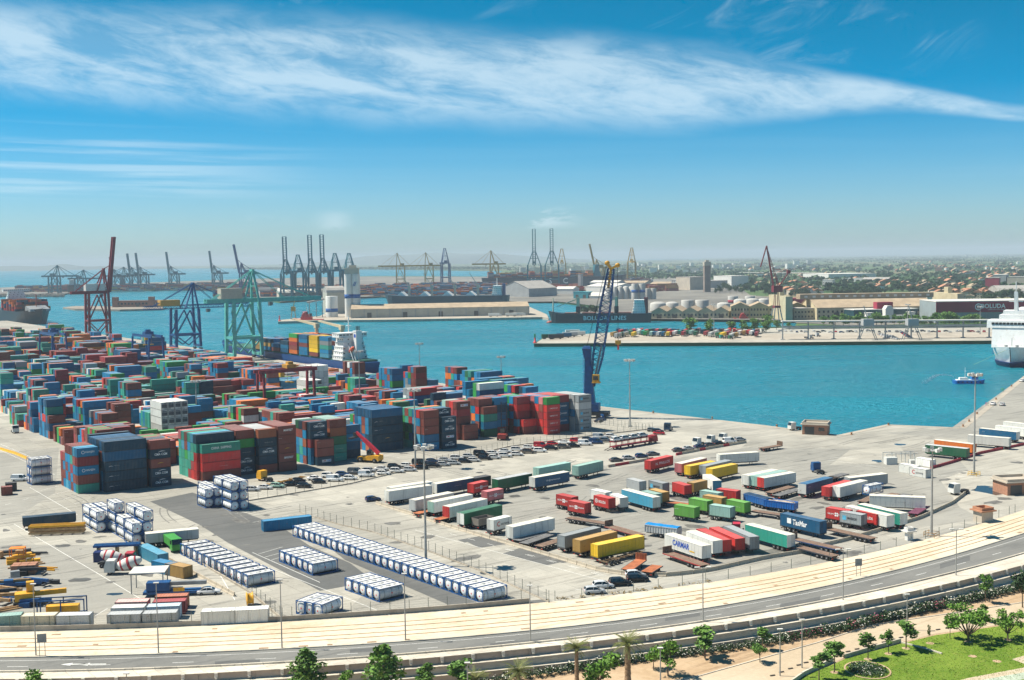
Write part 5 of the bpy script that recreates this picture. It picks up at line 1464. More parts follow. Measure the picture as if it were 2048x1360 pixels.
front = [(505,983.5,'hatch','silver'),(529,980,'sedan','white'),(555,976.6,'hatch','green'),(583,973.5,'hatch','black'),(608,977,'suv','black'),(638,968,'hatch','black'),(670,964,'van','white'),(700.6,961,'hatch','white'),(733,955,'van','white'),(766.6,951,'hatch','white'),(794,947,'suv','white'),(820,944,'hatch','silver'),(844,940,'hatch','black'),(866,936,'suv','black'),(887,933.5,'hatch','silver'),(908,931,'hatch','silver'),(929,927,'hatch','black'),(948,925,'hatch','white'),(969,921.5,'suv','black'),(989,919.5,'hatch','white'),(1010,916,'suv','white'),(1034,913,'hatch','white'),(1057,908.5,'suv','brown'),(1080,906,'suv','white'),(1103,901.5,'suv','black'),(1127,898.5,'suv','brown'),(1148,896,'hatch','black'),(1170,892,'van','white'),(1192,889,'van','blue'),(1212,885.5,'suv','grey')]
for i, (x, y, k, c) in enumerate(front):
 car(G(x, y-1.5), R(RNG.uniform(-7, 1)), k, c, '%s %s, %s from left in the near row along the fence' % (c if c != 'green' else 'pale green', KN[k], ordn(i+1)), 'cars along the yard fence, near row')
backc = ['black', 'white', 'white', 'blue', 'grey', 'silver', 'white', 'black', 'white', 'black', 'blue', 'silver', 'white', 'silver', 'black', 'white', 'silver', 'white', 'white', 'red', 'red', 'white', 'red', 'grey', 'silver', 'white']
for i, c in enumerate(backc):
 t_ = i/(len(backc)-1); x = 598+(1222-598)*(t_**.93); y = 966+(876-966)*t_**1.0 - 3.5
 y = np.interp(x, [q[0] for q in front], [q[1] for q in front]) - 10.5
 k = ['hatch', 'sedan', 'suv', 'hatch', 'van'][i % 5]
 car(G(x, y), R(RNG.uniform(-7, 1)), k, c, '%s %s, %s from left in the far row along the fence' % (c, KN[k], ordn(i+1)), 'cars along the yard fence, far row')
for i, (x, y, k, c, g_) in enumerate([(1232, 925, 'sedan', 'grey', 0), (1257, 921, 'hatch', 'silver', 0), (1283, 917, 'hatch', 'blue', 0), (1306, 913, 'sedan', 'grey', 0), (1357, 905, 'sedan', 'grey', 1), (1377, 902, 'sedan', 'silver', 1), (1400, 898, 'sedan', 'blue', 1), (1420, 895, 'hatch', 'grey', 1), (1438, 892, 'hatch', 'black', 1), (1459, 888, 'van', 'white', 1), (1480, 884, 'hatch', 'silver', 1)]):
 car(G(x, y-2), R(20), k, c, '%s %s, %s from left behind the red and white barrier' % (c, KN[k], ordn(i+1)), 'cars behind the striped barrier')
for (x, y, k, c, lab, rz) in [(1189, 1187, 'hatch', 'silver', 'silver hatchback nearest the tram tracks', 8), (1206, 1176, 'hatch', 'silver', 'silver hatchback tucked behind the nearest one by the tram tracks', 8), (1240, 1171, 'suv', 'black', 'black estate car, left of two by the concrete barrier', 8), (1275, 1163, 'suv', 'black', 'black estate car, right of two by the concrete barrier', 8), (1271, 1154, 'hatch', 'silver', 'silver hatchback behind the right black car by the barrier', 8),
  (746, 1002, 'hatch', 'blue', 'dark blue car parked before the leftmost white trailer', 25), (418, 1188, 'sedan', 'white', 'white saloon with rust brown bonnet by the fence, lower left', 8), (1318, 869, 'sedan', 'red', 'red car at the right end of the long car rows', -15), (1316, 865.5, 'suv', 'black', 'black car beside the red one at the end of the rows', -10), (1305, 863, 'hatch', 'grey', 'grey car behind the black one at the end of the rows', -10),
  (1986, 810, 'sedan', 'white', 'white car on the right quay, left of two', 60), (2004, 811, 'sedan', 'white', 'white car on the right quay, right of two', 60), (2044, 763, 'sedan', 'white', 'white car far up the right quay at the photo edge', 55), (40, 962, 'van', 'white', 'white minibus beside the small brown container, left edge', 5)]:
 car(G(x, y), R(rz), k, c, lab, None)
def car_carrier():
 a, b = G(1222, 901), G(1312, 886); d = (b-a).normalized(); rz = ang(a, b); c = (a+b)/2
 L = (b-a).length
 root = thing('car_transporter', 'red car transporter lorry with raised decks at the end of the car rows', 'lorry', (c.x, c.y+1.3, 0), rz)
 mr = paint('transporter_red', (.30, .025, .03), .5, var=.25, dirt=(.12, .05, .04))
 for z in (.85, 2.55):
  m = MB(); m.box(-L/2+.5, L/2-2.8, -1.2, 1.2, z, z+.12)
  for y in (-1.2, 1.2): m.cbox((-1.1, y, z+.1), (L-3.5, .1, .25))
  m.build('deck', mr, root)
 for i in range(7):
  for y in (-1.2, 1.2):
   m = MB(); m.cbox((-L/2+1+i*(L-4)/6, y, 1.75), (.16, .14, 1.7)); m.build('post', mr, root)
 m = MB(); m.extr([(L/2-2.5, .6), (L/2-2.5, 2.8), (L/2-.5, 2.9), (L/2-.1, 1.8), (L/2, .6)], -1.2, 1.2); m.build('cab', mr, root)
 m = MB(); m.extr([(L/2-.44, 2.7), (L/2-.07, 1.85), (L/2-.03, 1.85), (L/2-.40, 2.72)], -1.05, 1.05); m.build('windscreen', M_GLASS, root)
 for x in (L/2-1.2, L/2-4.4, -L/2+2.5, -L/2+3.8, -1.5):
  for y in (-1, 1): add_wheel(root, x, y*1.05, .45)
 m = MB(); m.beam((-L/2+.6, -.7, .8), (-L/2-2.4, -.7, .1), .35, .1); m.beam((-L/2+.6, .7, .8), (-L/2-2.4, .7, .1), .35, .1); m.build('ramp', M_DARK, root)
 for i in range(4):
  p = c + d*(-L/2+2.8+i*4.35); car((p.x, p.y+1.3, 2.68), rz, 'suv', ('white', 'silver', 'white', 'silver')[i], '%s car, %s from left on the transporter deck' % (('white', 'silver', 'white', 'silver')[i], ORD[i]), 'cars loaded on the transporter')
car_carrier()
# ================================================================== quay cranes
def v_for(u, x, z=0.0):
 lo, hi = -200.0, 1400.0
 for _ in range(50):
  m = (lo+hi)/2
  if PX(W(u, m, z))[0] > x: lo = m
  else: hi = m
 return (lo+hi)/2
def at_dist(x, Y, z=0.0):
 p = G(x, 640); return Vector((p.x*Y/p.y, Y, z))
def top_h(x, ytop, Y): return CAM_H + (CAM_HZ+(1024-x)*math.tan(R(-CAM_ROLL))-ytop)*Y/CAM_F
def sts_crane(loc, rz, label, mat, gauge=18, span=13, hg=36, ha=56, boom=45, back=16, up=None, house=None, hmat=None, w=1.5, lattice=False, group=None, stripes=None):
 root = thing('quay_crane', label, 'crane', loc, rz, group)
 g, s = gauge/2, span/2; q_ = w/1.5
 for x in (-g, g):
  for y in (-s, s):
   m = MB(); m.beam((x*1.04, y, 2.6), (x*.96, y*.92, hg), w, w*.95); o = m.build('leg', mat, root)
  for y in (-s, s):
   m = MB(); m.cbox((x*1.04, y, 1.3), (1.4, 5.0, .9));
   for k in (-1.8, -.6, .6, 1.8): m.lathe([(.02, -.3), (.45, -.3), (.45, .3), (.02, .3)], 8, (x*1.04, y+k, .45), 'x')
   m.build('bogie', M_DARK, root)
  m = MB(); m.beam((x*1.04, -s, 3.2), (x*1.04, s, 3.2), w*.9); m.beam((x, -s, hg*.38), (x, s, hg*.38), w*.8); m.build('sill_beam', mat, root)
 for y in (-s, s):
  m = MB(); m.beam((-g, y, hg*.38), (g, y, hg*.38), w*.8); m.build('portal_beam', mat, root)
  m = MB(); m.beam((-g, y, hg*.40), (g*.2, y, hg*.97), w*.5); m.beam((g, y, hg*.40), (g*.2, y, hg*.97), w*.5); m.beam((-g, y, hg*.36), (g*.0, y, 4), w*.4); m.beam((g, y, hg*.36), (g*.0, y, 4), w*.4); m.build('brace', mat, root)
 def girder(x0, x1, name, ang_=0.0, piv=(0, 0)):
  m = MB(); n = max(3, int((x1-x0)/4))
  for y in (-1.7*q_, 1.7*q_):
   if lattice:
    for z in (hg+.4, hg+3.0): m.beam((x0, y, z), (x1, y, z), .38*q_)
    for i in range(n):
     a_, b_ = x0+(x1-x0)*i/n, x0+(x1-x0)*(i+1)/n
     m.beam((a_, y, hg+.4), ((a_+b_)/2, y, hg+3.0), .22*q_); m.beam(((a_+b_)/2, y, hg+3.0), (b_, y, hg+.4), .22*q_)
   else: m.beam((x0, y, hg+1.2), (x1, y, hg+1.2), .9*q_, 2.0*q_)
  for i in range(n+1):
   a_ = x0+(x1-x0)*i/n; m.beam((a_, -1.7*q_, hg+.8), (a_, 1.7*q_, hg+.8), .35*q_)
  for y in (-2.7, 2.7):
   m.beam((x0, y, hg+2.4), (x1, y, hg+2.4), .12*q_)
  if ang_:
   ca, sa = math.cos(ang_), math.sin(ang_); px_, pz_ = piv
   m.xf(lambda q: Vector((px_+(q.x-px_)*ca-(q.z-pz_)*sa, q.y, pz_+(q.x-px_)*sa+(q.z-pz_)*ca)))
  return m.build(name, mat, root)
 girder(-g-back, g+1.5, 'girder')
 m = MB()
 for y in (-s*.9, s*.9):
  m.beam((g*.96, y, hg), (g*.75, y*.25, ha), w*.6); m.beam((-g*.2, y, hg), (g*.75, y*.25, ha), w*.5)
 m.cbox((g*.75, 0, ha), (1.6, span*.25+1.5, 1.4)); m.beam((g*.85, -s*.55, (hg+ha)/2), (g*.85, s*.55, (hg+ha)/2), w*.4); m.build('apex_frame', mat, root)
 for y in (-1.6, 1.6):
  m = MB(); m.beam((g*.75, y, ha), (-g-back*.75, y, hg+2), .35*q_); m.build('back_stay', mat, root)
 if up is None:
  girder(g+1.7, g+1.7+boom, 'boom')
  for y in (-1.6, 1.6):
   for k in (.45, .9):
    m = MB(); m.beam((g*.75, y, ha), (g+boom*k, y, hg+2.2), .26*q_); m.build('fore_stay', mat, root)
  if stripes:
   for i in range(0, 6, 2):
    m = MB(); a_ = g+6+boom*.14*i; m.box(a_, a_+boom*.13, -2.5, -2.2, hg+.1, hg+2.3); m.build('warning_stripe', stripes, root)
 else:
  girder(g+1.7, g+1.7+boom, 'boom', R(up), (g+1.7, hg+1.2))
  bx = g+1.7+math.cos(R(up))*boom*.5; bz = hg+1.2+math.sin(R(up))*boom*.5
  for y in (-1.6, 1.6):
   m = MB(); m.beam((g*.75, y, ha), (bx, y, bz), .22*q_); m.build('fore_stay', mat, root)
 h = house or (-g*.4, 9, 6)
 m = MB(); m.box(h[0]-h[1]/2, h[0]+h[1]/2, -3.2, 3.2, hg+2.6, hg+2.6+h[2])
 for i in range(4): m.box(h[0]-h[1]/2+.6+i*h[1]/4, h[0]-h[1]/2+.8+i*h[1]/4, -3.24, 3.24, hg+2.7, hg+2.5+h[2])
 m.build('machinery_house', hmat or mat, root)
 cx = g*.3 if up is not None else g+boom*.2
 m = MB(); m.extr([(cx, hg-3), (cx, hg-.4), (cx+2.6, hg-.4), (cx+2.9, hg-1.6), (cx+2.2, hg-3)], -1.2, 1.2); m.build('cab', paint('cab_glass_grey', (.16, .19, .20), .3, var=.1), root)
 m = MB(); zz = 3
 k = 1
 while zz < hg-4:
  m.beam((-g-1.3, -s-1.2*k, zz), (-g-1.3, -s+1.2*k, zz+3.2), .5, .14); zz += 3.2; k = -k
 m.build('stairway', mat, root)
 return root
M_CRED = paint('crane_oxide_red', (.20, .022, .032), .55, var=.2)
M_CBLUE = paint('crane_blue', (.010, .075, .22), .5, var=.2)
M_CTEAL = paint('crane_turquoise', (.10, .42, .37), .5, var=.15)
M_CGREEN = paint('crane_dark_teal', (.0, .165, .22), .55, var=.2)
M_CYEL = paint('crane_ochre', (.40, .27, .06), .55, var=.2)
M_CGREY = paint('crane_grey', (.04, .17, .21), .55, var=.2)
M_HWHITE = paint('house_white', (.62, .62, .58), .6, var=.08, dirt=(.48, .45, .40))
M_HBEIGE = paint('house_beige', (.46, .42, .34), .6, var=.08, dirt=(.36, .32, .27))
M_HTAN = paint('house_tan', (.50, .29, .07), .6, var=.1)
uq = 228
v_r, v_b, v_t = v_for(uq, 197), v_for(uq, 372), v_for(uq, 489)
sts_crane(W(uq, v_r), TH, 'dark red quay crane with its boom raised and a white machinery house', M_CRED, 18, 11, 39, 61, 50, 14, 83, (-2, 17, 6.2), M_HWHITE, 2.0)
sts_crane(W(uq, v_b), TH, 'blue lattice boom quay crane with a tan machinery house on top', M_CBLUE, 18, 12.5, 31, 50, 40, 22, None, (-12, 15, 4.5), M_HTAN, 1.8, True)
sts_crane(W(uq, v_t), TH, 'turquoise quay crane working the blue ship, striped boom over the water', M_CTEAL, 19, 14, 38.5, 60, 46, 17, None, (-9, 15, 7), M_HBEIGE, 2.1, False, None, paint('stripe_orange', (.50, .13, .05), .6))
def rtg(loc, rz, label, mat, span=21, h=16, base=9, trolley=None):
 root = thing('yard_gantry', label, 'gantry crane', loc, rz, 'rubber tyred yard gantries')
 for y in (-span/2, span/2):
  for x in (-base/2, base/2):
   m = MB(); m.beam((x, y, 1.6), (x*.8, y, h), 1.0, .9); m.build('leg', mat, root)
   m = MB()
   for k in (-.9, .9): m.lathe([(.05, -.3), (.75, -.3), (.75, .3), (.05, .3)], 12, (x+k, y, .75), 'y')
   m.build('wheel', M_TYRE, root)
  m = MB(); m.beam((-base/2-1, y, 1.9), (base/2+1, y, 1.9), 1.0, 1.1); m.build('sill_beam', mat, root)
 for x in (-base*.32, base*.32):
  m = MB(); m.beam((x, -span/2-2, h+.7), (x, span/2+2, h+.7), .9, 1.5); m.build('girder', mat, root)
  m = MB()
  for z in (2.2, 2.7): m.beam((x*1.3, -span/2-2, h+z), (x*1.3, span/2+2, h+z), .07)
  for i in range(11): m.beam((x*1.3, -span/2-2+i*(span+4)/10, h+1.4), (x*1.3, -span/2-2+i*(span+4)/10, h+2.7), .07)
  m.build('railing', mat, root)
 m = MB(); m.box(-2.6, 2.6, -4, .5, h+1.6, h+3.2); m.box(-1.6, 1.2, -3, -.6, h+3.2, h+4.4); m.build('trolley', trolley or mat, root)
 m = MB(); m.box(-.9, .9, 1, 3, h-2.2, h-.1); m.build('cab', paint('cab_yellow', (.62, .36, .05), .5), root)
 m = MB(); m.box(-3, 3, -2.6, -.9, h-5, h-4.5)
 for x in (-2, 2): m.beam((x, -1.7, h-4.5), (x, -1.7, h+1), .08)
 m.build('spreader', paint('spreader_ochre', (.50, .27, .04), .6), root)
 m = MB(); m.box(-3, 0, span/2-.6, span/2+.9, 2.5, 5); m.build('power_pack', mat, root)
 return root
vr = v_for(150, 110); rtg(G(108, 737), TH+R(0), 'blue yard gantry, left of the two, standing over the far containers', M_CBLUE, 30, 21.5, 10)
rtg(G(297, 744), TH+R(0), 'blue yard gantry, right of the two, below the lattice boom crane', M_CBLUE, 30, 21.5, 10)
rtg(W(130, 140), TH+R(90), 'red yard gantry standing across the middle container rows', paint('gantry_red', (.26, .03, .035), .55, var=.2), 24, 17, 8, paint('spreader_ochre', (.50, .27, .04), .6))
def harbour_crane():
 p = W(214, 30); rz = TH-R(28)
 root = thing('mobile_harbour_crane', 'tall blue mobile harbour crane with lattice jib and yellow head by the water', 'crane', p, 0)
 mb_ = paint('harbour_crane_blue', (.004, .060, .20), .45, var=.25, dirt=(.02, .05, .12))
 my = paint('harbour_crane_yellow', (.62, .33, .04), .5, var=.15)
 m = MB(); m.box(-8, 8, -3, 3, 1.2, 2.6)
 for x in (-6, -3.6, 3.6, 6):
  for y in (-2.2, 2.2): m.lathe([(.05, -.6), (.8, -.6), (.8, .6), (.05, .6)], 12, (x, y, .8), 'y')
 m.build('carrier', M_DARK, root)
 for sx in (-1, 1):
  for sy in (-1, 1):
   m = MB(); m.beam((sx*5, sy*2.5, 1.7), (sx*6.5, sy*7, 1.7), .7); m.beam((sx*6.5, sy*7, .15), (sx*6.5, sy*7, 1.9), .5); m.cbox((sx*6.5, sy*7, .1), (2.2, 2.2, .2)); m.build('outrigger', mb_, root)
 m = MB(); m.box(-6, 4, -3, 3, 2.9, 6); m.box(-7.5, -5, -2.8, 2.8, 2.9, 6.8); m.build('slewing_platform', mb_, root)
 m = MB(); vs = []
 for z, w1, x0 in ((5.5, 2.2, 0), (14, 1.7, -.3), (24, 1.25, -.6), (28.5, 1.8, -1.0), (29.5, 1.3, -1.0)):
  for i, j in ((-1, -1), (1, -1), (1, 1), (-1, 1)): vs.append((x0+i*w1, j*w1, z))
 m.add(vs, [(4*k+i, 4*k+(i+1) % 4, 4*k+4+(i+1) % 4, 4*k+4+i) for k in range(4) for i in range(4)] + [(16, 17, 18, 19)]); m.build('tower', mb_, root)
 m = MB(); m.box(1.6, 4.4, -3.6, -1.2, 15, 18); m.box(1.4, 4.8, -3.9, -1.0, 14.6, 15.0); o = m.build('cab', my, root)
 m = MB(); m.box(2.0, 4.0, -3.66, -3.6, 16, 17.5); m.box(4.4, 4.46, -3.2, -1.6, 15.6, 17.6); m.build('window_glass', M_GLASS, o)
 P0 = Vector((1.5, 0, 13)); P1 = Vector((9.5, -2, 61))
 d = (P1-P0).normalized(); a_ = Vector((0, 1, 0)); b_ = d.cross(a_).normalized(); a_ = b_.cross(d).normalized()
 m = MB(); n = 22; pr = None
 for i in range(n+1):
  t_ = i/n; c = P0.lerp(P1, t_); hw = .5+1.5*min(1, t_/.25)*(1 if t_ < .7 else 1-(t_-.7)/.3*.55)
  q = [c+a_*hw+b_*hw, c-a_*hw+b_*hw, c-a_*hw-b_*hw, c+a_*hw-b_*hw]
  if pr:
   for k in range(4):
    m.beam(pr[k], q[k], .40); m.beam(pr[k], q[(k+1) % 4], .20); m.beam(q[k], q[(k+1) % 4], .18)
  pr = q
 m.build('jib', mb_, root)
 m = MB()
 for y in (-1, 1):
  m.beam(P1+a_*y-d*8, P1+a_*y, .7); m.beam(P1+a_*y, P1+a_*y+Vector((-1.6, 0, 2.4)), .8); m.beam(P1+a_*y, P1+a_*y+Vector((2.6, 0, 1.4)), .8)
  m.lathe([(.05, -.2), (.9, -.2), (.9, .2), (.05, .2)], 12, tuple(P1+a_*y+Vector((2.6, 0, 1.4))), 'y'); m.lathe([(.05, -.2), (.9, -.2), (.9, .2), (.05, .2)], 12, tuple(P1+a_*y+Vector((-1.6, 0, 2.4))), 'y')
 m.build('jib_head', my, root)
 for y in (-.8, .8):
  m = MB(); m.beam(Vector((-1, y, 29.3)), P1+Vector((-1.6, y, 2.4)), .10); m.build('luffing_rope', M_DARK, root)
  m = MB(); m.beam(P1+Vector((2.6, y, 1.4)), Vector((P1.x+2.6, P1.y+y*.6, 32)), .09); m.build('hoist_rope', M_DARK, root)
 m = MB(); m.beam((1.2, 0, 12), (5.2, -.8, 30), .7); m.build('luffing_cylinder', M_STEEL, root)
 m = MB(); m.cbox((P1.x+2.6, P1.y, 31.2), (2.2, 1.6, 1.6)); m.lathe([(.3, -1.0), (.8, -.2), (.8, .2), (.3, .6)], 10, (P1.x+2.6, P1.y, 31)); o = m.build('hook_block', my, root)
 m = MB(); m.cbox((P1.x+2.6, P1.y, 29.2), (.7, .5, 2.2)); m.build('hook', M_PLAC, o)
 m = MB()
 for z in range(6, 28, 2): m.beam((-2.5, -1.4, z), (-2.5, .9, z+1.6), .3, .1)
 m.build('stairway', mb_, root)
 root.rotation_euler = (0, 0, R(-12))
harbour_crane()
# ================================================================== ships
def hull_mesh(L, B, D, draft_z, bow=.16, flare=.35, stern=.06, sheer=2.0, n=26):
 m = MB(); vs = []; rows = 5
 for i in range(n+1):
  t_ = i/n; x = -L/2+L*t_
  if t_ > 1-bow: k = 1-((t_-(1-bow))/bow)**2
  elif t_ < stern: k = .82+.18*(t_/stern)
  else: k = 1
  sh = sheer*max(0, (t_-.75)/.25)**2
  for j in range(rows):
   q = j/(rows-1); z = draft_z+(D+sh-draft_z)*q
   f = (k if k > .0 else 0)
   wl = max(0, k-(flare*(1-q)**1.3 if t_ > 1-bow*1.4 else 0)*(t_-(1-bow*1.4))/(bow*1.4))
   xx = x-(L*.035*(1-q) if t_ > .97 else 0)+(L*.012*(1-q) if t_ < .03 else 0)
   vs.append((xx, max(.02, wl)*B/2, z))
 N = (n+1)*rows
 vs2 = [(x, -y, z) for x, y, z in vs]
 fs = []
 for i in range(n):
  for j in range(rows-1):
   a_ = i*rows+j; fs.append((a_, a_+1, a_+rows+1, a_+rows)); fs.append((N+a_, N+a_+rows, N+a_+rows+1, N+a_+1))
  a_ = i*rows+rows-1; fs.append((a_, N+a_, N+a_+rows, a_+rows))
 fs.append(tuple([j for j in range(rows)]+[N+j for j in reversed(range(rows))]))
 m.sm = False
 m.add(vs+vs2, fs)
 return m
def ship_root(name, label, stern_px, bow_px, **kw):
 a, b = G(*stern_px, WATER_Z), G(*bow_px, WATER_Z)
 c = (a+b)/2
 return thing(name, label, 'ship', (c.x, c.y, WATER_Z), ang(a, b)), (b-a).length
M_DECKRED = paint('deck_oxide', (.24, .10, .08), .8, var=.2)
M_SUPER = paint('superstructure_white', (.74, .75, .73), .5, var=.06, dirt=(.60, .56, .50), scale=.3)
def superstructure(root, x, B, z0, lv, dx=12, mat=None, step=2.8):
 mat = mat or M_SUPER
 for i in range(lv):
  w_ = B*(.92-.05*i) if i < lv-1 else B*1.02
  d_ = dx*(1-.06*i)
  m = MB(); m.box(x-d_/2, x+d_/2, -w_/2, w_/2, z0+i*step, z0+(i+1)*step-.12); m.box(x-d_/2-.5, x+d_/2+.5, -w_/2-.3, w_/2+.3, z0+(i+1)*step-.12, z0+(i+1)*step)
  o = m.build('deck_house', mat, root)
  nw = int(w_/2.2)
  for k in range(nw):
   y = -w_/2+w_*(k+.5)/nw
   for s_ in (-1, 1):
    q = MB(); q.cbox((x+s_*(d_/2+.01), y, z0+i*step+1.6), (.06, 1.0 if i < lv-1 else 1.7, .7));
    if k % 2 == 0 or i == lv-1: q.build('window', M_GLASS, o)
  for k in range(int(d_/2.6)):
   q = MB(); q.cbox((x-d_/2+1.4+k*2.6, -w_/2-.01, z0+i*step+1.6), (.8, .06, .7)); q.cbox((x-d_/2+1.4+k*2.6, w_/2+.01, z0+i*step+1.6), (.8, .06, .7)); q.build('window', M_GLASS, o)
def railing(root, pts, z, mat, name='railing'):
 m = MB()
 for a, b in zip(pts[:-1], pts[1:]):
  for h in (.5, 1.05): m.beam((a[0], a[1], z+h), (b[0], b[1], z+h), .06)
  n = max(1, int(math.hypot(b[0]-a[0], b[1]-a[1])/2.0))
  for i in range(n+1):
   x = a[0]+(b[0]-a[0])*i/n; y = a[1]+(b[1]-a[1])*i/n; m.beam((x, y, z), (x, y, z+1.05), .06)
 m.build(name, mat, root)
us = 253.5
vs_, vb_ = v_for(us, 738, WATER_Z), v_for(us, 447, WATER_Z)
p0 = W(us, (vs_+vb_)/2); LF = vb_-vs_
feeder = thing('container_ship', 'blue container ship with white superstructure loading at the near quay', 'ship', (p0.x, p0.y, WATER_Z), TH+math.pi/2)
BF = 19.0
hull_mesh(LF, BF, 6.5, -1, .14, .4, .05, 3.0).build('hull', paint('hull_blue', (.008, .055, .19), .4, var=.1), feeder)
lettering('X-PRESS  EIFFEL'[:0] or 'KAS', 3.2, feeder, (LF*.10, BF/2+.05, 4.2), math.pi, M_LETW, .02)
xs_ = -LF/2
m = MB(); m.box(xs_+4, LF/2-22, -BF/2+1.2, BF/2-1.2, 6.5, 7.6); m.build('hatch_coaming', paint('deck_green', (.03, .12, .08), .7, var=.2), feeder)
superstructure(feeder, xs_+24, BF, 7.0, 6, 13)
m = MB(); m.box(xs_+13.5, xs_+17, -3, 1, 7, 24.5); m.box(xs_+13.2, xs_+17.3, -3.2, 1.2, 24.5, 25.2); o = m.build('funnel', M_SUPER, feeder)
emblem(o, (xs_+15.2, 1.02, 22), math.pi, 'disc', 2.6, M_LETB)
m = MB()
for y in (-2, -1, 0): m.tube((xs_+15, y, 25), (xs_+15, y, 28), .3, 8)
m.build('exhaust_pipe', M_DARK, feeder)
m = MB(); m.beam((xs_+25, 0, 24), (xs_+25, 0, 34), .5); m.beam((xs_+25, -3, 30), (xs_+25, 3, 30), .2); m.beam((xs_+25, -2, 32), (xs_+25, 2, 32), .2); m.cbox((xs_+25, 0, 28), (2.2, 2.6, .3)); m.build('mast', M_SUPER, feeder)
m = MB(); m.lathe([(.1, -4), (.9, -3), (1.25, -1), (1.25, 2), (.7, 3.6), (.1, 4)], 10, (0, 0, 0), 'x'); m.xf(lambda q: Vector((q.x*.8+q.z*.45+xs_+12, q.y+5, q.z*.8-q.x*.45+14))); m.build('lifeboat', paint('lifeboat_orange', (.62, .10, .04), .4), feeder)
m = MB(); m.beam((xs_+8, 4.2, 7), (xs_+14, 4.2, 16), .35); m.beam((xs_+8, 5.9, 7), (xs_+14, 5.9, 16), .35); m.build('lifeboat_ramp', M_SUPER, feeder)
railing(feeder, [(xs_+1, -BF/2+.5), (xs_+20, -BF/2+.4)], 6.5, M_SUPER); railing(feeder, [(xs_+1, BF/2-.5), (xs_+20, BF/2-.4)], 6.5, M_SUPER)
for x, le in ((xs_+48, 30), (xs_+84, 34)):
 m = MB(); m.tube((x, -BF/2+2.2, 7), (x, -BF/2+2.2, 25), 1.3, 10); m.cbox((x, -BF/2+2.2, 25.5), (3, 3, 3)); cm_ = m.build('crane_post', paint('ship_crane_cream', (.58, .50, .34), .5, var=.1), feeder)
 m = MB(); m.beam((x, -BF/2+2.2, 26), (x+le*.92, -BF/2+5, 29), 1.5, 1.8, .8); m.build('crane_jib', MATS['ship_crane_cream'], feeder)
def ship_containers(root_o, bays, B, z0, mat_label, massname, near=1, rows=7):
 mass = []; rz = root_o.rotation_euler[2]; M = Matrix.Translation(root_o.location) @ Matrix.Rotation(rz, 4, 'Z')
 nb = 0
 for x, tiers in bays:
  nb += 1
  for j in range(rows):
   y = near*(B/2-1.5-j*2.5)
   tt = tiers if j == 0 else [RNG.choice(tiers+['blue', 'brown']) for _ in range(max(1, len(tiers)+(RNG.choice([-1, 0, 0]) if j else 0)))]
   for k, c in enumerate(tt):
    p = M @ Vector((x, y, z0+k*2.62))
    if j == 0: container(p, rz, C40, 2.59, c, '%s container, %s, %s stack from the stern %s' % (CNAME[c], TIERW[k], ORD[nb-1], mat_label), 'containers on the near ship')
    else: mass.append(((p.x, p.y, p.z), rz, C40, CW, 2.59, tone(RNG, c)))
 struct(box_mass(massname, mass), 'stuff')['label'] = 'inner containers stowed ' + mat_label
ship_containers(feeder, [(xs_+41, ['ltblue', 'blue', 'teal', 'grey', 'blue']), (xs_+56, ['brown', 'orange', 'orange', 'orange', 'orange'] if 0 else ['brown', 'yellow', 'yellow', 'yellow', 'yellow']), (xs_+71, ['blue', 'blue', 'brown', 'blue', 'dkblue']), (xs_+86, ['orange', 'brown', 'maroon', 'orange', 'green']), (xs_+100, ['dkblue', 'blue', 'navy']), (xs_+114, ['brown', 'dkblue']), (xs_+128, ['blue', 'tan', 'navy']), (xs_+142, ['tan', 'tan', 'dkblue'])][:8 if LF > 165 else 6], BF, 7.6, 'of the blue ship', 'deck_container_mass')
ub = 262
vB = v_for(ub, 86, WATER_Z); LB = 230
pB = W(ub, vB+LB/2)
bigship = thing('container_ship', 'large dark hulled container ship whose bow enters at the left edge', 'ship', (pB.x, pB.y, WATER_Z), TH-math.pi/2)
hull_mesh(LB, 32, 14, -1, .17, .55, .05, 4.5).build('hull', paint('hull_black', (.018, .022, .028), .45, var=.15), bigship)
m = MB(); m.box(LB/2-26, LB/2-25, -.5, .5, 14, 34); m.beam((LB/2-25.5, -4, 30), (LB/2-25.5, 4, 30), .3); m.build('foremast', paint('mast_red', (.35, .06, .04), .5), bigship)
m = MB(); m.extr([(LB/2-33, 14), (LB/2-33, 19), (LB/2-30, 21), (LB/2-10, 17.5), (LB/2-9, 15)], -11, 11); m.build('breakwater', M_STEEL, bigship)
superstructure(bigship, LB/2-120, 30, 14, 9, 14)
rgb = random.Random(4)
mass = []; Mx = Matrix.Translation(bigship.location) @ Matrix.Rotation(TH-math.pi/2, 4, 'Z')
for i in range(6):
 for j in range(12):
  for k in range(rgb.choice([2, 3, 4, 5])):
   q = Mx @ Vector((LB/2-42-i*13, -14+j*2.5, 14.5+k*2.62)); mass.append(((q.x, q.y, q.z), TH, C40, CW, 2.59, tone(rgb, rgb.choice(['orange', 'rust', 'maroon', 'brown', 'navy', 'dkblue', 'red', 'orange']))))
struct(box_mass('deck_container_mass', mass), 'stuff')['label'] = 'orange, brown and navy containers on the large ship at left'
cs, LC = ship_root('cargo_ship', 'black cargo ship with white lettering moored across the basin', (1304, 644.5), (1097, 646))
hull_mesh(LC, 17, 9.6, -1, .10, .3, .04, 3.2).build('hull', paint('hull_dark_teal', (.012, .030, .036), .4, var=.1), cs)
lettering('BOLUDA  LINES', 6.0, cs, (-LC*.05, 8.53, 5.0), math.pi, M_LETW, .012, width=LC*.41)
m = MB(); m.lathe([(.1, -3), (1.8, -2), (2.4, 0), (1.6, 2.6), (.2, 3.8)], 10, (LC/2-1.5, 0, .3), 'x'); m.build('bulbous_bow', paint('antifouling_red', (.35, .09, .07), .6), cs)
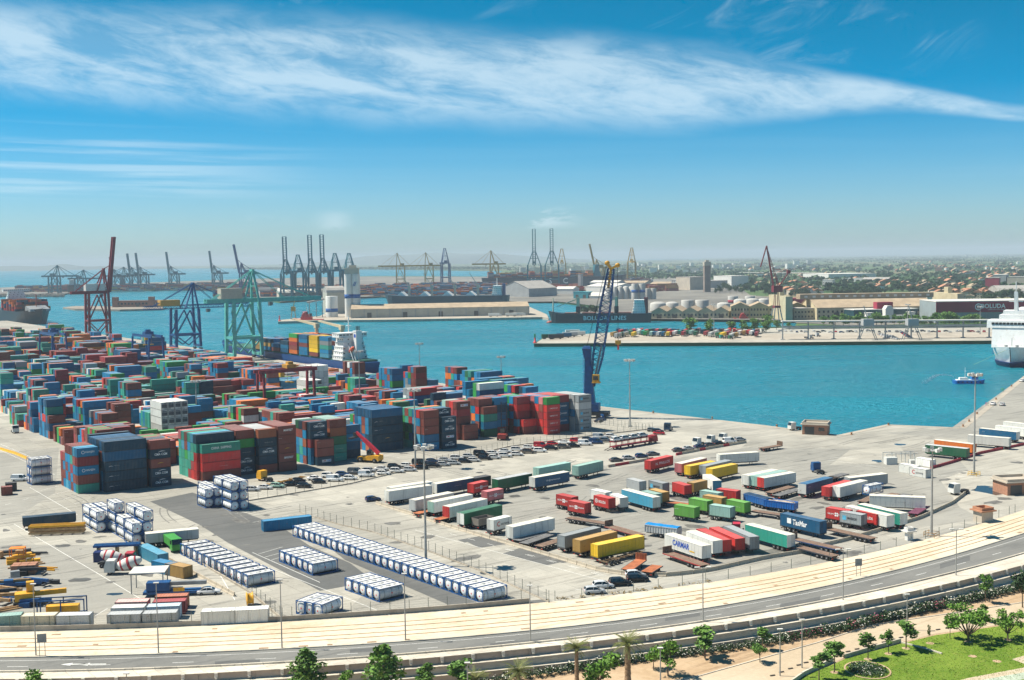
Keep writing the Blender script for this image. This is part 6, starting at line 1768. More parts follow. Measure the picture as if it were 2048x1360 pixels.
superstructure(cs, -LC/2+13, 15, 9.6, 5, 13)
m = MB(); m.box(-LC/2+4, -LC/2+8, -2.4, 2.4, 9.6, 26); m.build('funnel', M_CRED, cs)
for x in (-LC*.16, LC*.21):
 m = MB(); m.box(x-2.2, x+2.2, -2.2, 2.2, 9.6, 17); m.build('crane_base', MATS['hull_dark_teal'], cs)
 m = MB(); m.box(x-1.6, x+1.6, -1.6, 1.6, 17, 27); m.build('crane_post', paint('ship_crane_cream', (.58, .50, .34), .5), cs)
 m = MB(); m.beam((x, 0, 25), (x+22, 0, 17), 1.2, 1.2, .7); m.build('crane_jib', MATS['ship_crane_cream'], cs)
m = MB(); m.tube((LC/2-5, 0, 12), (LC/2-5, 0, 26), .6, 8); m.build('foremast', MATS['ship_crane_cream'], cs)
for i in range(4):
 m = MB(); m.box(-LC*.30+i*LC*.17, -LC*.30+i*LC*.17+14, -6, 6, 9.6, 10.8); m.build('hatch', M_DECKRED, cs)
bc, LBk = ship_root('bulk_carrier', 'long dark teal bulk carrier with four deck cranes behind the long shed', (1018, 611), (770, 613))
hull_mesh(LBk, 26, 15, -1, .08, .25, .04, 3).build('hull', paint('hull_slate', (.02, .045, .06), .5, var=.15, dirt=(.16, .08, .07)), bc)
for i in range(4):
 x = LBk*.30-i*LBk*.185
 m = MB(); m.box(x-1.4, x+1.4, -1.4, 1.4, 15, 27); m.box(x-2, x+2, -2, 2, 26, 30); m.build('crane_post', M_HBEIGE, bc)
 m = MB(); m.beam((x, 0, 29), (x+12, 3, 48), 1.2, 1.2, .6); m.build('crane_jib', M_HBEIGE, bc)
 for k in (-1, 1):
  m = MB(); m.extr([(x+4+k*.1-2, 15), (x+10, 21.5), (x+18, 15)], k*5-4, k*5+4); m.build('hatch_cover', M_SUPER, bc)
superstructure(bc, -LBk/2+16, 24, 15, 5, 14)
m = MB(); m.box(-LBk/2+5, -LBk/2+9, -2.5, 2.5, 15, 32); m.build('funnel', M_CBLUE, bc)
m = MB(); m.tube((-LBk/2+17, 0, 29), (-LBk/2+17, 0, 40), .5, 8); m.build('mast', M_SUPER, bc)
st = G(2018, 737, WATER_Z); fd = qd.normalized(); LFy = 160; BFy = 25
fc = st+fd*(LFy/2+2)
ferry = thing('ferry', 'big white ferry entering at the right edge, bow towards the open quay', 'ship', (fc.x, fc.y, WATER_Z), ang((0, 0), -fd))
hm = hull_mesh(LFy, BFy, 10.8, 2.8, .16, .5, .04, 1.6, 30); hm.build('hull', M_SUPER, ferry)
hull_mesh(LFy*.985, BFy*.93, 3.0, -1, .17, .35, .04, 0, 30).build('boot_topping', paint('boot_blue', (.008, .03, .12), .5), ferry)
m = MB(); m.extr([(-LFy/2+3, 11), (-LFy/2+3, 22.5), (LFy/2-17, 22.5), (LFy/2-13.5, 11)], -BFy/2+.6, BFy/2-.6); m.build('upper_hull', M_SUPER, ferry)
for k in range(5):
 for y in (-1, 1):
  m = MB(); m.beam((LFy/2-34, y*(BFy/2+.1), 6.2+k*.9), (LFy/2-17, y*(BFy/2*.96), 6.6+k*.9), .15, .3)
  if k < 3: m.build('stripe', M_CBLUE, ferry)
m = MB(); m.extr([(LFy/2-36, 22.6), (LFy/2-36, 27), (LFy/2-17.5, 27), (LFy/2-16.5, 22.6)], -BFy/2-2.5, BFy/2+2.5); o = m.build('bridge', M_SUPER, ferry)
for k in range(12):
 m = MB(); y = -BFy/2+1+k*(BFy-2)/11; m.cbox((LFy/2-16.9, y, 25.2), (.6, 1.6, 1.3)); m.build('window', M_GLASS, o)
for k in range(6):
 m = MB(); m.cbox((LFy/2-19-k*2.6, -BFy/2-2.52, 25.2), (1.8, .1, 1.2)); m.cbox((LFy/2-19-k*2.6, BFy/2+2.52, 25.2), (1.8, .1, 1.2)); m.build('window', M_GLASS, o)
m = MB(); m.box(-LFy/2+20, LFy/2-24, -9, 9, 27, 30); m.box(LFy/2-40, LFy/2-26, -7, 7, 30, 32.5); m.build('sun_deck', M_SUPER, ferry)
m = MB(); m.extr([(LFy/2-33, 32.5), (LFy/2-28, 44), (LFy/2-26.5, 44), (LFy/2-27, 32.5)], -1, 1); m.beam((LFy/2-28, -4, 38), (LFy/2-28, 4, 38), .4); m.tube((LFy/2-27, 0, 44), (LFy/2-27, 0, 50), .25, 6); m.build('mast', M_SUPER, ferry)
railing(ferry, [(LFy/2-15, -BFy/2+2), (LFy/2-4, -3), (LFy/2-4, 3), (LFy/2-15, BFy/2-2)], 12.0, M_SUPER)
m = MB()
for y in (-3, 3): m.cbox((LFy/2-9, y, 12.4), (2.4, 1.6, 1.2)); m.tube((LFy/2-7, y, 11.8), (LFy/2-7, y, 13), .4, 8)
m.tube((LFy/2-10, 0, 12), (LFy/2-10, 0, 17), .2, 6); m.build('windlass', M_STEEL, ferry)
m = MB(); a_ = Vector((LFy/2-6, -3, 10)); m.beam(a_, a_+Vector((12, -16, -8)), .14); m.build('mooring_rope', paint('rope', (.42, .48, .22), .8), ferry)
m = MB(); m.box(-8, -4, BFy/2-2, BFy/2-1, 0, 0)
wb = G(1938, 767, WATER_Z)
boat = thing('workboat', 'small blue workboat spraying a jet of water in the dock', 'boat', wb, R(-6))
hull_mesh(16, 5.2, 1.7, -.4, .25, .3, .05, .8, 14).build('hull', paint('workboat_blue', (.01, .16, .50), .4), boat)
m = MB(); m.box(-6.5, 4, -2.2, 2.2, 1.7, 2.1); m.build('deck', M_SUPER, boat)
m = MB(); m.box(1, 4.2, -1.5, 1.5, 2.1, 4.4); m.box(.8, 4.4, -1.7, 1.7, 4.4, 4.6); o = m.build('wheelhouse', MATS['workboat_blue'], boat)
m = MB(); m.box(4.2, 4.26, -1.3, 1.3, 3.2, 4.1); m.box(1.4, 3.8, -1.56, -1.5, 3.2, 4.1); m.build('window_glass', M_GLASS, o)
m = MB(); m.box(-5, -1, -1.4, 1.4, 2.1, 3.2); m.build('deck_house', M_SUPER, boat)
m = MB(); m.tube((-2, 0, 2), (-2, 0, 8.5), .12, 6); m.beam((-2, -.9, 6.5), (-2, .9, 6.5), .1); m.build('mast', M_SUPER, boat)
for i in range(6):
 m = MB(); m.lathe([(.2, -.12), (.42, -.12), (.42, .12), (.2, .12)], 10, (-6+i*2.2, -2.62, 1.0), 'y'); m.build('tyre_fender', M_TYRE, boat)
spray = MB(); rgs = random.Random(2)
for i in range(420):
 t_ = rgs.random()**.8; x = -7.5-15.5*t_; z = 3.4+7.2*t_-10.6*t_*t_; sp_ = .06+.75*t_*t_
 c = (x+rgs.gauss(0, sp_), rgs.gauss(0, sp_), max(.05, z+rgs.gauss(0, sp_))); r_ = rgs.uniform(.08, .26)
 spray.add([(c[0]-r_, c[1], c[2]), (c[0]+r_, c[1], c[2]), (c[0], c[1]+r_, c[2]), (c[0], c[1], c[2]+r_), (c[0], c[1], c[2]-r_)], [(0, 2, 3), (2, 1, 3), (0, 4, 2), (2, 4, 1), (0, 3, 4), (1, 4, 3)])
o = spray.build('water_jet', paint('water_drops', (.80, .86, .88), .3, var=.02), None, wb, R(-6)); struct(o, 'stuff'); o['label'] = 'arching jet of white water from the small workboat'
def tug(px_, rz, label, s=1.0):
 p = G(*px_, WATER_Z); root = thing('tugboat', label, 'boat', p, R(rz)); mr = paint('tug_red', (.52, .05, .045), .45, var=.12)
 hull_mesh(34*s, 10*s, 3.4*s, -.6, .25, .35, .08, 1.8, 16).build('hull', mr, root)
 m = MB(); m.box(-4*s, 8*s, -3.6*s, 3.6*s, 3.4*s, 6.4*s); m.box(-1*s, 7*s, -3*s, 3*s, 6.4*s, 9*s); m.build('deck_house', mr, root)
 m = MB(); m.lathe([(3.0*s, 9*s), (3.4*s, 10.2*s), (3.0*s, 11.6*s), (2.2*s, 11.8*s)], 10, (3.5*s, 0, 0)); o = m.build('wheelhouse', mr, root)
 m = MB(); m.lathe([(3.3*s, 10.2*s), (3.42*s, 10.3*s), (3.15*s, 11.3*s), (3.0*s, 11.3*s)], 10, (3.5*s, 0, 0)); m.build('window_glass', M_GLASS, o)
 m = MB(); m.tube((2*s, 0, 11*s), (2*s, 0, 19*s), .25*s, 6); m.beam((2*s, -1.5*s, 15*s), (2*s, 1.5*s, 15*s), .2*s); m.build('mast', M_HWHITE, root)
 for y in (-2, 2):
  m = MB(); m.tube((-3*s, y*s, 6*s), (-3*s, y*s, 10*s), .7*s, 8); m.build('funnel', M_DARK, root)
 return root
tug((617, 644.5), 175, 'red tugboat moored at the tip of the shed wharf')
tug((1490, 642), 175, 'red service boat moored before the zigzag roofed warehouses', .7)
mc = at_dist(1110, 2720, WATER_Z)
msc = thing('container_ship', 'huge dark blue container ship with three white letters, far across the port', 'ship', mc, R(4))
hull_mesh(330, 46, 24, -1, .08, .3, .04, 4).build('hull', paint('hull_navy', (.010, .030, .055), .5, var=.1), msc)
for ch, x in (('M', -50), ('S', -12), ('C', 22)): lettering(ch, 17, msc, (x, -23.3, 15), 0, M_LETW, .02)
superstructure(msc, 95, 42, 24, 9, 16, M_CGREEN, 3.0)
mass = []; Mx = Matrix.Translation(mc) @ Matrix.Rotation(R(4), 4, 'Z')
for i in range(20):
 hh = rgb.choice([2, 3, 4, 5])
 for j in range(16):
  for k in range(hh+rgb.choice([-1, 0])):
   x = -145+i*13.2
   if abs(x-95) < 14: continue
   q = Mx @ Vector((x, -19+j*2.5, 24.5+k*2.62)); mass.append(((q.x, q.y, q.z), R(4), C40, CW, 2.59, tone(rgb, rgb.choice(['tan', 'rust', 'maroon', 'brown', 'navy', 'dkblue', 'grey', 'orange']))))
struct(box_mass('deck_container_mass', mass), 'stuff')['label'] = 'brown and tan containers on the huge far ship'
fs_, Lf_ = ship_root('container_ship', 'dark ship with white superstructure at the far left breakwater', (137, 587), (196, 586))
hull_mesh(Lf_, 26, 20, -1, .14, .4, .04, 4).build('hull', MATS['hull_black'], fs_)
superstructure(fs_, -Lf_/2+10, 24, 18, 5, 12)
# ================================================================== far cranes
def far_crane(x, ytop, Y, mat, label, rz, up=None, k=1.0):
 p = at_dist(x, Y); H = top_h(x, ytop, Y)
 if up:
  hg = H*.40; ha = H*.62; boom = (H-hg-1)/math.sin(R(up))
 else: ha = H; hg = H*.60; boom = 42
 sts_crane(p, R(rz), label, mat, 20*k, (20 if Y != 2560 else 30)*k, hg, ha, boom, 18, up, (-4, 10, 5), None, 2.7*k, False, 'cranes of the far terminals')
fc_list = [(112, 531, 2700, M_CGREY, 0, None), (164, 540, 2750, M_CGREY, 0, None), (238, 514, 2950, M_CGREY, 180, 84), (257, 534, 2950, M_CGREY, 180, None), (273, 507, 2950, M_CGREY, 180, 84), (290, 506, 2950, M_CGREY, 180, 84), (351, 504, 2950, M_CGREY, 180, 84), (437, 502, 2950, M_CGREY, 180, 84), (493, 489, 2500, M_CBLUE, 180, 80),
 (577, 474, 2150, M_CGREEN, 265, 88), (601, 510, 2150, M_CGREEN, 265, None), (627, 471, 2150, M_CGREEN, 265, 88), (651, 470, 2150, M_CGREEN, 265, 88), (675, 507, 2150, M_CGREEN, 262, None), (703, 507, 2150, M_CGREEN, 262, None),
 (803, 506, 2900, M_CYEL, 185, None), (860, 505, 2900, M_CYEL, 185, None), (893, 497, 2900, M_CBLUE, 262, None), (990, 501, 2900, M_CYEL, 185, None), (1070, 459, 2560, M_CGREEN, 268, 88), (1105, 458, 2560, M_CGREEN, 268, 88), (1125, 498, 2900, M_CYEL, 268, None), (1200, 488, 2900, M_CYEL, 185, 78), (1264, 496, 2900, M_CYEL, 268, None)]
cn = {id(M_CGREY): 'grey', id(M_CBLUE): 'blue', id(M_CGREEN): 'dark teal', id(M_CYEL): 'ochre'}
seen = {}
for x, yt, Y, mat, rz, up in sorted(fc_list, key=lambda q: q[0]):
 k_ = (cn[id(mat)], bool(up)); seen[k_] = seen.get(k_, 0)+1
 far_crane(x, yt, Y, mat, '%s far quay crane with %s boom, %s such from the left' % (cn[id(mat)], 'raised' if up else 'lowered', ordn(seen[k_])), rz, up)
# ================================================================== buildings across the water
def mp(name, c, var=.12, dirt=None, rough=.85, scale=.12): return paint(name, c, rough, var=var, scale=scale, dirt=dirt)
M_CREAM = mp('wall_cream', (.50, .43, .28), dirt=(.38, .31, .20)); M_BEIGE = mp('wall_beige', (.48, .42, .34)); M_WWALL = mp('wall_white', (.66, .65, .61), .06); M_GWALL = mp('wall_grey', (.33, .34, .34))
M_TWALL = mp('tank_wall', (.47, .46, .43), .1, (.36, .33, .29)); M_BRICK = mp('wall_brick', (.30, .13, .08), .2); M_RTILE = mp('roof_tile', (.44, .21, .12), .2); M_TROOF = mp('roof_tan', (.40, .31, .21), .15, (.30, .22, .15)); M_GROOF = mp('roof_grey', (.36, .34, .31), .12, (.27, .24, .21)); M_WROOF = mp('roof_pale', (.62, .60, .55), .08)
M_MAROON = mp('cladding_maroon', (.30, .022, .05), .1); M_BLUEW = mp('band_blue', (.015, .10, .33), .1); M_TEALW = mp('cladding_turquoise', (.03, .33, .38), .1); M_DOOR = mp('door_dark', (.10, .09, .08), .2)
def bplace(A, B, z=0.0):
 a, b = G(A[0], A[1], z), G(B[0], B[1], z); return (a+b)/2, ang(a, b), (b-a).length
def windows(root, wall, L, z0, rows, cols, w=1.4, h=1.5, step=3.2, y=0.0, x0=None):
 for r_ in range(rows):
  for c in range(cols):
   q = MB(); x = -L/2+L*(c+.5)/cols; q.cbox((x, y-.02, z0+r_*step), (w, .12, h)); q.build('window', M_GLASS, wall)
def shed(A, B, depth, eave, ridge, wall, roof, label, doors=0, cols=0, name='warehouse', roofkind='gable', win=None, cat='building', over=.6, group=None, longr=True):
 c, rz, L = bplace(A, B)
 root = thing(name, label, cat, c, rz, group)
 m = MB()
 if roofkind == 'flat':
  m.box(-L/2, L/2, 0, depth, 0, eave); wl = m.build('wall', wall, root)
  m = MB(); m.box(-L/2-.25, L/2+.25, -.25, depth+.25, eave+.003, eave+.6); m.build('roof', roof, root)
 elif roofkind == 'arch':
  m.box(-L/2, L/2, 0, depth, 0, eave); n = 8
  wl = m.build('wall', wall, root); m = MB(); pr = [(depth*.5-depth*.52*math.cos(math.pi*i/n), eave+(ridge-eave)*math.sin(math.pi*i/n)) for i in range(n+1)]
  vs = []
  for y, z in pr: vs += [(-L/2-over, y, z+.02), (L/2+over, y, z+.02)]
  m.add(vs, [(2*i, 2*i+1, 2*i+3, 2*i+2) for i in range(n)]); m.add([(L/2, y, z) for y, z in pr], [tuple(range(n+1))]); m.add([(-L/2, y, z) for y, z in pr], [tuple(reversed(range(n+1)))]); m.build('roof', roof, root)
 else:
  if longr:
   m.add([(-L/2, 0, 0), (L/2, 0, 0), (L/2, 0, eave), (-L/2, 0, eave)], [(0, 1, 2, 3)])
   m.add([(-L/2, depth, 0), (L/2, depth, 0), (L/2, depth, eave), (-L/2, depth, eave)], [(3, 2, 1, 0)])
   for x, f in ((-L/2, (4, 3, 2, 1, 0)), (L/2, (0, 1, 2, 3, 4))): m.add([(x, 0, 0), (x, depth, 0), (x, depth, eave), (x, depth/2, ridge), (x, 0, eave)], [f])
   wl = m.build('wall', wall, root)
   k = (ridge-eave)/(depth/2)
   for s_ in (0, 1):
    m = MB(); y0 = -over if s_ == 0 else depth+over; z0 = eave-over*k
    vs = [(-L/2-over, y0, z0+.05), (L/2+over, y0, z0+.05), (L/2+over, depth/2, ridge+.05), (-L/2-over, depth/2, ridge+.05)]
    vs += [(x, y, z+.3) for x, y, z in vs]
    m.add(vs, [(0, 3, 2, 1), (4, 5, 6, 7), (0, 1, 5, 4), (1, 2, 6, 5), (2, 3, 7, 6), (3, 0, 4, 7)]); m.build('roof', roof, root)
  else:
   m.add([(-L/2, 0, 0), (L/2, 0, 0), (L/2, 0, eave), (0, 0, ridge), (-L/2, 0, eave)], [(0, 1, 2, 3, 4)])
   m.add([(-L/2, depth, 0), (L/2, depth, 0), (L/2, depth, eave), (0, depth, ridge), (-L/2, depth, eave)], [(4, 3, 2, 1, 0)])
   m.add([(-L/2, 0, 0), (-L/2, depth, 0), (-L/2, depth, eave), (-L/2, 0, eave)], [(3, 2, 1, 0)]); m.add([(L/2, 0, 0), (L/2, depth, 0), (L/2, depth, eave), (L/2, 0, eave)], [(0, 1, 2, 3)])
   wl = m.build('wall', wall, root)
   for s_ in (-1, 1):
    m = MB(); vs = [(s_*(L/2+over), -over, eave-over*(ridge-eave)/(L/2)+.05), (s_*(L/2+over), depth+over, eave-over*(ridge-eave)/(L/2)+.05), (0, depth+over, ridge+.05), (0, -over, ridge+.05)]
    vs += [(x, y, z+.28) for x, y, z in vs]
    m.add(vs, [(0, 3, 2, 1), (4, 5, 6, 7), (0, 1, 5, 4), (1, 2, 6, 5), (2, 3, 7, 6), (3, 0, 4, 7)]); m.build('roof', roof, root)
 for i in range(cols):
  q = MB(); x = -L/2+L*i/(cols-1); q.cbox((x, -.25, eave/2), (.9, .5, eave)); q.build('column', M_GWALL, root)
 for i in range(doors):
  q = MB(); x = -L/2+L*(i+.5)/doors; q.cbox((x, -.03, eave*.3), (min(5, L/doors*.4), .14, eave*.6)); q.build('door', M_DOOR, root)
 if win: windows(root, wl, L, win[2], win[0], win[1], *(win[3:] or ()))
 return root
def roofskylights(root, n, L, y, z, mat, w=3, tilt=0):
 for i in range(n):
  q = MB(); q.cbox((-L/2+L*(i+.5)/n, y, z), (w, 1.6, .3)); q.build('skylight', mat, root)
def silo(px_, r, h, label, mat, band=None, n=1, cap='cone', name='silo', group=None, dx=0):
 p = G(*px_); root = thing(name, label, 'silo' if name == 'silo' else 'storage tank', p, 0, group)
 for i in range(n):
  m = MB(); x = (i-(n-1)/2)*2*r*1.02
  pr = [(r, 0), (r, h)] + ([(r*.5, h+r*.22), (.05, h+r*.34)] if cap == 'cone' else [(r*.9, h+r*.12), (r*.5, h+r*.26), (.05, h+r*.3)] if cap == 'dome' else [(r*.98, h+.3), (.05, h+.31)])
  m.lathe(pr, 18, (x, 0, 0)); m.build('cylinder', mat, root)
  if band:
   m = MB(); m.lathe([(r+.05, h*band[0]), (r+.08, h*band[0]), (r+.08, h*band[1]), (r+.05, h*band[1])], 18, (x, 0, 0)); m.build('painted_band', band[2], root)
 m = MB(); m.beam((0, -r-.4, 0), (0, -r-.4, h+1), .5, .2); m.build('ladder', M_STEEL, root)
 return root
o = shed((703, 636.5), (1058, 630), 42, 10, 14.5, mp('shed_concrete', (.44, .41, .34), .1), M_TROOF, 'very long low shed with tan roof on the central wharf', 5, 15)
p = G(706, 634); tw = thing('silo_tower', 'tall white twin silo tower with a blue band on the wharf', 'silo', p, R(4))
for x in (-4.2, 4.2):
 for y in (-4.2, 4.2):
  m = MB(); m.lathe([(4.6, 0), (4.6, 50)], 18, (x, y, 0)); m.build('cylinder', M_WWALL, tw)
  m = MB(); m.lathe([(4.68, 22), (4.72, 22), (4.72, 26.5), (4.68, 26.5)], 18, (x, y, 0)); m.build('painted_band', M_BLUEW, tw)
m = MB(); m.box(-8, 8, -8, 8, 50, 56); m.box(-8.6, 8.6, -8.6, 8.6, 56, 56.8); m.box(-3, 5, -3, 3, 56.8, 60); m.build('head_house', M_HBEIGE, tw)
m = MB()
for k in range(2): m.extr([(1+k*1.6, 36), (3+k*1.6, 41), (3.9+k*1.6, 41), (1.9+k*1.6, 36)], -9.0, -8.85)
m.build('emblem', M_BLUEW, tw)
silo((664, 634), 7, 24, 'short white silo with blue band beside the tall tower', M_WWALL, (.25, .42, M_BLUEW), 1, 'flat')
shed((655, 628), (690, 627), 30, 26, 34, M_HBEIGE, M_GROOF, 'arched beige warehouse behind the short silo', 0, 0, roofkind='arch')
shed((558, 596), (650, 594), 60, 9, 17, M_BEIGE, M_WROOF, 'white vault roofed cargo hall behind the turquoise crane boom', 3, 0, roofkind='arch')
shed((520, 592), (560, 591), 50, 9, 16, M_GWALL, mp('roof_dark', (.10, .11, .12)), 'dark roofed cargo hall left of the white one', 2, 0, roofkind='arch')
shed((1000, 593), (1058, 594), 70, 14, 26, M_GWALL, M_GROOF, 'grey gabled warehouse right of the bulk carrier', 0, 0, longr=False)
o = shed((788, 586), (842, 585.5), 25, 9, 9, M_WWALL, M_WROOF, 'white flat warehouse with dark lettering behind the bulk carrier', 2, 0, roofkind='flat'); lettering('DEMAGRA', 7, o, (0, -.4, 5.6), 0, M_LETD, .02)
shed((845, 584.5), (1000, 586), 30, 8, 8, M_TEALW, M_GROOF, 'long low blue grey warehouse behind the bulk carrier', 6, 0, roofkind='flat')
p = G(633, 634); cp = thing('loading_canopy', 'dark roofed open canopy by the red tugboat', 'canopy', p, R(8))
m = MB(); m.extr([(-11, 18), (9, 22), (10, 20), (-10, 16.5)], -6, 6); m.build('roof', M_GROOF, cp)
for x in (-8, 0, 7):
 for y in (-5, 5):
  m = MB(); m.cbox((x, y, 8.6), (.7, .7, 17)); m.build('post', M_GWALL, cp)
p = G(587, 638); lo = thing('cargo_loader', 'ochre portal loader at the wharf tip', 'crane', p, 0)
for x in (-3, 3):
 m = MB(); m.beam((x, 0, 0), (x*.5, 0, 9), .7); m.build('leg', M_CYEL, lo)
m = MB(); m.box(-2.4, 2.4, -2, 2, 9, 14); m.build('cab', M_CYEL, lo)
m = MB(); m.beam((0, 0, 13), (3, 0, 26), .8); m.build('jib', M_CYEL, lo)
flat('jetty', pxpoly([(126, 614.5), (150, 612), (326, 613), (326, 617), (240, 619), (150, 617.5)]), .02, M_ROCK, wall=4)
bs = shed((226, 614.5), (325, 613), 12, 9, 9, M_BRICK, M_BRICK, 'long brick harbour station standing on its own jetty', 1, 0, roofkind='flat', win=(1, 14, 5, 3, 3))
for x in (-34, 20):
 m = MB(); m.box(x-4, x+4, -.6, 8, 0, 15); m.build('tower', M_BRICK, bs)
rk = MB(); rgk = random.Random(8)
for i in range(900):
 x = rgk.uniform(-60, 128); y = 589+rgk.uniform(-.6, 3.2); c = G(x, y, 0); r_ = rgk.uniform(1.2, 3.4)
 rk.cbox((c.x, c.y, -1.6+rgk.uniform(0, 2.2)), (r_*1.5, r_*1.1, r_), rgk.uniform(0, 3))
o = rk.build('breakwater_rocks', M_ROCK); struct(o, 'stuff'); o['label'] = 'heap of rocks forming the breakwater at far left'
for i in range(5):
 x0 = 1303+i*31
 shed((x0, 637-.2*i), (x0+30.5, 637-.2*i), 50, 7, 11.5, M_CREAM, M_TROOF, 'cream gabled quay warehouse, %s of the zigzag row of five' % ORD[i], 1, 0, longr=False, win=(1, 4, 3.6, 1.6, 2.4), over=.3)
for i in range(4):
 x0 = 1462+i*38
 o = shed((x0, 636.5), (x0+37, 636.3), 40, 12, 16, mp('wall_olive', (.42, .38, .22), .12, (.32, .28, .17)), M_TROOF, 'olive two storey quay warehouse, %s of the row of four' % ORD[i], 0, 0, longr=False, win=(2, 6, 3.5, 1.6, 2.2, 5.5), over=.3)
o = shed((1634, 640), (1868, 636), 58, 12, 22, M_CREAM, M_TROOF, 'great cream market hall with broad stepped roof and skylights', 3, 0, win=(2, 26, 3.5, 1.8, 2.2, 4.6))
m = MB(); m.box(-70, 68, 22, 36, 20, 25); m.build('lantern_roof', M_TROOF, o)
for i in range(16):
 q = MB(); q.cbox((-64+i*8.4, 21.9, 22.5), (3.2, .3, 2.0)); q.build('skylight', M_WWALL, o)
for x in (-88, 86):
 m = MB(); m.box(x-3.5, x+3.5, -1.5, 60, 0, 24); m.box(x-2.2, x+2.2, 24, 34, 24, 30); m.build('gable_end', M_CREAM, o)
o = shed((1708, 646), (1835, 643), 22, 12, 12, mp('glass_dark_teal', (.02, .06, .075), .2, None, .15), M_WROOF, 'dark glass office with ornate white front before the market hall', 0, 0, roofkind='flat')
m = MB(); m.box(-22, 26, -6, -.3, 0, 6); m.box(-22.4, 26.4, -6.4, -.3, 6, 6.8); m.build('stone_front', M_WWALL, o)
for x in (-19, 23):
 m = MB(); m.box(x-3, x+3, -7, -.3, 0, 9); m.box(x-3.4, x+3.4, -7.4, -.2, 9, 9.8); m.build('pavilion', M_WWALL, o)
m = MB(); m.extr([(-4, 0), (-4, 13), (-2, 16), (2, 16), (4, 13), (4, 0)], -7.2, -.4); m.build('centre_gable', M_WWALL, o)
for k in range(10):
 q = MB(); q.cbox((-16.5+k*4.1, -6.06, 3.2), (1.8, .12, 3.2)); q.build('window', M_GLASS, o)
m = MB(); m.box(-8, 8, 2, 10, 12.7, 19); m.build('roof_box', M_MAROON, o)
o = shed((1872, 646), (2120, 643), 50, 19.5, 19.5, mp('cladding_grey', (.25, .30, .31), .08), M_WROOF, 'huge grey hall with maroon upper band and white lettering, right edge', 0, 0, roofkind='flat')
Lb = bplace((1872, 646), (2120, 643))[2]
m = MB(); m.box(-Lb/2-.2, Lb/2+.2, -.5, -.02, 9.6, 19.2); m.build('upper_band', M_MAROON, o)
emblem(o, (-Lb*.16, -.62, 14.6), 0, 'ring', 6.5, M_LETW); lettering('B', 4.4, o, (-Lb*.16, -.66, 14.6), 0, M_LETW, .03); lettering('BOLUDA', 5.6, o, (-Lb*.042, -.62, 15.0), 0, M_LETW, .03); lettering('CORPORACIÓN MARÍTIMA', 1.6, o, (-Lb*.0, -.62, 11.8), 0, M_LETW, .0)
for i in range(16):
 q = MB(); q.cbox((-Lb/2+Lb*(i+.5)/16, -.3, 4.7), (.5, .5, 9.3)); q.build('column', M_GWALL, o)
p = G(1553, 647); jc = thing('jib_crane', 'oxide red level luffing jib crane on grey legs, old quay', 'crane', p, R(10))
for x in (-4, 4):
 for y in (-4, 4):
  m = MB(); m.beam((x*1.2, y*1.2, 0), (x*.6, y*.6, 15), .8); m.build('leg', M_STEEL, jc)
m = MB(); m.box(-3, 3, -3, 3, 15, 17);
for x in (-2, 2):
 for y in (-2, 2): m.beam((x, y, 17), (x*.7, y*.7, 30), .5)
m.build('turret', M_CRED, jc)
m = MB(); m.box(-4, 5, -3, 3, 30, 36); m.build('machinery_house', M_CRED, jc)
m = MB()
for y in (-1.5, 1.5): m.beam((-3, y, 35), (-10, y*.4, 74), .7); m.beam((2, y, 36), (-2, y, 48), .6); m.beam((-2, y, 48), (-9, y*.4, 70), .35)
for k in range(8): t_ = k/8; m.beam((-3-7*t_, -1.5+1.1*t_, 35+39*t_), (-3-7*t_, 1.5-1.1*t_, 35+39*t_), .3)
m.build('jib', M_CRED, jc)
m = MB(); m.beam((-10, 0, 74), (-16, 0, 54), .9); m.build('fly_jib', M_CRED, jc)
m = MB(); m.beam((3, 0, 36), (12, 0, 48), .8); m.cbox((12, 0, 49), (3, 3, 3)); m.beam((12, 0, 50), (-2, 0, 52), .4); m.build('counterweight_arm', M_CRED, jc)
for (x, y, r_, h, lab, n, kk) in [(1376, 623, 9, 15, 'tall white oil tank, left of the tall pair', 1, 'flat'), (1404, 623, 9, 15, 'tall white oil tank, right of the tall pair', 1, 'flat'), (1316, 621, 11, 9, 'low white oil tank at left of the tank row', 1, 'dome'), (1344, 620, 9, 9, 'low white oil tank left of the tall pair', 1, 'dome'), (1447, 620, 9, 8, 'low white oil tank right of the tall pair', 1, 'dome'), (1466, 607, 8, 11, 'white and red oil tank', 1, 'flat'), (1480, 615, 9, 10, 'domed oil tank, second from right', 1, 'dome'), (1505, 614, 9, 10, 'domed oil tank, right end of the row', 1, 'dome'), (1527, 612, 8, 9, 'small domed oil tank beside the red jib crane', 1, 'dome'), (1500, 604, 8, 9, 'rear white tank behind the domed ones', 1, 'flat'),
  (1240, 598, 5, 21, 'row of five white grain silos', 5, 'cone'), (1277, 599, 6, 27, 'pair of white and blue cement silos', 2, 'flat'), (1301, 598, 5, 18, 'pair of pale silos right of the cement silos', 2, 'flat'), (1260, 594, 4, 15, 'pair of small grey silos behind the grain silos', 2, 'cone')]:
 silo((x, y), r_*.88, h*.88, lab, M_TWALL if r_ > 4 else M_GWALL, (.45, .62, M_BLUEW) if 'blue' in lab else ((.1, .5, M_MAROON) if 'red' in lab and 'red jib' not in lab else None), n, kk, 'silo' if 'silo' in lab else 'oil_tank')
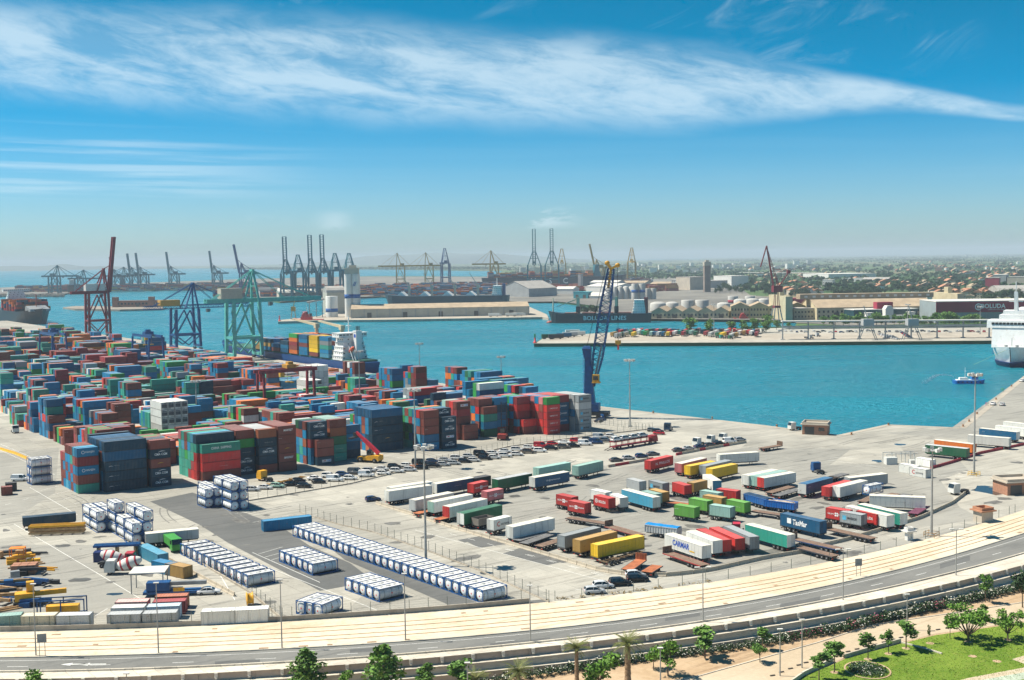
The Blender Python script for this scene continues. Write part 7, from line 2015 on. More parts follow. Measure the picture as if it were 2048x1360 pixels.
for (A, B, d, e, r_, wl, rf, lab, kind, kw) in [
 ((1343, 578), (1377, 578), 40, 18, 18, M_WWALL, M_WROOF, 'white office block left of the beige box', 'flat', dict(win=(4, 9, 3.5, 2.6, 1.2, 4))),
 ((1380, 580), (1416, 579), 50, 24, 24, M_BEIGE, M_GROOF, 'beige windowless box beside the brown tower', 'flat', {}),
 ((1420, 576), (1455, 575), 40, 14, 14, M_GWALL, M_GROOF, 'grey warehouse right of the brown tower', 'flat', {}),
 ((1463, 574), (1497, 573), 60, 22, 22, M_WWALL, M_WROOF, 'white tall warehouse with blue base', 'flat', {}),
 ((1300, 577), (1338, 577), 40, 9, 13, M_BEIGE, M_TROOF, 'low tan warehouse left of the white office', 'gable', {}),
 ((1172, 586), (1230, 587), 60, 12, 17, M_WWALL, M_WROOF, 'white gabled warehouse left of the grain silos', 'gable', {}),
 ((1147, 597), (1176, 597), 22, 10, 10, M_TEALW, M_TEALW, 'turquoise shed on the inner quay', 'flat', dict(doors=2)),
 ((1179, 597), (1212, 597), 25, 4, 9, M_WWALL, M_WROOF, 'white tent hall on the inner quay', 'gable', {}),
 ((1110, 588), (1146, 588), 30, 9, 13, M_WWALL, M_WROOF, 'white shed left of the turquoise one', 'gable', {}),
 ((1156, 585), (1162, 585), 10, 34, 34, M_GWALL, M_GROOF, 'slim grey elevator tower on the inner quay', 'flat', {}),
 ((1240, 573), (1290, 573), 40, 8, 12, M_BEIGE, M_TROOF, 'tan roofed shed beyond the grain silos', 'gable', {}),
 ((1180, 574), (1235, 574), 40, 10, 14, M_GWALL, M_WROOF, 'pale roofed shed far behind the grain silos', 'gable', {}),
 ((1657, 562), (1752, 560), 120, 16, 16, M_WWALL, M_WROOF, 'very wide white factory hall beyond the trees', 'flat', dict(doors=3)),
 ((1683, 566), (1725, 566), 30, 10, 10, M_WWALL, M_WROOF, 'white annex before the wide factory hall', 'flat', {}),
 ((1725, 567), (1776, 567), 30, 9, 13, M_MAROON, M_GROOF, 'maroon shed beside the white annex', 'gable', {}),
 ((1645, 578), (1665, 578), 18, 17, 17, M_WWALL, M_WROOF, 'white modern villa between the dark trees', 'flat', dict(win=(3, 4, 3, 1.8, 1.6, 4.5))),
 ((1625, 581), (1646, 581), 18, 7, 7, M_WWALL, M_WROOF, 'low white house left of the modern villa', 'flat', {}),
 ((1970, 583), (1998, 583), 26, 22, 22, M_MAROON, M_GROOF, 'maroon block with grey top at the right', 'flat', {}),
 ((1985, 577), (2012, 577), 40, 24, 24, M_GWALL, M_WROOF, 'pale grey block behind the maroon one', 'flat', {}),
 ((2014, 577), (2070, 577), 40, 20, 20, M_BEIGE, M_GROOF, 'beige block at the right edge', 'flat', {}),
 ((1996, 594), (2090, 593), 50, 4, 16, M_GWALL, M_GROOF, 'grey vaulted sports hall at the right edge', 'arch', {}),
 ((1568, 612), (1632, 611), 20, 9, 9, M_MAROON, M_MAROON, 'dark red stacked cabins behind the jib crane', 'flat', {}),
 ((1588, 640), (1634, 639), 25, 11, 11, M_CREAM, M_GROOF, 'cream two storey quay building left of the market hall', 'flat', dict(win=(2, 7, 3.2, 1.6, 1.8, 4.6)))]:
 shed(A, B, d, e, r_, wl, rf, lab, roofkind=kind, **kw)
p = at_dist(1414, 2150); tb = thing('grain_tower', 'tall brown concrete tower beside the beige box', 'building', p, R(5))
m = MB(); m.box(-5.5, 5.5, -5.5, 5.5, 0, 47); m.build('shaft', mp('tower_brown', (.24, .19, .16)), tb); m = MB(); m.box(-6, 6, -6, 6, 47.02, 54); m.box(-3, 3, -3, 3, 54, 57); m.build('head', M_HBEIGE, tb)
mw = thing('viaduct', 'pale motorway viaduct on piers in the right distance', 'bridge', (0, 0, 0))
a_, b_ = G(1480, 552), G(1648, 552); m = MB(); m.beam((a_.x, a_.y, 11), (b_.x, b_.y, 9), 14, 1.6); m.build('deck', M_WROOF, mw)
for i in range(12):
 q = a_.lerp(b_, (i+.5)/12); m = MB(); m.cbox((q.x, q.y, 4.6), (2.2, 6, 9.2)); m.build('pier', M_GWALL, mw)
rgh = random.Random(21)
def house(x, y, w, d, h, wallm, roofm, label, flatroof=False, name='house', win=True):
 p = G(x, y); root = thing(name, label, 'house' if name == 'house' else 'building', p, R(rgh.uniform(-25, 25)), 'houses of the town' if name == 'house' else 'flats of the town')
 m = MB(); m.box(-w/2, w/2, -d/2, d/2, 0, h)
 wl = m.build('wall', wallm, root)
 m = MB()
 if flatroof: m.box(-w/2-.2, w/2+.2, -d/2-.2, d/2+.2, h+.003, h+.5)
 else: m.extr([(-w/2-.4, h+.01), (0, h+w*.22), (w/2+.4, h+.01)], -d/2-.4, d/2+.4)
 m.build('roof', roofm, root)
 if win:
  for k in range(max(1, int(h//3.2))):
   for i in range(max(2, int(w//3.2))):
    q = MB(); q.cbox((-w/2+w*(i+.5)/max(2, int(w//3.2)), -d/2-.01, 1.7+k*3.1), (1.1, .1, 1.4)); q.build('window', M_GLASS, wl)
nh = 0
zones = [(1740, 1860, 566, 585, 26), (1865, 1990, 572, 606, 40), (1880, 2046, 542, 575, 50), (1560, 1640, 575, 592, 12), (1780, 2040, 525, 545, 50), (1490, 1720, 540, 572, 44)]
cells = {}
for zi, (x0, x1, y0, y1, n) in enumerate(zones):
 for i in range(n):
  nh += 1; x = x0+(x1-x0)*(i+rgh.uniform(.2, .8))/n; y = rgh.uniform(y0, y1)
  wm_ = rgh.choice([M_WWALL, M_BEIGE, M_CREAM, M_WWALL, M_BRICK]); wn = {id(M_WWALL): 'white', id(M_BEIGE): 'beige', id(M_CREAM): 'cream', id(M_BRICK): 'brick'}[id(wm_)]
  where = ['beside the market hall trees', 'behind the grey hall with the maroon band', 'below the fields at right', 'behind the red jib crane', 'at the foot of the far fields', 'around the viaduct'][zi]
  house(x, y, rgh.uniform(11, 24), rgh.uniform(9, 14), rgh.choice([5, 6.5, 8, 10]), wm_, rgh.choice([M_RTILE, M_RTILE, M_TROOF]), '%s tile roofed house, %s from left %s' % (wn, ordn(i+1), where), win=zi in (0, 1))
zones2 = [(1030, 1200, 541, 548, 20, 'beyond the giant dark ship'), (1200, 1420, 531, 547, 34, 'behind the brown tower'), (1420, 1640, 528, 541, 34, 'right of the brown tower on the skyline'), (1700, 2040, 506.5, 514, 30, 'far off on the right horizon')]
for zi, (x0, x1, y0, y1, n, where) in enumerate(zones2):
 for i in range(n):
  x = x0+(x1-x0)*(i+rgh.uniform(.2, .8))/n; y = rgh.uniform(y0, y1)
  big = 2.0 if zi == 3 else 1
  wm_ = rgh.choice([M_WWALL, M_BEIGE, M_CREAM, M_WWALL, M_GWALL]); wn = {id(M_WWALL): 'white', id(M_BEIGE): 'beige', id(M_CREAM): 'cream', id(M_GWALL): 'grey'}[id(wm_)]
  house(x, y, rgh.uniform(16, 34)*big, rgh.uniform(12, 20), rgh.choice([9, 13, 18, 24])*(1 if zi < 3 else 1.0), wm_, M_GROOF, '%s flat roofed block, %s from left %s' % (wn, ordn(i+1), where), True, 'town_block', zi < 0)
items = []; rgm = random.Random(31)
def far_stack(x0, x1, Y0, Y1, n, cols, hmax=5):
 for _ in range(n):
  x = rgm.uniform(x0, x1); Y = rgm.uniform(Y0, Y1); p = at_dist(x, Y); c = rgm.choice(cols); a_ = R(3)
  for k in range(rgm.randint(1, hmax)):
   for j in range(rgm.randint(2, 5)): items.append(((p.x, p.y+j*2.6, .1+k*2.62), a_, C40*rgm.choice([1, 1, 2]), CW, 2.59, tone(rgm, rgm.choice(cols))))
far_stack(40, 560, 2850, 3150, 420, ['grey', 'navy', 'dkblue', 'brown', 'maroon', 'tan'])
far_stack(740, 1010, 2150, 2750, 420, ['navy', 'dkblue', 'blue', 'brown', 'maroon', 'orange', 'ltblue', 'grey'])
far_stack(440, 760, 2220, 2700, 320, ['navy', 'dkblue', 'brown', 'maroon', 'tan', 'orange'])
far_stack(1050, 1160, 2150, 2450, 110, ['rust', 'brown', 'maroon', 'tan', 'red'])
far_stack(1230, 1345, 2200, 2400, 70, ['rust', 'brown', 'maroon', 'tan'])
far_stack(1010, 1300, 2800, 2980, 150, ['navy', 'brown', 'maroon', 'dkblue', 'grey'])
struct(box_mass('far_container_stacks', items), 'stuff')['label'] = 'container stacks of the terminals across the water'
gw = thing('boarding_gallery', 'long raised boarding gallery on posts along the ferry pier', 'gallery', (0, 0, 0))
a_, b_ = G(1565, 680), G(1985, 676); m = MB(); m.beam((a_.x, a_.y+4, 14.2), (b_.x, b_.y+4, 13.6), 6, .9); m.build('roof', M_WROOF, gw)
m = MB(); m.beam((a_.x, a_.y+4, 8.4), (b_.x, b_.y+4, 8.2), 5, .5); m.beam((a_.x, a_.y+1.6, 10), (b_.x, b_.y+1.6, 9.8), .15, 1.5); m.build('floor', M_GWALL, gw)
for i in range(9):
 q = a_.lerp(b_, (i+.05)/8.1); m = MB(); m.cbox((q.x, q.y+4, 7), (.9, .9, 14)); m.cbox((q.x, q.y+4, .3), (3, 3, .6)); m.build('post', M_GWALL, gw)
for n_, x in enumerate((1735, 1824)):
 p = G(x, 680); jb = thing('boarding_tower', 'movable steel boarding tower under the gallery, %s one' % ('left', 'right')[n_], 'gangway', p, 0, 'boarding towers')
 for sx in (-1, 1):
  m = MB(); m.beam((sx*7, -2, 0), (sx*2.5, -2, 11), .5); m.beam((sx*7, 3, 0), (sx*2.5, 3, 11), .5); m.build('leg', M_STEEL, jb)
 m = MB(); m.box(-4, 4, -3, 4, 11, 16); m.build('cabin', M_GWALL, jb)
 m = MB(); m.beam((0, 0, 16), (-3, 0, 26), .6); m.build('mast', M_STEEL, jb)
rgp = random.Random(12)
M_PIERBOX = objpaint('pier_box_paint', .5, .3, .15)
pb = MB().box(-6.2, 6.2, -1.22, 1.22, 1.2, 3.9).mesh('body', M_PIERBOX); pbs = MB().box(-3.2, 3.2, -1.22, 1.22, 1.2, 3.9).mesh('body', M_PIERBOX)
pwm = MB()
for x in (-4.5, -3.2, 3.6):
 for y in (-1, 1): pwm.lathe([(.05, -.15), (.5, -.15), (.5, .15), (.05, .15)], 8, (x, y, .5), 'y')
pwm.box(-6, 6, -.6, .6, .8, 1.15); pwm = pwm.mesh('chassis', M_DARK)
cabm = MB().extr([(-1.1, .5), (-1.1, 3.0), (.7, 3.0), (1.1, 2.0), (1.15, .5)], -1.2, 1.2).mesh('cab', M_PIERBOX)
npx = 0
def lorry(x, y, rz, col, cabcol, label, group='lorries on the ferry pier', z=.0):
 p = G(x, y); root = thing('parked_lorry', label, 'lorry', (p.x, p.y, .09), R(rz), group, CC[col])
 link('body', pb, root); link('chassis', pwm, root, color=(.03, .03, .03))
 if cabcol: link('cab', cabm, root, (7.6, 0, 0), 0, CC[cabcol])
 return root
cols = ['white', 'dkblue', 'green', 'maroon', 'red', 'yellow', 'teal', 'silver', 'white', 'dkgreen', 'tan', 'mint', 'brown', 'white']
for i in range(34):
 x = 1228+i*8.2+rgp.uniform(-1.5, 1.5)+(14 if i > 20 else 0); y = 672+rgp.uniform(-3.5, 4)
 if x > 1520: break
 c = rgp.choice(cols); lorry(x, y, 70+rgp.uniform(-8, 8), c, None, '%s boxed trailer, %s from left in the row on the pier' % (CNAME[c], ordn(i+1)))
for i in range(36):
 x = 1236+i*8.0+rgp.uniform(-2, 2); y = 667+rgp.uniform(-1.5, 1.5); c = rgp.choice(['dkblue', 'dkgreen', 'maroon', 'brown', 'black', 'silver', 'red', 'navy']); lorry(x, y, 75+rgp.uniform(-8, 8), c, None, '%s boxed trailer, %s from left in the rear pier row' % (CNAME[c], ordn(i+1)))
for i, (x, y, c) in enumerate([(1098, 678, 'dkgreen'), (1112, 678.5, 'black'), (1128, 676, 'dkblue'), (1140, 674, 'silver'), (1156, 672, 'white'), (1145, 669, 'white')]): lorry(x, y, 12, c, None, '%s boxed trailer, %s from left near the pier tip' % (CNAME[c], ORD[i]))
for i, (x, y, c) in enumerate([(1440, 677, 'teal'), (1458, 678, 'dkgreen'), (1470, 670, 'black'), (1502, 671, 'black'), (1618, 677, 'white'), (1632, 673, 'silver'), (1522, 664, 'white')]):
 p = G(x, y); root = thing('lorry_tractor', '%s lorry tractor unit, %s from left on the pier' % (CNAME[c], ORD[i]), 'lorry', (p.x, p.y, .09), R(-70), 'tractor units on the pier', CC[c]); link('cab', cabm, root, (1.6, 0, 0)); link('chassis', pwm, root, color=(.03, .03, .03))
for i in range(40):
 x = 1560+i*11+rgp.uniform(-3, 3); y = 664.5+rgp.uniform(-1.5, 1.2)
 if x > 1975: break
 c = rgp.choice(['white', 'silver', 'black', 'grey', 'blue', 'red']); car((G(x, y).x, G(x, y).y, .09), R(rgp.choice([0, 80, 90])), rgp.choice(['hatch', 'suv', 'sedan']), c, '%s car, %s from left in the line behind the boarding gallery' % (c, ordn(i+1)), 'cars behind the boarding gallery')
k_ = 0
for r_ in range(3):
 for i in range(6):
  k_ += 1; p = G(1760+i*5+r_*5, 670+r_*2.6+i*.9); car((p.x, p.y, .09), R(30), 'hatch', 'white' if (i+r_) % 3 else 'silver', '%s car, %s of the car block by the boarding towers' % ('white' if (i+r_) % 3 else 'silver', ordn(k_)), 'car block by the boarding towers')
for i in range(6):
 p = G(1806+i*2.6, 667+i*1.7); c = ['blue', 'red', 'blue', 'red', 'grey', 'blue'][i]; car((p.x, p.y, .09), R(10), 'hatch', c, '%s car, %s in the short file right of the car block' % (c, ORD[i]), 'short car file on the pier')
def beacon(px_, h, label, mats, name='harbour_beacon'):
 p = G(*px_); root = thing(name, label, 'beacon', p)
 m = MB(); m.lathe([(1.5, 0), (1.5, .8), (.7, 1.2), (.6, h*.6)], 10); m.build('base', mats[0], root); m = MB(); m.lathe([(.62, h*.6), (.6, h*.9), (.8, h*.92), (.5, h)], 10); m.build('lantern', mats[1], root); m = MB(); m.tube((0, 0, h), (0, 0, h+4), .08, 5); m.build('rod', M_STEEL, root)
beacon((1070, 686), 7, 'red and green harbour light at the pier tip', (M_PLAC, paint('beacon_green', (.02, .25, .08), .5)))
beacon((559, 642), 6, 'small red harbour light at the tip of the shed wharf', (M_PLAC, M_PLAC))
for i, (x, y) in enumerate([(988, 633.5), (1022, 633), (1036, 632.5)]):
 lorry(x, y, 4, 'white', 'white', 'white lorry before the long shed, %s from left' % ORD[i], 'lorries before the long shed')
# ================================================================== vegetation
def m_leaf(name, c1, c2, trans=.15):
 m, t, b, o = new_mat(name)
 oi = t.nodes.new('ShaderNodeObjectInfo'); n = tnoise(t, wpos(t), .9, 3, .6)
 c = mixc(t, maprange(t, n, .3, .7), c1, c2)
 c = mixc(t, mth(t, 'MULTIPLY', oi.outputs['Random'], .35), c, tuple(q*.6 for q in c1))
 t.links.new(c, b.inputs['Base Color']); b.inputs['Roughness'].default_value = .6; b.inputs['Specular IOR Level'].default_value = .25
 b.inputs['Subsurface Weight'].default_value = 0
 MATS[name] = m
 return m
M_LEAF = m_leaf('leaf_green', (.075, .165, .028), (.155, .29, .050)); M_LEAFD = m_leaf('leaf_dark', (.022, .055, .020), (.05, .10, .03)); M_LEAFP = m_leaf('palm_leaf', (.13, .16, .04), (.24, .25, .08)); M_LEAFY = m_leaf('leaf_fresh', (.09, .20, .02), (.17, .32, .045))
M_BARK = paint('bark', (.17, .12, .08), .9, var=.3, scale=2); M_FLW = paint('white_blossom', (.75, .72, .62), .7, var=.08); M_FLP = paint('pink_blossom', (.52, .14, .22), .7, var=.15)
def leaf_quads(mb, c, rad, n, size, rg_, flat_=.0):
 for _ in range(n):
  while True:
   q = Vector((rg_.uniform(-1, 1), rg_.uniform(-1, 1), rg_.uniform(-1, 1)))
   if q.length <= 1: break
  q = q*(.55+.45*q.length) if q.length else q
  p = Vector((c[0]+q.x*rad[0], c[1]+q.y*rad[1], c[2]+q.z*rad[2]))
  a = Vector((rg_.gauss(0, 1), rg_.gauss(0, 1), rg_.gauss(0, .6))).normalized(); b = a.cross(Vector((rg_.gauss(0, 1), rg_.gauss(0, 1), rg_.gauss(0, 1)))).normalized()
  s = size*rg_.uniform(.6, 1.3)
  mb.add([p-a*s-b*s*.5, p+a*s-b*s*.5, p+a*s*.7+b*s*.6, p-a*s*.7+b*s*.6], [(0, 1, 2, 3)])
_tv = {}
def tree_meshes(kind, seed):
 k = (kind, seed)
 if k in _tv: return _tv[k]
 rg_ = random.Random(seed*7+len(kind)); tr = MB(); cr_ = MB()
 if kind == 'round':     # unit height 1
  tr.tube((0, 0, 0), (.01, 0, .35), .022, 7, .014)
  cl = [(rg_.uniform(-.24, .24), rg_.uniform(-.24, .24), rg_.uniform(.42, .86), rg_.uniform(.12, .2)) for _ in range(11)]
  for x, y, z, r_ in cl: tr.beam((.01, 0, .33), (x*.8, y*.8, z-.04), .018, None, .006); leaf_quads(cr_, (x, y, z), (r_, r_, r_*.85), 75, .036, rg_)
 elif kind == 'young':
  tr.tube((0, 0, 0), (.0, 0, .6), .012, 6, .008)
  cl = [(rg_.uniform(-.12, .12), rg_.uniform(-.12, .12), rg_.uniform(.5, .92), rg_.uniform(.07, .13)) for _ in range(8)]
  for x, y, z, r_ in cl: tr.beam((0, 0, .45), (x*.8, y*.8, z), .010, None, .004); leaf_quads(cr_, (x, y, z), (r_, r_, r_), 60, .034, rg_)
 elif kind == 'spread':
  tr.tube((0, 0, 0), (.03, 0, .22), .030, 8, .024)
  cl = []
  for i in range(13):
   a = i*2.4; r0 = rg_.uniform(.15, .52); cl.append((math.cos(a)*r0, math.sin(a)*r0, rg_.uniform(.55, .92), rg_.uniform(.13, .2)))
  for x, y, z, r_ in cl: tr.beam((.03, 0, .2), (x*.55, y*.55, z*.62), .030, None, .016); tr.beam((x*.55, y*.55, z*.62), (x, y, z), .018, None, .006); leaf_quads(cr_, (x, y, z), (r_, r_, r_*.75), 110, .034, rg_)
 elif kind == 'column':
  tr.tube((0, 0, 0), (0, 0, .3), .02, 6, .014)
  for i in range(16):
   z = .2+.75*i/15; r_ = .24*math.sin(math.pi*(.12+.84*(i/15)))+.03; a = i*2.4; leaf_quads(cr_, (math.cos(a)*r_*.5, math.sin(a)*r_*.5, z), (r_*.8, r_*.8, .09), 95, .030, rg_)
 elif kind == 'dark':
  tr.tube((0, 0, 0), (0, 0, .4), .02, 6, .012)
  for i in range(9):
   a = i*2.4; r0 = rg_.uniform(0, .26); leaf_quads(cr_, (math.cos(a)*r0, math.sin(a)*r0, rg_.uniform(.3, .82)), (.2, .2, .18), 60, .045, rg_)
 _tv[k] = (tr.mesh('trunk', M_BARK), cr_)
 return _tv[k]
_cmesh = {}
def tree(loc, h, kind, label, leaf, seed=1, group=None, rz=0.0, wide=1.0, name=None, cat='tree'):
 tr, cr_ = tree_meshes(kind, seed)
 k = (kind, seed, leaf.name)
 if k not in _cmesh: _cmesh[k] = cr_.mesh('crown', leaf)
 root = thing(name or 'leafy_tree', label, cat, loc, rz, group); root.scale = (h*wide, h*wide, h)
 link('trunk', tr, root); link('crown', _cmesh[k], root)
 return root
def palm(loc, h, label, seed, crown=2.6, trunk=.32, group=None):
 rg_ = random.Random(seed); root = thing('palm_tree', label, 'palm', loc, 0, group)
 m = MB(); n = 9
 for i in range(n): m.tube((0, 0, h*i/n), (0, 0, h*(i+1)/n), trunk*(1.12 if i % 1 == 0 else 1)*(1-.25*i/n), 9, trunk*.9*(1-.25*i/n))
 m.build('trunk', paint('palm_bark', (.26, .17, .10), .9, var=.3, scale=3), root)
 for i in range(42):
  a = i*2.399; el = rg_.uniform(.1, 1.35); L = crown*rg_.uniform(.8, 1.15); fr = MB(); pts = []
  for s in range(7):
   t_ = s/6; r_ = L*t_*math.cos(el*(1-.55*t_)); z = h+L*math.sin(el)*t_*.95-.55*L*t_*t_*(1.25-el*.6)
   pts.append(Vector((math.cos(a)*r_, math.sin(a)*r_, z)))
  sd_ = Vector((-math.sin(a), math.cos(a), 0))
  for s in range(6):
   p, q = pts[s], pts[s+1]; wd = .55*math.sin(math.pi*(.15+.8*s/6))
   for sg in (-1, 1):
    for e in range(3):
     b = p.lerp(q, e/3); d = (q-p)*.45; fr.add([b, b+sd_*sg*wd+d+Vector((0, 0, -.10)), b+d*.35], [(0, 1, 2)])
   fr.beam(p, q, .04)
  fr.build('frond', M_LEAFP, root)
 return root
PZ = PARK_Z
def PKv(x, y): p = G(x, y, PZ); return p
for (x, y, h, kind, lf, sd_, lab, wd) in [(615, 1398, 8.2, 'column', M_LEAF, 1, 'dense dark green tree before the road wall, left one of the tall pair', 1.25), (768, 1405, 9.2, 'column', M_LEAF, 2, 'dense dark green tree before the road wall, right one of the tall pair', 1.25), (690, 1405, 5.0, 'round', M_LEAFY, 3, 'bright green treetop between the tall dark pair', .9), (70, 1412, 6.2, 'round', M_LEAFY, 4, 'bright green treetop at the bottom left edge', 1.1),
  (858, 1392, 6.0, 'young', M_LEAF, 1, 'small tree right of the tall dark pair', 1.6), (922, 1398, 6.6, 'young', M_LEAF, 2, 'small tree left of the low palms', 1.6), (1200, 1392, 7.2, 'round', M_LEAFY, 5, 'light green bushy tree between two tall palms', 1.2), (1336, 1352, 6.4, 'round', M_LEAFY, 6, 'light green tree beside the lamp and dirt strip', 1.0), (1307, 1338, 4.2, 'round', M_LEAFY, 7, 'small light green bush tree left of the lamp', 1.0), (1410, 1317, 5.4, 'young', M_LEAF, 3, 'small round tree on a thin stem before the hedge', 2.2), (1525, 1300, 4.2, 'young', M_LEAF, 4, 'thin young tree before the hedge, left of the lamps', 1.8),
  (1812, 1297, 5.6, 'young', M_LEAF, 5, 'young tree at the lawn corner beside the path', 1.9), (1777, 1308, 4.4, 'young', M_LEAF, 6, 'thin young tree left of the lawn corner', 1.4), (1736, 1319, 4.8, 'young', M_LEAF, 7, 'young tree in the lawn edge, third from left', 1.6), (1669, 1345, 5.8, 'young', M_LEAF, 8, 'young leafy tree by the wall gap, second from left on the lawn', 1.7), (1638, 1362, 5.0, 'young', M_LEAF, 9, 'young tree at the left tip of the lawn', 1.9), (1937, 1284, 6.2, 'spread', M_LEAFY, 1, 'wide spreading tree in the middle of the lawn', 1.25), (2016, 1280, 5.4, 'spread', M_LEAFY, 2, 'spreading tree near the right edge of the lawn', .95), (1900, 1277, 4.2, 'young', M_LEAF, 10, 'small tree left of the spreading lawn tree', 1.4), (1968, 1243, 3.4, 'young', M_LEAF, 11, 'small tree on the path right of the lawn', 1.6), (1971, 1205, 5.6, 'young', M_LEAF, 12, 'tall thin tree before the wall at right', 1.3), (2045, 1215, 8.2, 'round', M_LEAFD, 8, 'dark tree against the wall at the right edge', .8), (1858, 1287, 3.4, 'young', M_LEAFP, 13, 'bare thin sapling beside the lawn path', .5), (1520, 1325, 3.5, 'round', M_LEAF, 9, 'green bush at the path edge under the wall', 1.2)]:
 tree(PKv(x, y), h, kind, lab, lf, sd_, None, RNG.uniform(0, 6), wd)
palm(PKv(1256, 1395), 8.6, 'tall thick palm before the road wall', 1, 2.8, .55); palm(PKv(1154, 1392), 7.6, 'tall slim palm left of the thick one', 2, 2.4, .38)
palm(PKv(952, 1393), 2.6, 'low palm, left of the two low ones', 3, 2.5, .4); palm(PKv(1037, 1383), 3.2, 'low palm, right of the two low ones', 4, 2.6, .4)
palm(PKv(1312, 1415), 1.2, 'small palm tip at the bottom edge', 5, 2.2, .4)
hl = [PKv(*p) for p in [(880, 1392), (960, 1376), (1040, 1362), (1150, 1345), (1250, 1330), (1330, 1318), (1420, 1310), (1528, 1294), (1600, 1280), (1700, 1262), (1760, 1247), (1850, 1226), (1950, 1204), (2048, 1182), (2120, 1165)]]
tot = linelen(hl); nb = int(tot/1.9); hp = along(hl, .5, tot-.5, 1.9)
hv = []
for sd_ in range(5):
 rg_ = random.Random(50+sd_); a = MB(); leaf_quads(a, (0, 0, .8), (1.25, .95, .85), 260, .14, rg_); f1 = MB(); leaf_quads(f1, (0, -.12, .95), (1.3, 1.0, .9), 42, .12, rg_)
 hv.append((a.mesh('foliage', M_LEAFD), f1.mesh('blossom', M_FLW), f1.mesh('blossom', M_FLP)))
for i, p in enumerate(hp):
 x = PX(p)[0]
 if x > 2080: continue
 pinkp = 1585 < x < 1640 or 1690 < x < 1705 or 1735 < x < 1765 or 1858 < x < 1885
 bare = 1770 < x < 1800
 v_ = hv[i % 5]; q = p + Vector((0, .6, 0))
 root = thing('oleander_bush', '%s oleander bush, %s from left in the hedge under the wall' % ('pink flowering' if pinkp else 'white flowering', ordn(i+1)), 'bush', q, RNG.uniform(0, 6), 'hedge under the terrace wall')
 s_ = RNG.uniform(.8, 1.12)*(1.15 if x > 1528 else .95); root.scale = (s_, s_, s_*(1.2 if 1740 < x < 1770 or 1820 < x < 1880 else 1))
 link('foliage', v_[0], root); link('blossom', v_[2] if pinkp else v_[1], root)
fb = thing('flower_bed', 'round bed of green ground cover with pale flowers on the lawn', 'flower bed', PKv(1735, 1341))
rx = (PKv(1775, 1341)-PKv(1735, 1341)).length; ry = (PKv(1735, 1326)-PKv(1735, 1341)).length
a = MB(); rg_ = random.Random(3); leaf_quads(a, (0, 0, .25), (rx, ry, .42), 2200, .13, rg_); a.v = [(x, y, max(.06, z)) for x, y, z in a.v]; a.build('foliage', M_LEAFD, fb)
a = MB(); leaf_quads(a, (0, 0, .35), (rx*.95, ry*.95, .42), 240, .09, rg_); a.v = [(x, y, max(.3, z)) for x, y, z in a.v]; a.build('blossom', M_FLW, fb)
a = MB(); vs = []
for i in range(33):
 t_ = 2*math.pi*i/32; vs += [(math.cos(t_)*rx*1.06, math.sin(t_)*ry*1.06, .14), (math.cos(t_)*rx*1.14, math.sin(t_)*ry*1.14, .14)]
a.add(vs, [(2*i, 2*i+1, 2*i+3, 2*i+2) for i in range(32)]); a.build('edging', M_DIRT, fb)
for (x, y) in ((1669, 1345), (1736, 1319), (1777, 1308), (1812, 1297), (1937, 1284), (2016, 1280), (1860, 1287), (1945, 1313), (1994, 1323)):
 c = PKv(x, y); flat('tree_pit', [(c.x+math.cos(k*.785)*.75, c.y+math.sin(k*.785)*.75) for k in range(8)], PZ+.058, M_DIRT)
gr = MB(); rg_ = random.Random(9)
LW = [PK(*p) for p in lawn]
import mathutils
def inpoly(x, y, P):
 ins = False; n = len(P); j = n-1
 for i in range(n):
  if (P[i].y > y) != (P[j].y > y) and x < (P[j].x-P[i].x)*(y-P[i].y)/(P[j].y-P[i].y)+P[i].x: ins = not ins
  j = i
 return ins
x0, x1 = min(p.x for p in LW), min(max(p.x for p in LW), 100); y0, y1 = max(150, min(p.y for p in LW)), max(p.y for p in LW)
cnt_ = 0
while cnt_ < 26000:
 x, y = rg_.uniform(x0, x1), rg_.uniform(y0, y1)
 if not inpoly(x, y, LW): cnt_ += .2; continue
 cnt_ += 1; a = rg_.uniform(0, 6.3); s = rg_.uniform(.05, .1); h = rg_.uniform(.06, .16)
 gr.add([(x-math.cos(a)*s, y-math.sin(a)*s, PZ+.05), (x+math.cos(a)*s, y+math.sin(a)*s, PZ+.05), (x+rg_.gauss(0, .05), y+rg_.gauss(0, .05), PZ+.05+h)], [(0, 1, 2)])
o = gr.build('grass', M_GRASS); struct(o, 'stuff'); o['label'] = 'short green grass of the park lawn'
wd = MB()
for i in range(40):
 x = rg_.uniform(1080, 1420); p = G(x, c_yard(x)-rg_.uniform(0, 4)); leaf_quads(wd, (p.x, p.y, .2), (.5, .4, .3), 14, .12, rg_)
o = wd.build('weeds', paint('dry_weed', (.30, .22, .10), .9, var=.3)); struct(o, 'stuff'); o['label'] = 'dry weeds along the tram bed edge'
for i, (x, y, h, w_) in enumerate([(1380, 667, 14, 1.3), (1418, 668, 13, 1.2), (1464, 665, 10, 1.3), (1488, 667, 12, 1.2), (1508, 666, 13, 1.2), (1532, 665, 12, 1.3), (1553, 660, 9, 1.2), (1578, 660, 8, 1.1), (1535, 655, 12, 1.2)]):
 tree(G(x, y), h, 'dark', 'leafy green tree on the pier behind the lorries, %s from left' % ORD[i], M_LEAF, 20+i % 4, 'trees on the pier', i*1.3, w_)
for i in range(26):
 x = 1650+i*12.5+RNG.uniform(-4, 4); y = 652+RNG.uniform(-1.5, 1.5); tree(G(x, y), RNG.uniform(9, 14), 'dark', 'street tree behind the boarding gallery, %s from left' % ordn(i+1), M_LEAF, 20+i % 4, 'street trees behind the gallery', i*1.1, 1.15)
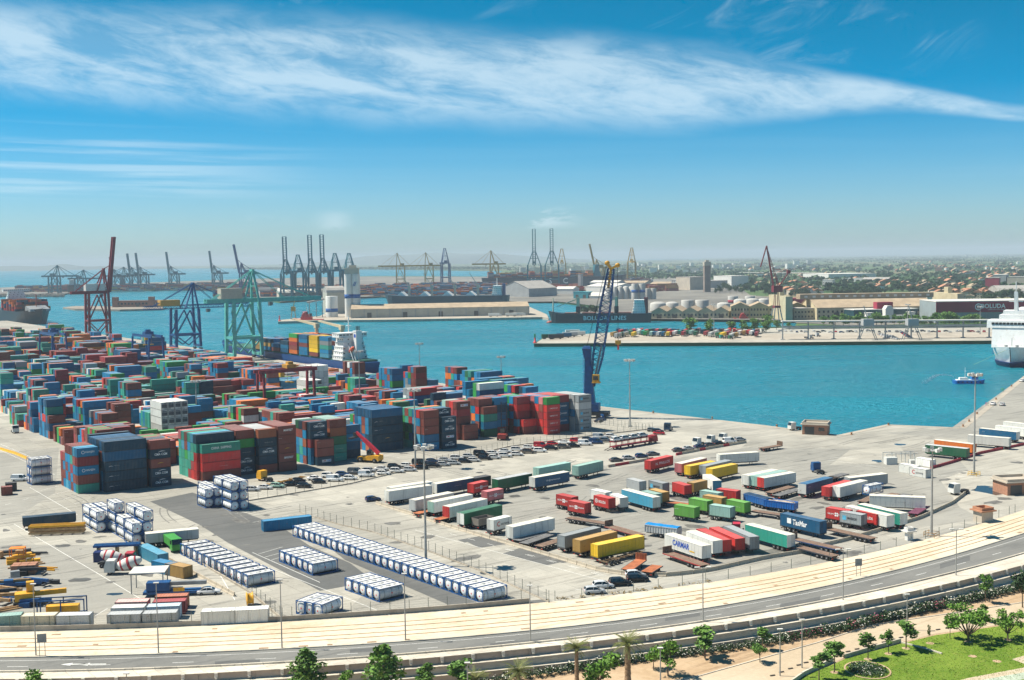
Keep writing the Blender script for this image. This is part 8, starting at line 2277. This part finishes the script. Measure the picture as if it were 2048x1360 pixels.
for i, (x, y) in enumerate([(1160, 628), (1170, 630), (1182, 629), (1191, 631)]): tree(G(x, y), 13, 'dark', 'dark tree behind the black ship, %s from left' % ORD[i], M_LEAFD, 30+i, 'trees behind the black ship', i, 1.1)
dz = [(1530, 1560, 586, 594, 12, 'left of the villa'), (1575, 1640, 588, 596, 16, 'around the low white house'), (1665, 1760, 584, 597, 34, 'in the dense grove beside the market hall'), (1760, 1900, 580, 592, 22, 'among the tile roofed houses'), (1895, 2050, 594, 606, 24, 'before the vaulted hall'), (1430, 1540, 578, 588, 16, 'in the row before the white warehouse')]
for zi, (x0, x1, y0, y1, n, wh) in enumerate(dz):
 for i in range(n):
  x = x0+(x1-x0)*(i+RNG.uniform(.1, .9))/n; y = RNG.uniform(y0, y1); tree(G(x, y), RNG.uniform(9, 17), 'dark', 'dark green tree %s, %s from left' % (wh, ordn(i+1)), M_LEAFD, 30+(i+zi) % 5, 'dark trees across the basin', i*1.7, RNG.uniform(.9, 1.3))
M_WOOD = m_leaf('wood_green', (.03, .075, .025), (.07, .13, .04))
wo = MB(); rg_ = random.Random(77)
def clump(x, y, h, w_):
 p = G(x, y); n = 14
 for _ in range(n):
  c = Vector((p.x+rg_.gauss(0, w_*.45), p.y+rg_.gauss(0, w_*.3), h*rg_.uniform(.25, .85))); s = h*rg_.uniform(.16, .34)
  a = Vector((rg_.gauss(0, 1), rg_.gauss(0, .5), rg_.gauss(0, .4))).normalized(); b = a.cross(Vector((rg_.gauss(0, .4), rg_.gauss(0, 1), rg_.gauss(0, .5)))).normalized()
  wo.add([c-a*s*1.3-b*s, c+a*s*1.3-b*s, c+a*s+b*s, c-a*s+b*s], [(0, 1, 2, 3)])
for _ in range(600): clump(rg_.uniform(1480, 2060), rg_.uniform(522, 585), rg_.uniform(6, 14), rg_.uniform(8, 30))
for _ in range(500): clump(rg_.uniform(1020, 1500), rg_.uniform(528, 560), rg_.uniform(6, 12), rg_.uniform(10, 40))
for _ in range(500): clump(rg_.uniform(480, 1010), 539.3-(rg_.uniform(480, 1010)-480)*.0+rg_.uniform(-1.5, 0), rg_.uniform(10, 16), rg_.uniform(40, 120))
for _ in range(700): clump(rg_.uniform(1300, 2060), rg_.uniform(508, 524), rg_.uniform(7, 14), rg_.uniform(40, 160))
o = wo.build('far_woodland', M_WOOD); struct(o, 'stuff'); o['label'] = 'far woods, orchards and hedgerows of the plain'
# ================================================================== masts, lamps, fences, barriers
M_GALV = paint('galvanised', (.36, .36, .34), .5, .2, var=.12)
def mast(px_, h, label, heads=8, ring=1.5, r=.32):
 p = G(*px_); root = thing('light_mast', label, 'light mast', p); m = MB(); m.tube((0, 0, .3), (0, 0, h), r, 10, r*.45); m.cbox((0, 0, .2), (1.4, 1.4, .4)); m.build('pole', M_GALV, root)
 m = MB(); m.lathe([(ring*.75, h-.5), (ring, h-.5), (ring, h-.3), (ring*.75, h-.3)], 12)
 for k in range(4): m.beam((0, 0, h-.4), (math.cos(k*1.57)*ring, math.sin(k*1.57)*ring, h-.4), .1)
 m.build('head_ring', M_GALV, root)
 for k in range(heads):
  a = 2*math.pi*k/heads; q = MB(); q.cbox((math.cos(a)*(ring+.3), math.sin(a)*(ring+.3), h-.2), (.75, .8, .75), a); q.build('floodlight', M_GALV if k % 2 else M_WWALL, root)
for px_, h, lab in [((840, 776), 23, 'light mast at the quay edge before the water, left'), ((1003, 792), 19, 'light mast behind the ninth front block'), ((720, 812), 25, 'light mast beside the white refrigerated stack'), ((394, 850), 18, 'light mast in the middle of the container rows'), ((831, 936), 25, 'light mast at the car rows left of the tall near one'), ((852, 1131), 26, 'tall near light mast behind the long tank row'), ((1260, 853), 26, 'light mast on the open quay right of the blue crane'), ((1948, 950), 30, 'tall light mast in the right yard'), ((1863, 1072), 20.5, 'slim light mast with tripod foot by the right road'), ((1428, 672), 26, 'light mast on the far pier'), ((1815, 668), 24, 'light mast behind the boarding gallery'), ((1960, 668), 22, 'light mast behind the gallery at the right')]: mast(px_, h, lab, 5 if 'slim' in lab else 8)
for n_, (x, y) in enumerate(((1948, 951), (1863, 1073), (831, 937))):
 p = G(x, y); root = thing('mast_guard', '%s guard frame round the foot of the light mast, %s' % (('yellow', 'rusty', 'orange')[n_], ('right yard', 'right road', 'car rows')[n_]), 'guard', p); m = MB()
 for k in range(4):
  a = k*1.57; b = a+1.57; r_ = 1.8
  for z in (.5, 1.1): m.beam((math.cos(a)*r_, math.sin(a)*r_, z), (math.cos(b)*r_, math.sin(b)*r_, z), .1)
  m.beam((math.cos(a)*r_, math.sin(a)*r_, 0), (math.cos(a)*r_, math.sin(a)*r_, 1.2), .12)
 m.build('rails', (M_LETY, M_RAIL, M_ORANGE)[n_], root)
def street_lamp(px_, h, label, arms=1, z=0.0):
 p = G(*px_, z); root = thing('street_lamp', label, 'street lamp', p, 0, 'street lamps'); m = MB(); m.tube((0, 0, 0), (0, 0, h), .13, 8, .07); m.build('pole', M_GALV, root)
 for s_ in ((1, -1) if arms == 2 else (0,)):
  m = MB(); m.beam((0, 0, h-.05), (s_*.9, 0, h+.1), .08); m.cbox((s_*1.0, 0, h+.1), (.9, .42, .16)); m.build('lamp_head', M_WWALL, root)
for i, (x, y, h, a) in enumerate([(72, 1311, 12.2, 1), (317, 1306, 12, 1), (564, 1296, 11.8, 1), (811, 1280, 11.6, 1), (1061, 1287, 10, 1), (1406, 1245, 10, 2), (1686, 1201, 9.8, 2), (1912, 1152, 9.6, 2)]): street_lamp((x, y), h, 'tall street lamp beside the curved road, %s from left' % ORD[i], a)
for i, (x, y, h) in enumerate([(608, 1400, 5.6), (936, 1408, 6.5), (1321, 1372, 6.2), (1604, 1336, 8.2), (1814, 1260, 6.6), (1560, 1352, 7.8), (255, 1410, 5)]): street_lamp((x, y), h, 'lower park lamp below the terrace wall, %s from left' % ordn([6, 2, 3, 5, 7, 4, 1][i] if 0 else [2, 3, 4, 6, 7, 5, 1][i]), 1, PARK_Z)
M_WIRE = paint('fence_wire', (.20, .21, .19), .6, var=.1); M_FPOST = paint('fence_post', (.12, .15, .12), .6, var=.1)
fpm = MB().box(-.045, .045, -.045, .045, 0, 2.4).mesh('post', M_FPOST)
def fence(pts, label, h=2.4, step=3.0, wires=5, base=None):
 line = [G(*p) for p in pts]; root = thing('wire_fence', label, 'fence', (0, 0, 0)); L = linelen(line); ps = along(line, 0, L, step)
 for i, p in enumerate(ps):
  o = link('post', fpm, root, p, RNG.uniform(0, .3)); o.scale = (1, 1, h/2.4*RNG.uniform(.97, 1.03))
 m = MB()
 for a, b in zip(ps[:-1], ps[1:]):
  for k in range(wires): m.beam((a.x, a.y, h*(k+.6)/wires), (b.x, b.y, h*(k+.6)/wires), .018)
 if wires: m.build('wires', M_WIRE, root)
 if base: m = MB(); solid_strip(m, offs(line, -.15), offs(line, .15), 0, base); m.build('footing', M_QUAY, root)
 return root
fence([(497, 1002), (560, 992), (700, 968), (860, 930), (1020, 893), (1180, 872), (1305, 858)], 'green post fence between the containers and the parked cars', base=.3)
fence([(600, 1026), (680, 1050), (745, 1064), (850, 1100), (960, 1142), (1098, 1205)], 'wire fence behind the long tank row', base=.25)
fence([(350, 1096), (440, 1150), (500, 1186), (565, 1240)], 'wire fence left of the tank blocks', base=.4)
rf = fence([(x, c_yard(x)-2.5) for x in range(-20, 1100, 60)], 'roadside fence on a low grey wall, left half', 2.6, 3.6, 6, .9)
fence([(x, c_yard(x)-1.5) for x in range(1110, 2060, 40)], 'open line of lone fence posts along the tram bed', 2.0, 5.5, 0)
fence([(1185, 848), (1240, 853), (1300, 863)], 'green gate fence beside the mobile crane', 2.6, 2.0, 7)
M_CONC = paint('barrier_concrete', (.46, .40, .31), .9, var=.12, dirt=(.34, .29, .23)); M_BRED = paint('barrier_red', (.40, .035, .05), .7, var=.15); M_YPL = paint('yellow_plastic', (.75, .42, .03), .5)
bprof = [(-.3, 0), (-.3, .12), (-.14, .38), (-.1, .85), (.1, .85), (.14, .38), (.3, .12), (.3, 0)]
bm = {}
def barrier_line(pts, lab, cols, L=3.0):
 line = [G(*p) for p in pts]; ps = along(line, 0, linelen(line), L+.12)
 for i, (a, b) in enumerate(zip(ps[:-1], ps[1:])):
  mt = cols[i % len(cols)]
  if (mt.name, L) not in bm:
   q = MB(); q.extr([(x, z) for x, z in bprof], -L/2, L/2); q.xf(lambda v_: Vector((v_.y, -v_.x, v_.z))); bm[mt.name, L] = q.mesh('barrier_block', mt)
  o = link('concrete_barrier', bm[mt.name, L], None, (a+b)/2, ang(a, b)+RNG.uniform(-.03, .03)); tag(o, '%s barrier block, %s %s' % ({M_CONC.name: 'pale concrete', M_BRED.name: 'red', M_YPL.name: 'yellow plastic'}[mt.name], ordn(i+1), lab), 'barrier', 'barrier blocks ' + lab)
barrier_line([(752, 1008), (830, 1032), (900, 1055), (1000, 1084), (1100, 1113), (1200, 1143), (1262, 1152), (1340, 1153), (1420, 1143), (1530, 1118), (1618, 1104)], 'from left along the trailer park', [M_CONC])
barrier_line([(1640, 1094), (1700, 1080), (1760, 1062), (1840, 1038), (1905, 1008), (1935, 985)], 'from left in the right curve', [M_CONC])
barrier_line([(1216, 935), (1302, 920)], 'from left in the short striped line', [M_CONC, M_BRED, M_BRED, M_CONC, M_CONC]); barrier_line([(1352, 911), (1420, 898), (1492, 886)], 'from left in the long striped line', [M_BRED, M_CONC, M_CONC, M_CONC])
barrier_line([(1862, 938), (1905, 926), (1960, 908), (2050, 890)], 'from left in the red line, right yard', [M_BRED], 1.8); barrier_line([(178, 1036), (235, 1066), (300, 1100), (380, 1145), (468, 1192)], 'from left beside the tank piles', [M_CONC]); barrier_line([(0, 899), (30, 908), (58, 920)], 'from left on the container lane', [M_YPL], 1.6)
def hut(px_, rz, w, d, h, label, wallm, roofm, door=True):
 p = G(*px_); root = thing('hut', label, 'hut', p, R(rz)); m = MB(); m.box(-w/2, w/2, -d/2, d/2, 0, h); wl = m.build('wall', wallm, root)
 m = MB(); m.box(-w/2-.6, w/2+.6, -d/2-.6, d/2+.6, h+.003, h+.3)
 for s_ in (-1, 1): m.box(-w/2-.1, w/2+.1, s_*d/2-.15, s_*d/2+.15, h+.3, h+1.0); m.box(s_*w/2-.15, s_*w/2+.15, -d/2+.16, d/2-.16, h+.3, h+1.0)
 m.build('roof', roofm, root)
 if door: m = MB(); m.box(-w*.4, -w*.02, -d/2-.06, -d/2+.02, .1, h*.8); m.build('door', M_DOOR, root); m = MB(); m.box(w*.15, w*.38, -d/2-.05, -d/2+.02, h*.4, h*.75); m.build('window', M_GLASS, root)
M_HBR = paint('hut_brick', (.38, .19, .12), .9, var=.15, scale=2)
hut((1632, 867), -22, 9, 7, 3.6, 'small brick hut at the inner dock corner', M_HBR, M_BEIGE); hut((2030, 985), 10, 9, 7, 3.4, 'flat roofed gate booth at the right edge', M_HBR, M_BEIGE); hut((1966, 1042), 20, 3.4, 3, 2.6, 'small beige booth beside the tram bed', M_BEIGE, M_RTILE, False); hut((1818, 1080), 20, 1.6, 1.0, 2.0, 'white electrical cabinet by the right road', M_WWALL, M_WWALL, False)
for i, (x, y, h) in enumerate([(85, 1313, 3.9), (1717, 1152, 3.6)]):
 p = G(x, y); root = thing('road_sign', 'grey backed road sign on two posts, %s' % ('left by the road', 'right beside the tram bed')[i], 'sign', p, R(10))
 for s_ in (-.5, .5): m = MB(); m.tube((s_*.9, 0, 0), (s_*.9, 0, h), .06, 6); m.build('post', M_GALV, root)
 m = MB(); m.box(-.75, .75, -.04, .04, h-1.5, h); m.build('panel', M_STEEL, root)
M_MYEL = paint('machine_yellow', (.72, .36, .02), .5, var=.15, dirt=(.35, .20, .08)); M_MRED = paint('machine_red', (.55, .03, .05), .4, var=.1)
p = G(741, 924); rs = thing('reach_stacker', 'yellow reach stacker with red boom before the dark blue block', 'reach stacker', p, R(155))
m = MB(); m.extr([(-4, .8), (-4, 2.4), (-2.2, 2.6), (1.5, 1.9), (4, 1.8), (4.2, .8)], -1.6, 1.6); m.build('body', M_MYEL, rs)
for x, r_ in ((-2.6, .75), (2.8, .9)):
 for y in (-1.7, 1.7): add_wheel(rs, x, y, r_, .7)
m = MB(); m.box(-.8, .9, -.9, .9, 2.2, 4.0); m.build('cab', M_GLASS, rs)
m = MB(); m.beam((-3.2, 0, 3.0), (2.4, 0, 7.4), 1.0, 1.1); m.beam((2.4, 0, 7.4), (5.2, 0, 9.6), .75, .8); m.build('boom', M_MRED, rs); m = MB(); m.cbox((5.6, 0, 8.8), (1.0, 1.2, 1.4)); m.cbox((5.8, 0, 7.9), (1.2, 6.2, .5)); m.build('spreader', M_DARK, rs)
p = G(1006, 879); lt = thing('lift_truck', 'red container lift truck with tall mast before the ninth block', 'lift truck', p, R(80))
m = MB(); m.extr([(-3, .7), (-3, 2.3), (-.4, 2.3), (1.6, 1.8), (2.2, .7)], -1.5, 1.5); m.build('body', paint('lift_red', (.36, .05, .04), .5, var=.15), lt)
for x in (-2, 1.8):
 for y in (-1.5, 1.5): add_wheel(lt, x, y, .75, .6)
m = MB(); m.box(-.9, .6, -.8, .8, 2.3, 4.0); m.build('cab', M_GLASS, lt)
m = MB()
for y in (-1, 1): m.cbox((2.5, y, 7), (.35, .3, 13));
for z in range(1, 14, 2): m.cbox((2.5, 0, z), (.2, 2, .2))
m.build('mast', M_DARK, lt)
def truck(px_, rz, cabm, label, L=5.6, chas=True):
 p = G(*px_); root = thing('lorry_tractor', label, 'lorry', p, R(rz)); m = MB(); m.extr([(L/2-2.2, .6), (L/2-2.2, 3.1), (L/2-.5, 3.1), (L/2-.05, 1.9), (L/2, .6)], -1.2, 1.2); o = m.build('cab', cabm, root)
 m = MB(); m.extr([(L/2-.42, 3.0), (L/2-.02, 1.95), (L/2+.02, 1.95), (L/2-.38, 3.0)], -1.05, 1.05); m.box(L/2-1.7, L/2-.6, -1.22, -1.18, 1.9, 2.8); m.build('window_glass', M_GLASS, o)
 m = MB(); m.box(-L/2, L/2-2.2, -.5, .5, .7, 1.05); m.box(-L/2+.4, -L/2+1.6, -.7, .7, 1.05, 1.25); m.build('chassis', M_DARK, root)
 for x in (L/2-1.2, -L/2+1):
  for y in (-1, 1): add_wheel(root, x, y, .5)
 return root
truck((1337, 861), 250, paint('cab_navy', (.02, .05, .10), .4), 'dark blue tractor unit alone on the quay'); truck((1636, 946), 100, M_CBLUE, 'blue and white tipper cab behind the flatbeds'); truck((1918, 988), 200, M_HWHITE, 'white and red cab near the gate'); truck((1486, 1072), 170, M_MRED, 'red cab of the teal curtain trailer'); truck((30, 865), 300, M_HWHITE, 'white tractor unit on the container lane at left'); truck((531, 962), 140, M_MYEL, 'yellow terminal tractor left of the tank pile'); truck((1590, 860), 200, M_HWHITE, 'white pickup beside the brick hut', 5)
for i, (x, y) in enumerate([(1398, 892), (1426, 887), (1450, 883)]): truck((x, y), 220, M_HWHITE, 'white van cab behind the striped barrier, %s from left' % ORD[i], 4.6)
skeletal((545, 968), (632, 948), 'long ochre skeletal trailer behind the yellow tractor', 14, (.45, .24, .05)); skeletal((1198, 840), (1224, 830), 'dark low loader beside the mobile crane', 9, (.02, .05, .12))
CREAMY = (.58, .52, .38)
MG = 'containers along the roadside fence'
for i, (A, B, L, c, lab) in enumerate([((-28, 1262), (28, 1258), C20, 'mint', 'pale mint container at the left edge'), ((42, 1260), (112, 1258), C20, CREAMY, 'ochre tinted pale container, second along the roadside fence'), ((112, 1259), (188, 1257), C20, 'silver', 'grey container, third along the roadside fence'), ((214, 1257), (284, 1255), C20, 'silver', 'grey container with rusty roof, fourth along the roadside fence'), ((285, 1255), (357, 1252), C20, 'silver', 'pale grey container, fifth along the roadside fence'), ((402, 1251), (470, 1248), C20, 'white', 'white container, sixth along the roadside fence'), ((470, 1248), (545, 1244), C20, 'white', 'white container, right end of the roadside fence row'), ((222, 1243), (290, 1241), C20, 'white', 'cream container behind the rust roofed one'), ((230, 1231), (298, 1229), C20, (.62, .36, .33), 'pink roofed container behind the cream one'), ((293, 1241), (362, 1238), C20, (.40, .50, .58), 'flaking blue and white container behind the fence row'), ((305, 1231), (375, 1228), C20, 'maroon', 'maroon roofed container behind the fence row'), ((310, 1220), (385, 1217), C20, 'rust', 'rusty container with dark patch, rearmost behind the fence row'), ((303, 1144), (330, 1150), C20, 'blue', 'sky blue container before the fence, left of two'), ((330, 1150), (357, 1156), C20, 'tan', 'brown topped blue container before the fence, right of two'), ((3, 992), (26, 990), 3.0, 'brown', 'small brown container box at the left edge'), ((12, 984), (34, 982), 3.0, 'black', 'small dark container box behind the brown one')]):
 boxed(A, B, c, lab, L, 2.5, chassis=False, zref=0, group=MG)
boxed((275, 1112), (330, 1140), 'ltblue', 'long sky blue container beside the cement mixers', C40, 2.6, chassis=False, zref=0); semi((292, 1087), (403, 1076), 'silver', 'grey box trailer with red edge behind the green truck', L=12, H=2.2); semi((46, 1052), (150, 1042), 'navy', 'navy box trailer at the left edge of the scrap yard', L=12.5, H=2.0, roof='navy'); boxed((528, 1064), (630, 1052), 'blue', 'steel blue long container with maroon end before the tank row', C40, 2.6, chassis=False, zref=0)
def mixer(px_, rz, label, cab):
 p = G(*px_); root = truck(px_, rz, cab, label, 8.2); root.name = 'cement_mixer'; root['category'] = 'cement mixer'
 m = MB(); m.lathe([(.5, -2.9), (1.0, -2.5), (1.3, -.8), (1.3, .6), (.8, 1.9), (.45, 2.4)], 14); o = m.build('drum', M_WWALL, root, (-1.2, 0, 2.3)); o.rotation_euler = (0, R(-72), 0)
 for k in (-1.7, -.2, 1.2): m = MB(); r_ = np.interp(k, [-2.5, -.8, .6, 1.9], [1.0, 1.3, 1.3, .8]); m.lathe([(r_*.97, k-.3), (r_*1.012, k-.3), (r_*1.012, k+.3), (r_*.97, k+.3)], 14); m.build('stripe', M_BRED, o)
mixer((250, 1147), 185, 'white cement mixer with red striped drum, near one of two', M_HWHITE); mixer((235, 1133), 5, 'red striped cement mixer, rear one of two', M_BRED)
g_ = truck((345, 1098), 300, paint('truck_green', (.06, .30, .05), .5), 'green lorry with long pale bonnet beside the tank row', 9); m = MB(); m.box(-4.4, 2.2, -1.2, 1.2, 1.2, 3.0); m.build('tub', MATS['truck_green'], g_)
def pile(px_, rz, items, label, name, cat):
 root = thing(name, label, cat, G(*px_), R(rz))
 for n_, d, c, mt in items: m = MB(); m.cbox(c, d); m.build(n_, mt, root)
pile((115, 1068), 8, [('beam', (13, .35, .5), (0, y, z), M_MYEL if z > 1.6 else M_RAIL) for y in (-1.1, 0, 1.1) for z in (.6, 1.4, 2.2)] + [('cross_bar', (.3, 2.6, .3), (x, 0, 1.85), M_RAIL) for x in (-5, -2.5, 0, 2.5, 5)], 'ochre steel frame trailer lying by the navy trailer', 'steel_frame', 'steel frame')
pile((235, 1115), 8, [('beam', (10, .4, .45), (0, y, 2.9+.02*k), M_CBLUE) for k, y in enumerate((-1, -.4, .2, .8))] + [('rack', (.4, 2.6, 2.6), (x, 0, 1.3), M_RAIL) for x in (-4, 0, 4)] + [('box', (4, 2.2, 2.2), (-2.5, -2.6, 1.1), paint('navy_box', (.015, .03, .12), .5))], 'rack of long blue beams behind the cement mixers', 'beam_rack', 'beam rack')
pile((315, 1180), 6, [('roof', (7, 5.5, .2), (-1.5, 0, 4.2), M_WROOF)] + [('post', (.18, .18, 4.1), (x, y, 2.05), M_STEEL) for x in (-4.6, 1.6) for y in (-2.4, 2.4)], 'pale roofed shelter over blue machinery', 'shelter', 'shelter')
pile((345, 1190), 6, [('frame', (11, 2.4, .5), (0, 0, .8), M_CBLUE), ('hopper', (4.5, 2.2, 1.7), (-2.6, 0, 2.0), M_CBLUE), ('conveyor', (7, .9, .7), (3.2, 0, 2.4), M_STEEL), ('sign', (2.2, .1, .7), (1.5, -1.25, 1.4), M_MYEL)], 'blue mobile crusher under the pale shelter', 'crusher', 'machine')
pile((125, 1232), 8, [('rail', (8.5, .2, .2), (0, y, z), M_CBLUE) for y in (-1.2, 1.2) for z in (.4, 3.3)] + [('post', (.2, .2, 3.2), (x, y, 1.8), M_CBLUE) for x in (-4.2, 0, 4.2) for y in (-1.2, 1.2)] + [('engine', (5.5, 1.8, 1.5), (.3, 0, 1.4), M_MYEL), ('pump', (1.3, 1.3, 1.6), (-2.2, .2, 1.3), M_MYEL)], 'blue open frame holding yellow pump machinery', 'pump_frame', 'machine')
pile((55, 1210), 20, [('track', (5, .7, 1.0), (0, y, .5), M_DARK) for y in (-1.2, 1.2)] + [('body', (3.6, 2.6, 1.5), (-.4, 0, 1.8), M_MYEL), ('cab', (1.4, 1.3, 2.6), (.6, .4, 3.2), M_MYEL), ('arm', (6, .7, .9), (4.2, -.2, 2.2), M_MYEL)], 'yellow tracked excavator among the scrap, lower left', 'excavator', 'excavator')
pile((38, 1172), 14, [('deck', (13, 2.4, .6), (-2, 0, .7), M_CBLUE), ('pipe', (9, .5, .5), (-2, .6, 1.3), M_STEEL), ('pipe', (9, .5, .5), (-2, -.3, 1.3), M_RAIL)], 'blue low trailer of pipes at the left edge', 'pipe_trailer', 'trailer')
pile((48, 1148), 10, [('crate', (1.6, 1.5, 2.0), (x, y, 1.0), M_HBR) for x in (-1.7, 0, 1.7) for y in (0, 1.7)], 'cluster of brick red crates at the left edge', 'crate_cluster', 'crates')
pile((36, 1124), 10, [('bar', (.15, .15, 2.6), (x, y, 1.9), M_ORANGE) for x in (-1.5, 1.5) for y in (-1, 1)] + [('floor', (3.2, 2.2, .5), (0, 0, .5), M_ORANGE), ('top', (3.2, 2.2, .15), (0, 0, 3.2), M_ORANGE)], 'orange safety cage at the left edge', 'safety_cage', 'cage')
pile((20, 1108), 20, [('plank', (11, .4, .3), (-1, y, z), (M_RAIL, M_DARK, M_STEEL)[k % 3]) for k, (y, z) in enumerate([(-1.2, .3), (-.5, .35), (.2, .3), (.9, .4), (-.8, .75), (0, .8), (.6, .78)])], 'heap of dark girders and timber at the left edge', 'girder_heap', 'scrap')
rgj = random.Random(6)
for i in range(22):
 x, y = rgj.uniform(-5, 92), rgj.uniform(1100, 1238); k = rgj.randrange(4); c = rgj.randrange(5); mt = (M_MYEL, M_RAIL, M_CBLUE, M_STEEL, M_DARK)[c]; nm = ('yellow', 'rusty', 'blue', 'grey', 'black')[c]
 it = [[('bar', (rgj.uniform(3, 8), .25, .25), (0, -.6+.4*q, .15+.27*(q % 2)), mt) for q in range(4)], [('pallet', (1.3, 1.1, .8), (q*1.5, rgj.uniform(-.4, .4), .4), mt) for q in range(3)], [('tank', (1.8, 1.2, 1.4), (0, 0, .9), mt), ('skid', (2.4, 1.4, .2), (0, 0, .1), M_DARK)], [('boom', (6, .5, .6), (0, 0, 1.3), mt), ('base', (2, 1.6, 1.0), (-2, 0, .5), mt), ('foot', (.5, 2.4, .3), (2.4, 0, .5), M_DARK)]][k]
 pile((x, y), rgj.uniform(-30, 40), it, '%s %s in the left edge scrap, %s from back' % (nm, ('bundle of bars', 'row of pallets', 'small tank on a skid', 'machine boom on a base')[k], ordn(i+1)), ('bar_bundle', 'pallet_row', 'skid_tank', 'machine_boom')[k], 'scrap')
p = G(500, 1210); rl = thing('cable_reel', 'yellow cable reel on a stand beside the white container', 'cable reel', p, R(20)); m = MB(); m.lathe([(.3, -.6), (1.25, -.6), (1.25, -.5), (1.0, -.45), (1.0, .45), (1.25, .5), (1.25, .6), (.3, .6)], 16, (0, 0, 1.3), 'x'); m.build('reel', M_MYEL, rl)
pile((1800, 925), 5, [('frame', (.2, .2, 3.2), (x, y, 1.6), M_HWHITE) for x in (-5, -2, 1, 4) for y in (-1.5, 1.5)] + [('beam', (10, .2, .2), (0, y, 3.1), M_HWHITE) for y in (-1.5, 1.5)] + [('cabin', (3.5, 2.4, 2.2), (-4, -2.2, 1.1), M_HWHITE), ('boat_hull', (4, 1.8, 1.2), (4, -2.5, .6), M_HWHITE)], 'white lattice scrap and cabins behind the lettered container', 'scrap_heap', 'scrap')
bol = MB().lathe([(.45, 0), (.4, .15), (.25, .3), (.25, .55), (.42, .65), (.42, .8), (.1, .85)], 10).mesh('bollard', paint('bollard_rust', (.30, .12, .03), .7, var=.2))
for i, (x, y) in enumerate([(783, 757), (851, 769), (1198, 816), (1306, 826), (1424, 837), (1553, 853), (1702, 869), (1776, 850), (1925, 853), (1937, 843), (1953, 828), (1991, 799), (2022, 773)]): tag(link('mooring_bollard', bol, None, G(x, y)+Vector((0, -.6, .06))), 'rusty mooring bollard, %s from left along the quay edge' % ordn(i+1), 'bollard', 'mooring bollards')
def person(px_, shirt, label, rz):
 p = G(*px_); me = bpy.data.meshes.new('body'); V_ = [(0, 0, .95), (0, 0, 1.2), (0, 0, 1.42), (0, 0, 1.52), (0, .02, 1.66), (.2, 0, 1.40), (.27, .02, 1.12), (.26, .12, .88), (-.2, 0, 1.40), (-.28, .03, 1.12), (-.24, .16, .90), (.1, 0, .9), (.12, .03, .5), (.13, -.02, .08), (.13, .14, .04), (-.1, 0, .9), (-.12, .06, .5), (-.14, -.04, .08), (-.14, .12, .04)]
 me.from_pydata(V_, [(0, 1), (1, 2), (2, 3), (3, 4), (2, 5), (5, 6), (6, 7), (2, 8), (8, 9), (9, 10), (0, 11), (11, 12), (12, 13), (13, 14), (0, 15), (15, 16), (16, 17), (17, 18)], []); me.materials.append(paint('shirt_'+shirt[0], shirt[1], .8)); me.materials.append(paint('trousers', (.03, .035, .06), .8)); bm_ = bmesh.new(); bm_.from_mesh(me); sl = bm_.verts.layers.skin.verify()
 for v_, r_ in zip(bm_.verts, [.15, .15, .14, .06, .11, .065, .05, .04, .065, .05, .04, .09, .07, .05, .045, .09, .07, .05, .045]): v_[sl].radius = (r_, r_*.8)
 bm_.verts.ensure_lookup_table(); bm_.verts[0][sl].use_root = True; bm_.to_mesh(me); bm_.free()
 o = link('person', me, None, p+Vector((0, 0, .06)), R(rz)); o.modifiers.new('skin', 'SKIN'); o.modifiers.new('sub', 'SUBSURF').levels = 1; tag(o, label, 'person', 'people on the right quay')
for x, y, s_, lab, rz in [(1972, 812, ('pink', (.55, .12, .30)), 'person in a pink top standing at the dock edge', 20), (1976, 811.5, ('black', (.03, .03, .035)), 'person in dark clothes beside the one in pink', 60), (1980, 810, ('white', (.65, .62, .6)), 'person in a pale top next to the left white car', 100), (2004, 783, ('vest', (.25, .6, .08)), 'person in a green vest, left of two at the dock edge', 0), (2007, 783, ('vest2', (.10, .32, .15)), 'person in a dark green vest, right of two at the dock edge', 40)]: person((x, y), s_, lab, rz)
m, t, b, o = new_mat('haze'); t.nodes.remove(b)
vp = t.nodes.new('ShaderNodeVolumePrincipled')
vp.inputs['Color'].default_value = (.76, .90, 1.0, 1); vp.inputs['Density'].default_value = 8.5e-5
vp.inputs['Anisotropy'].default_value = .0
t.links.new(vp.outputs[0], o.inputs['Volume'])
HB = MB().box(-33000, 33000, -900, 26500, -9, 152).build('haze', m)
struct(HB, 'stuff')
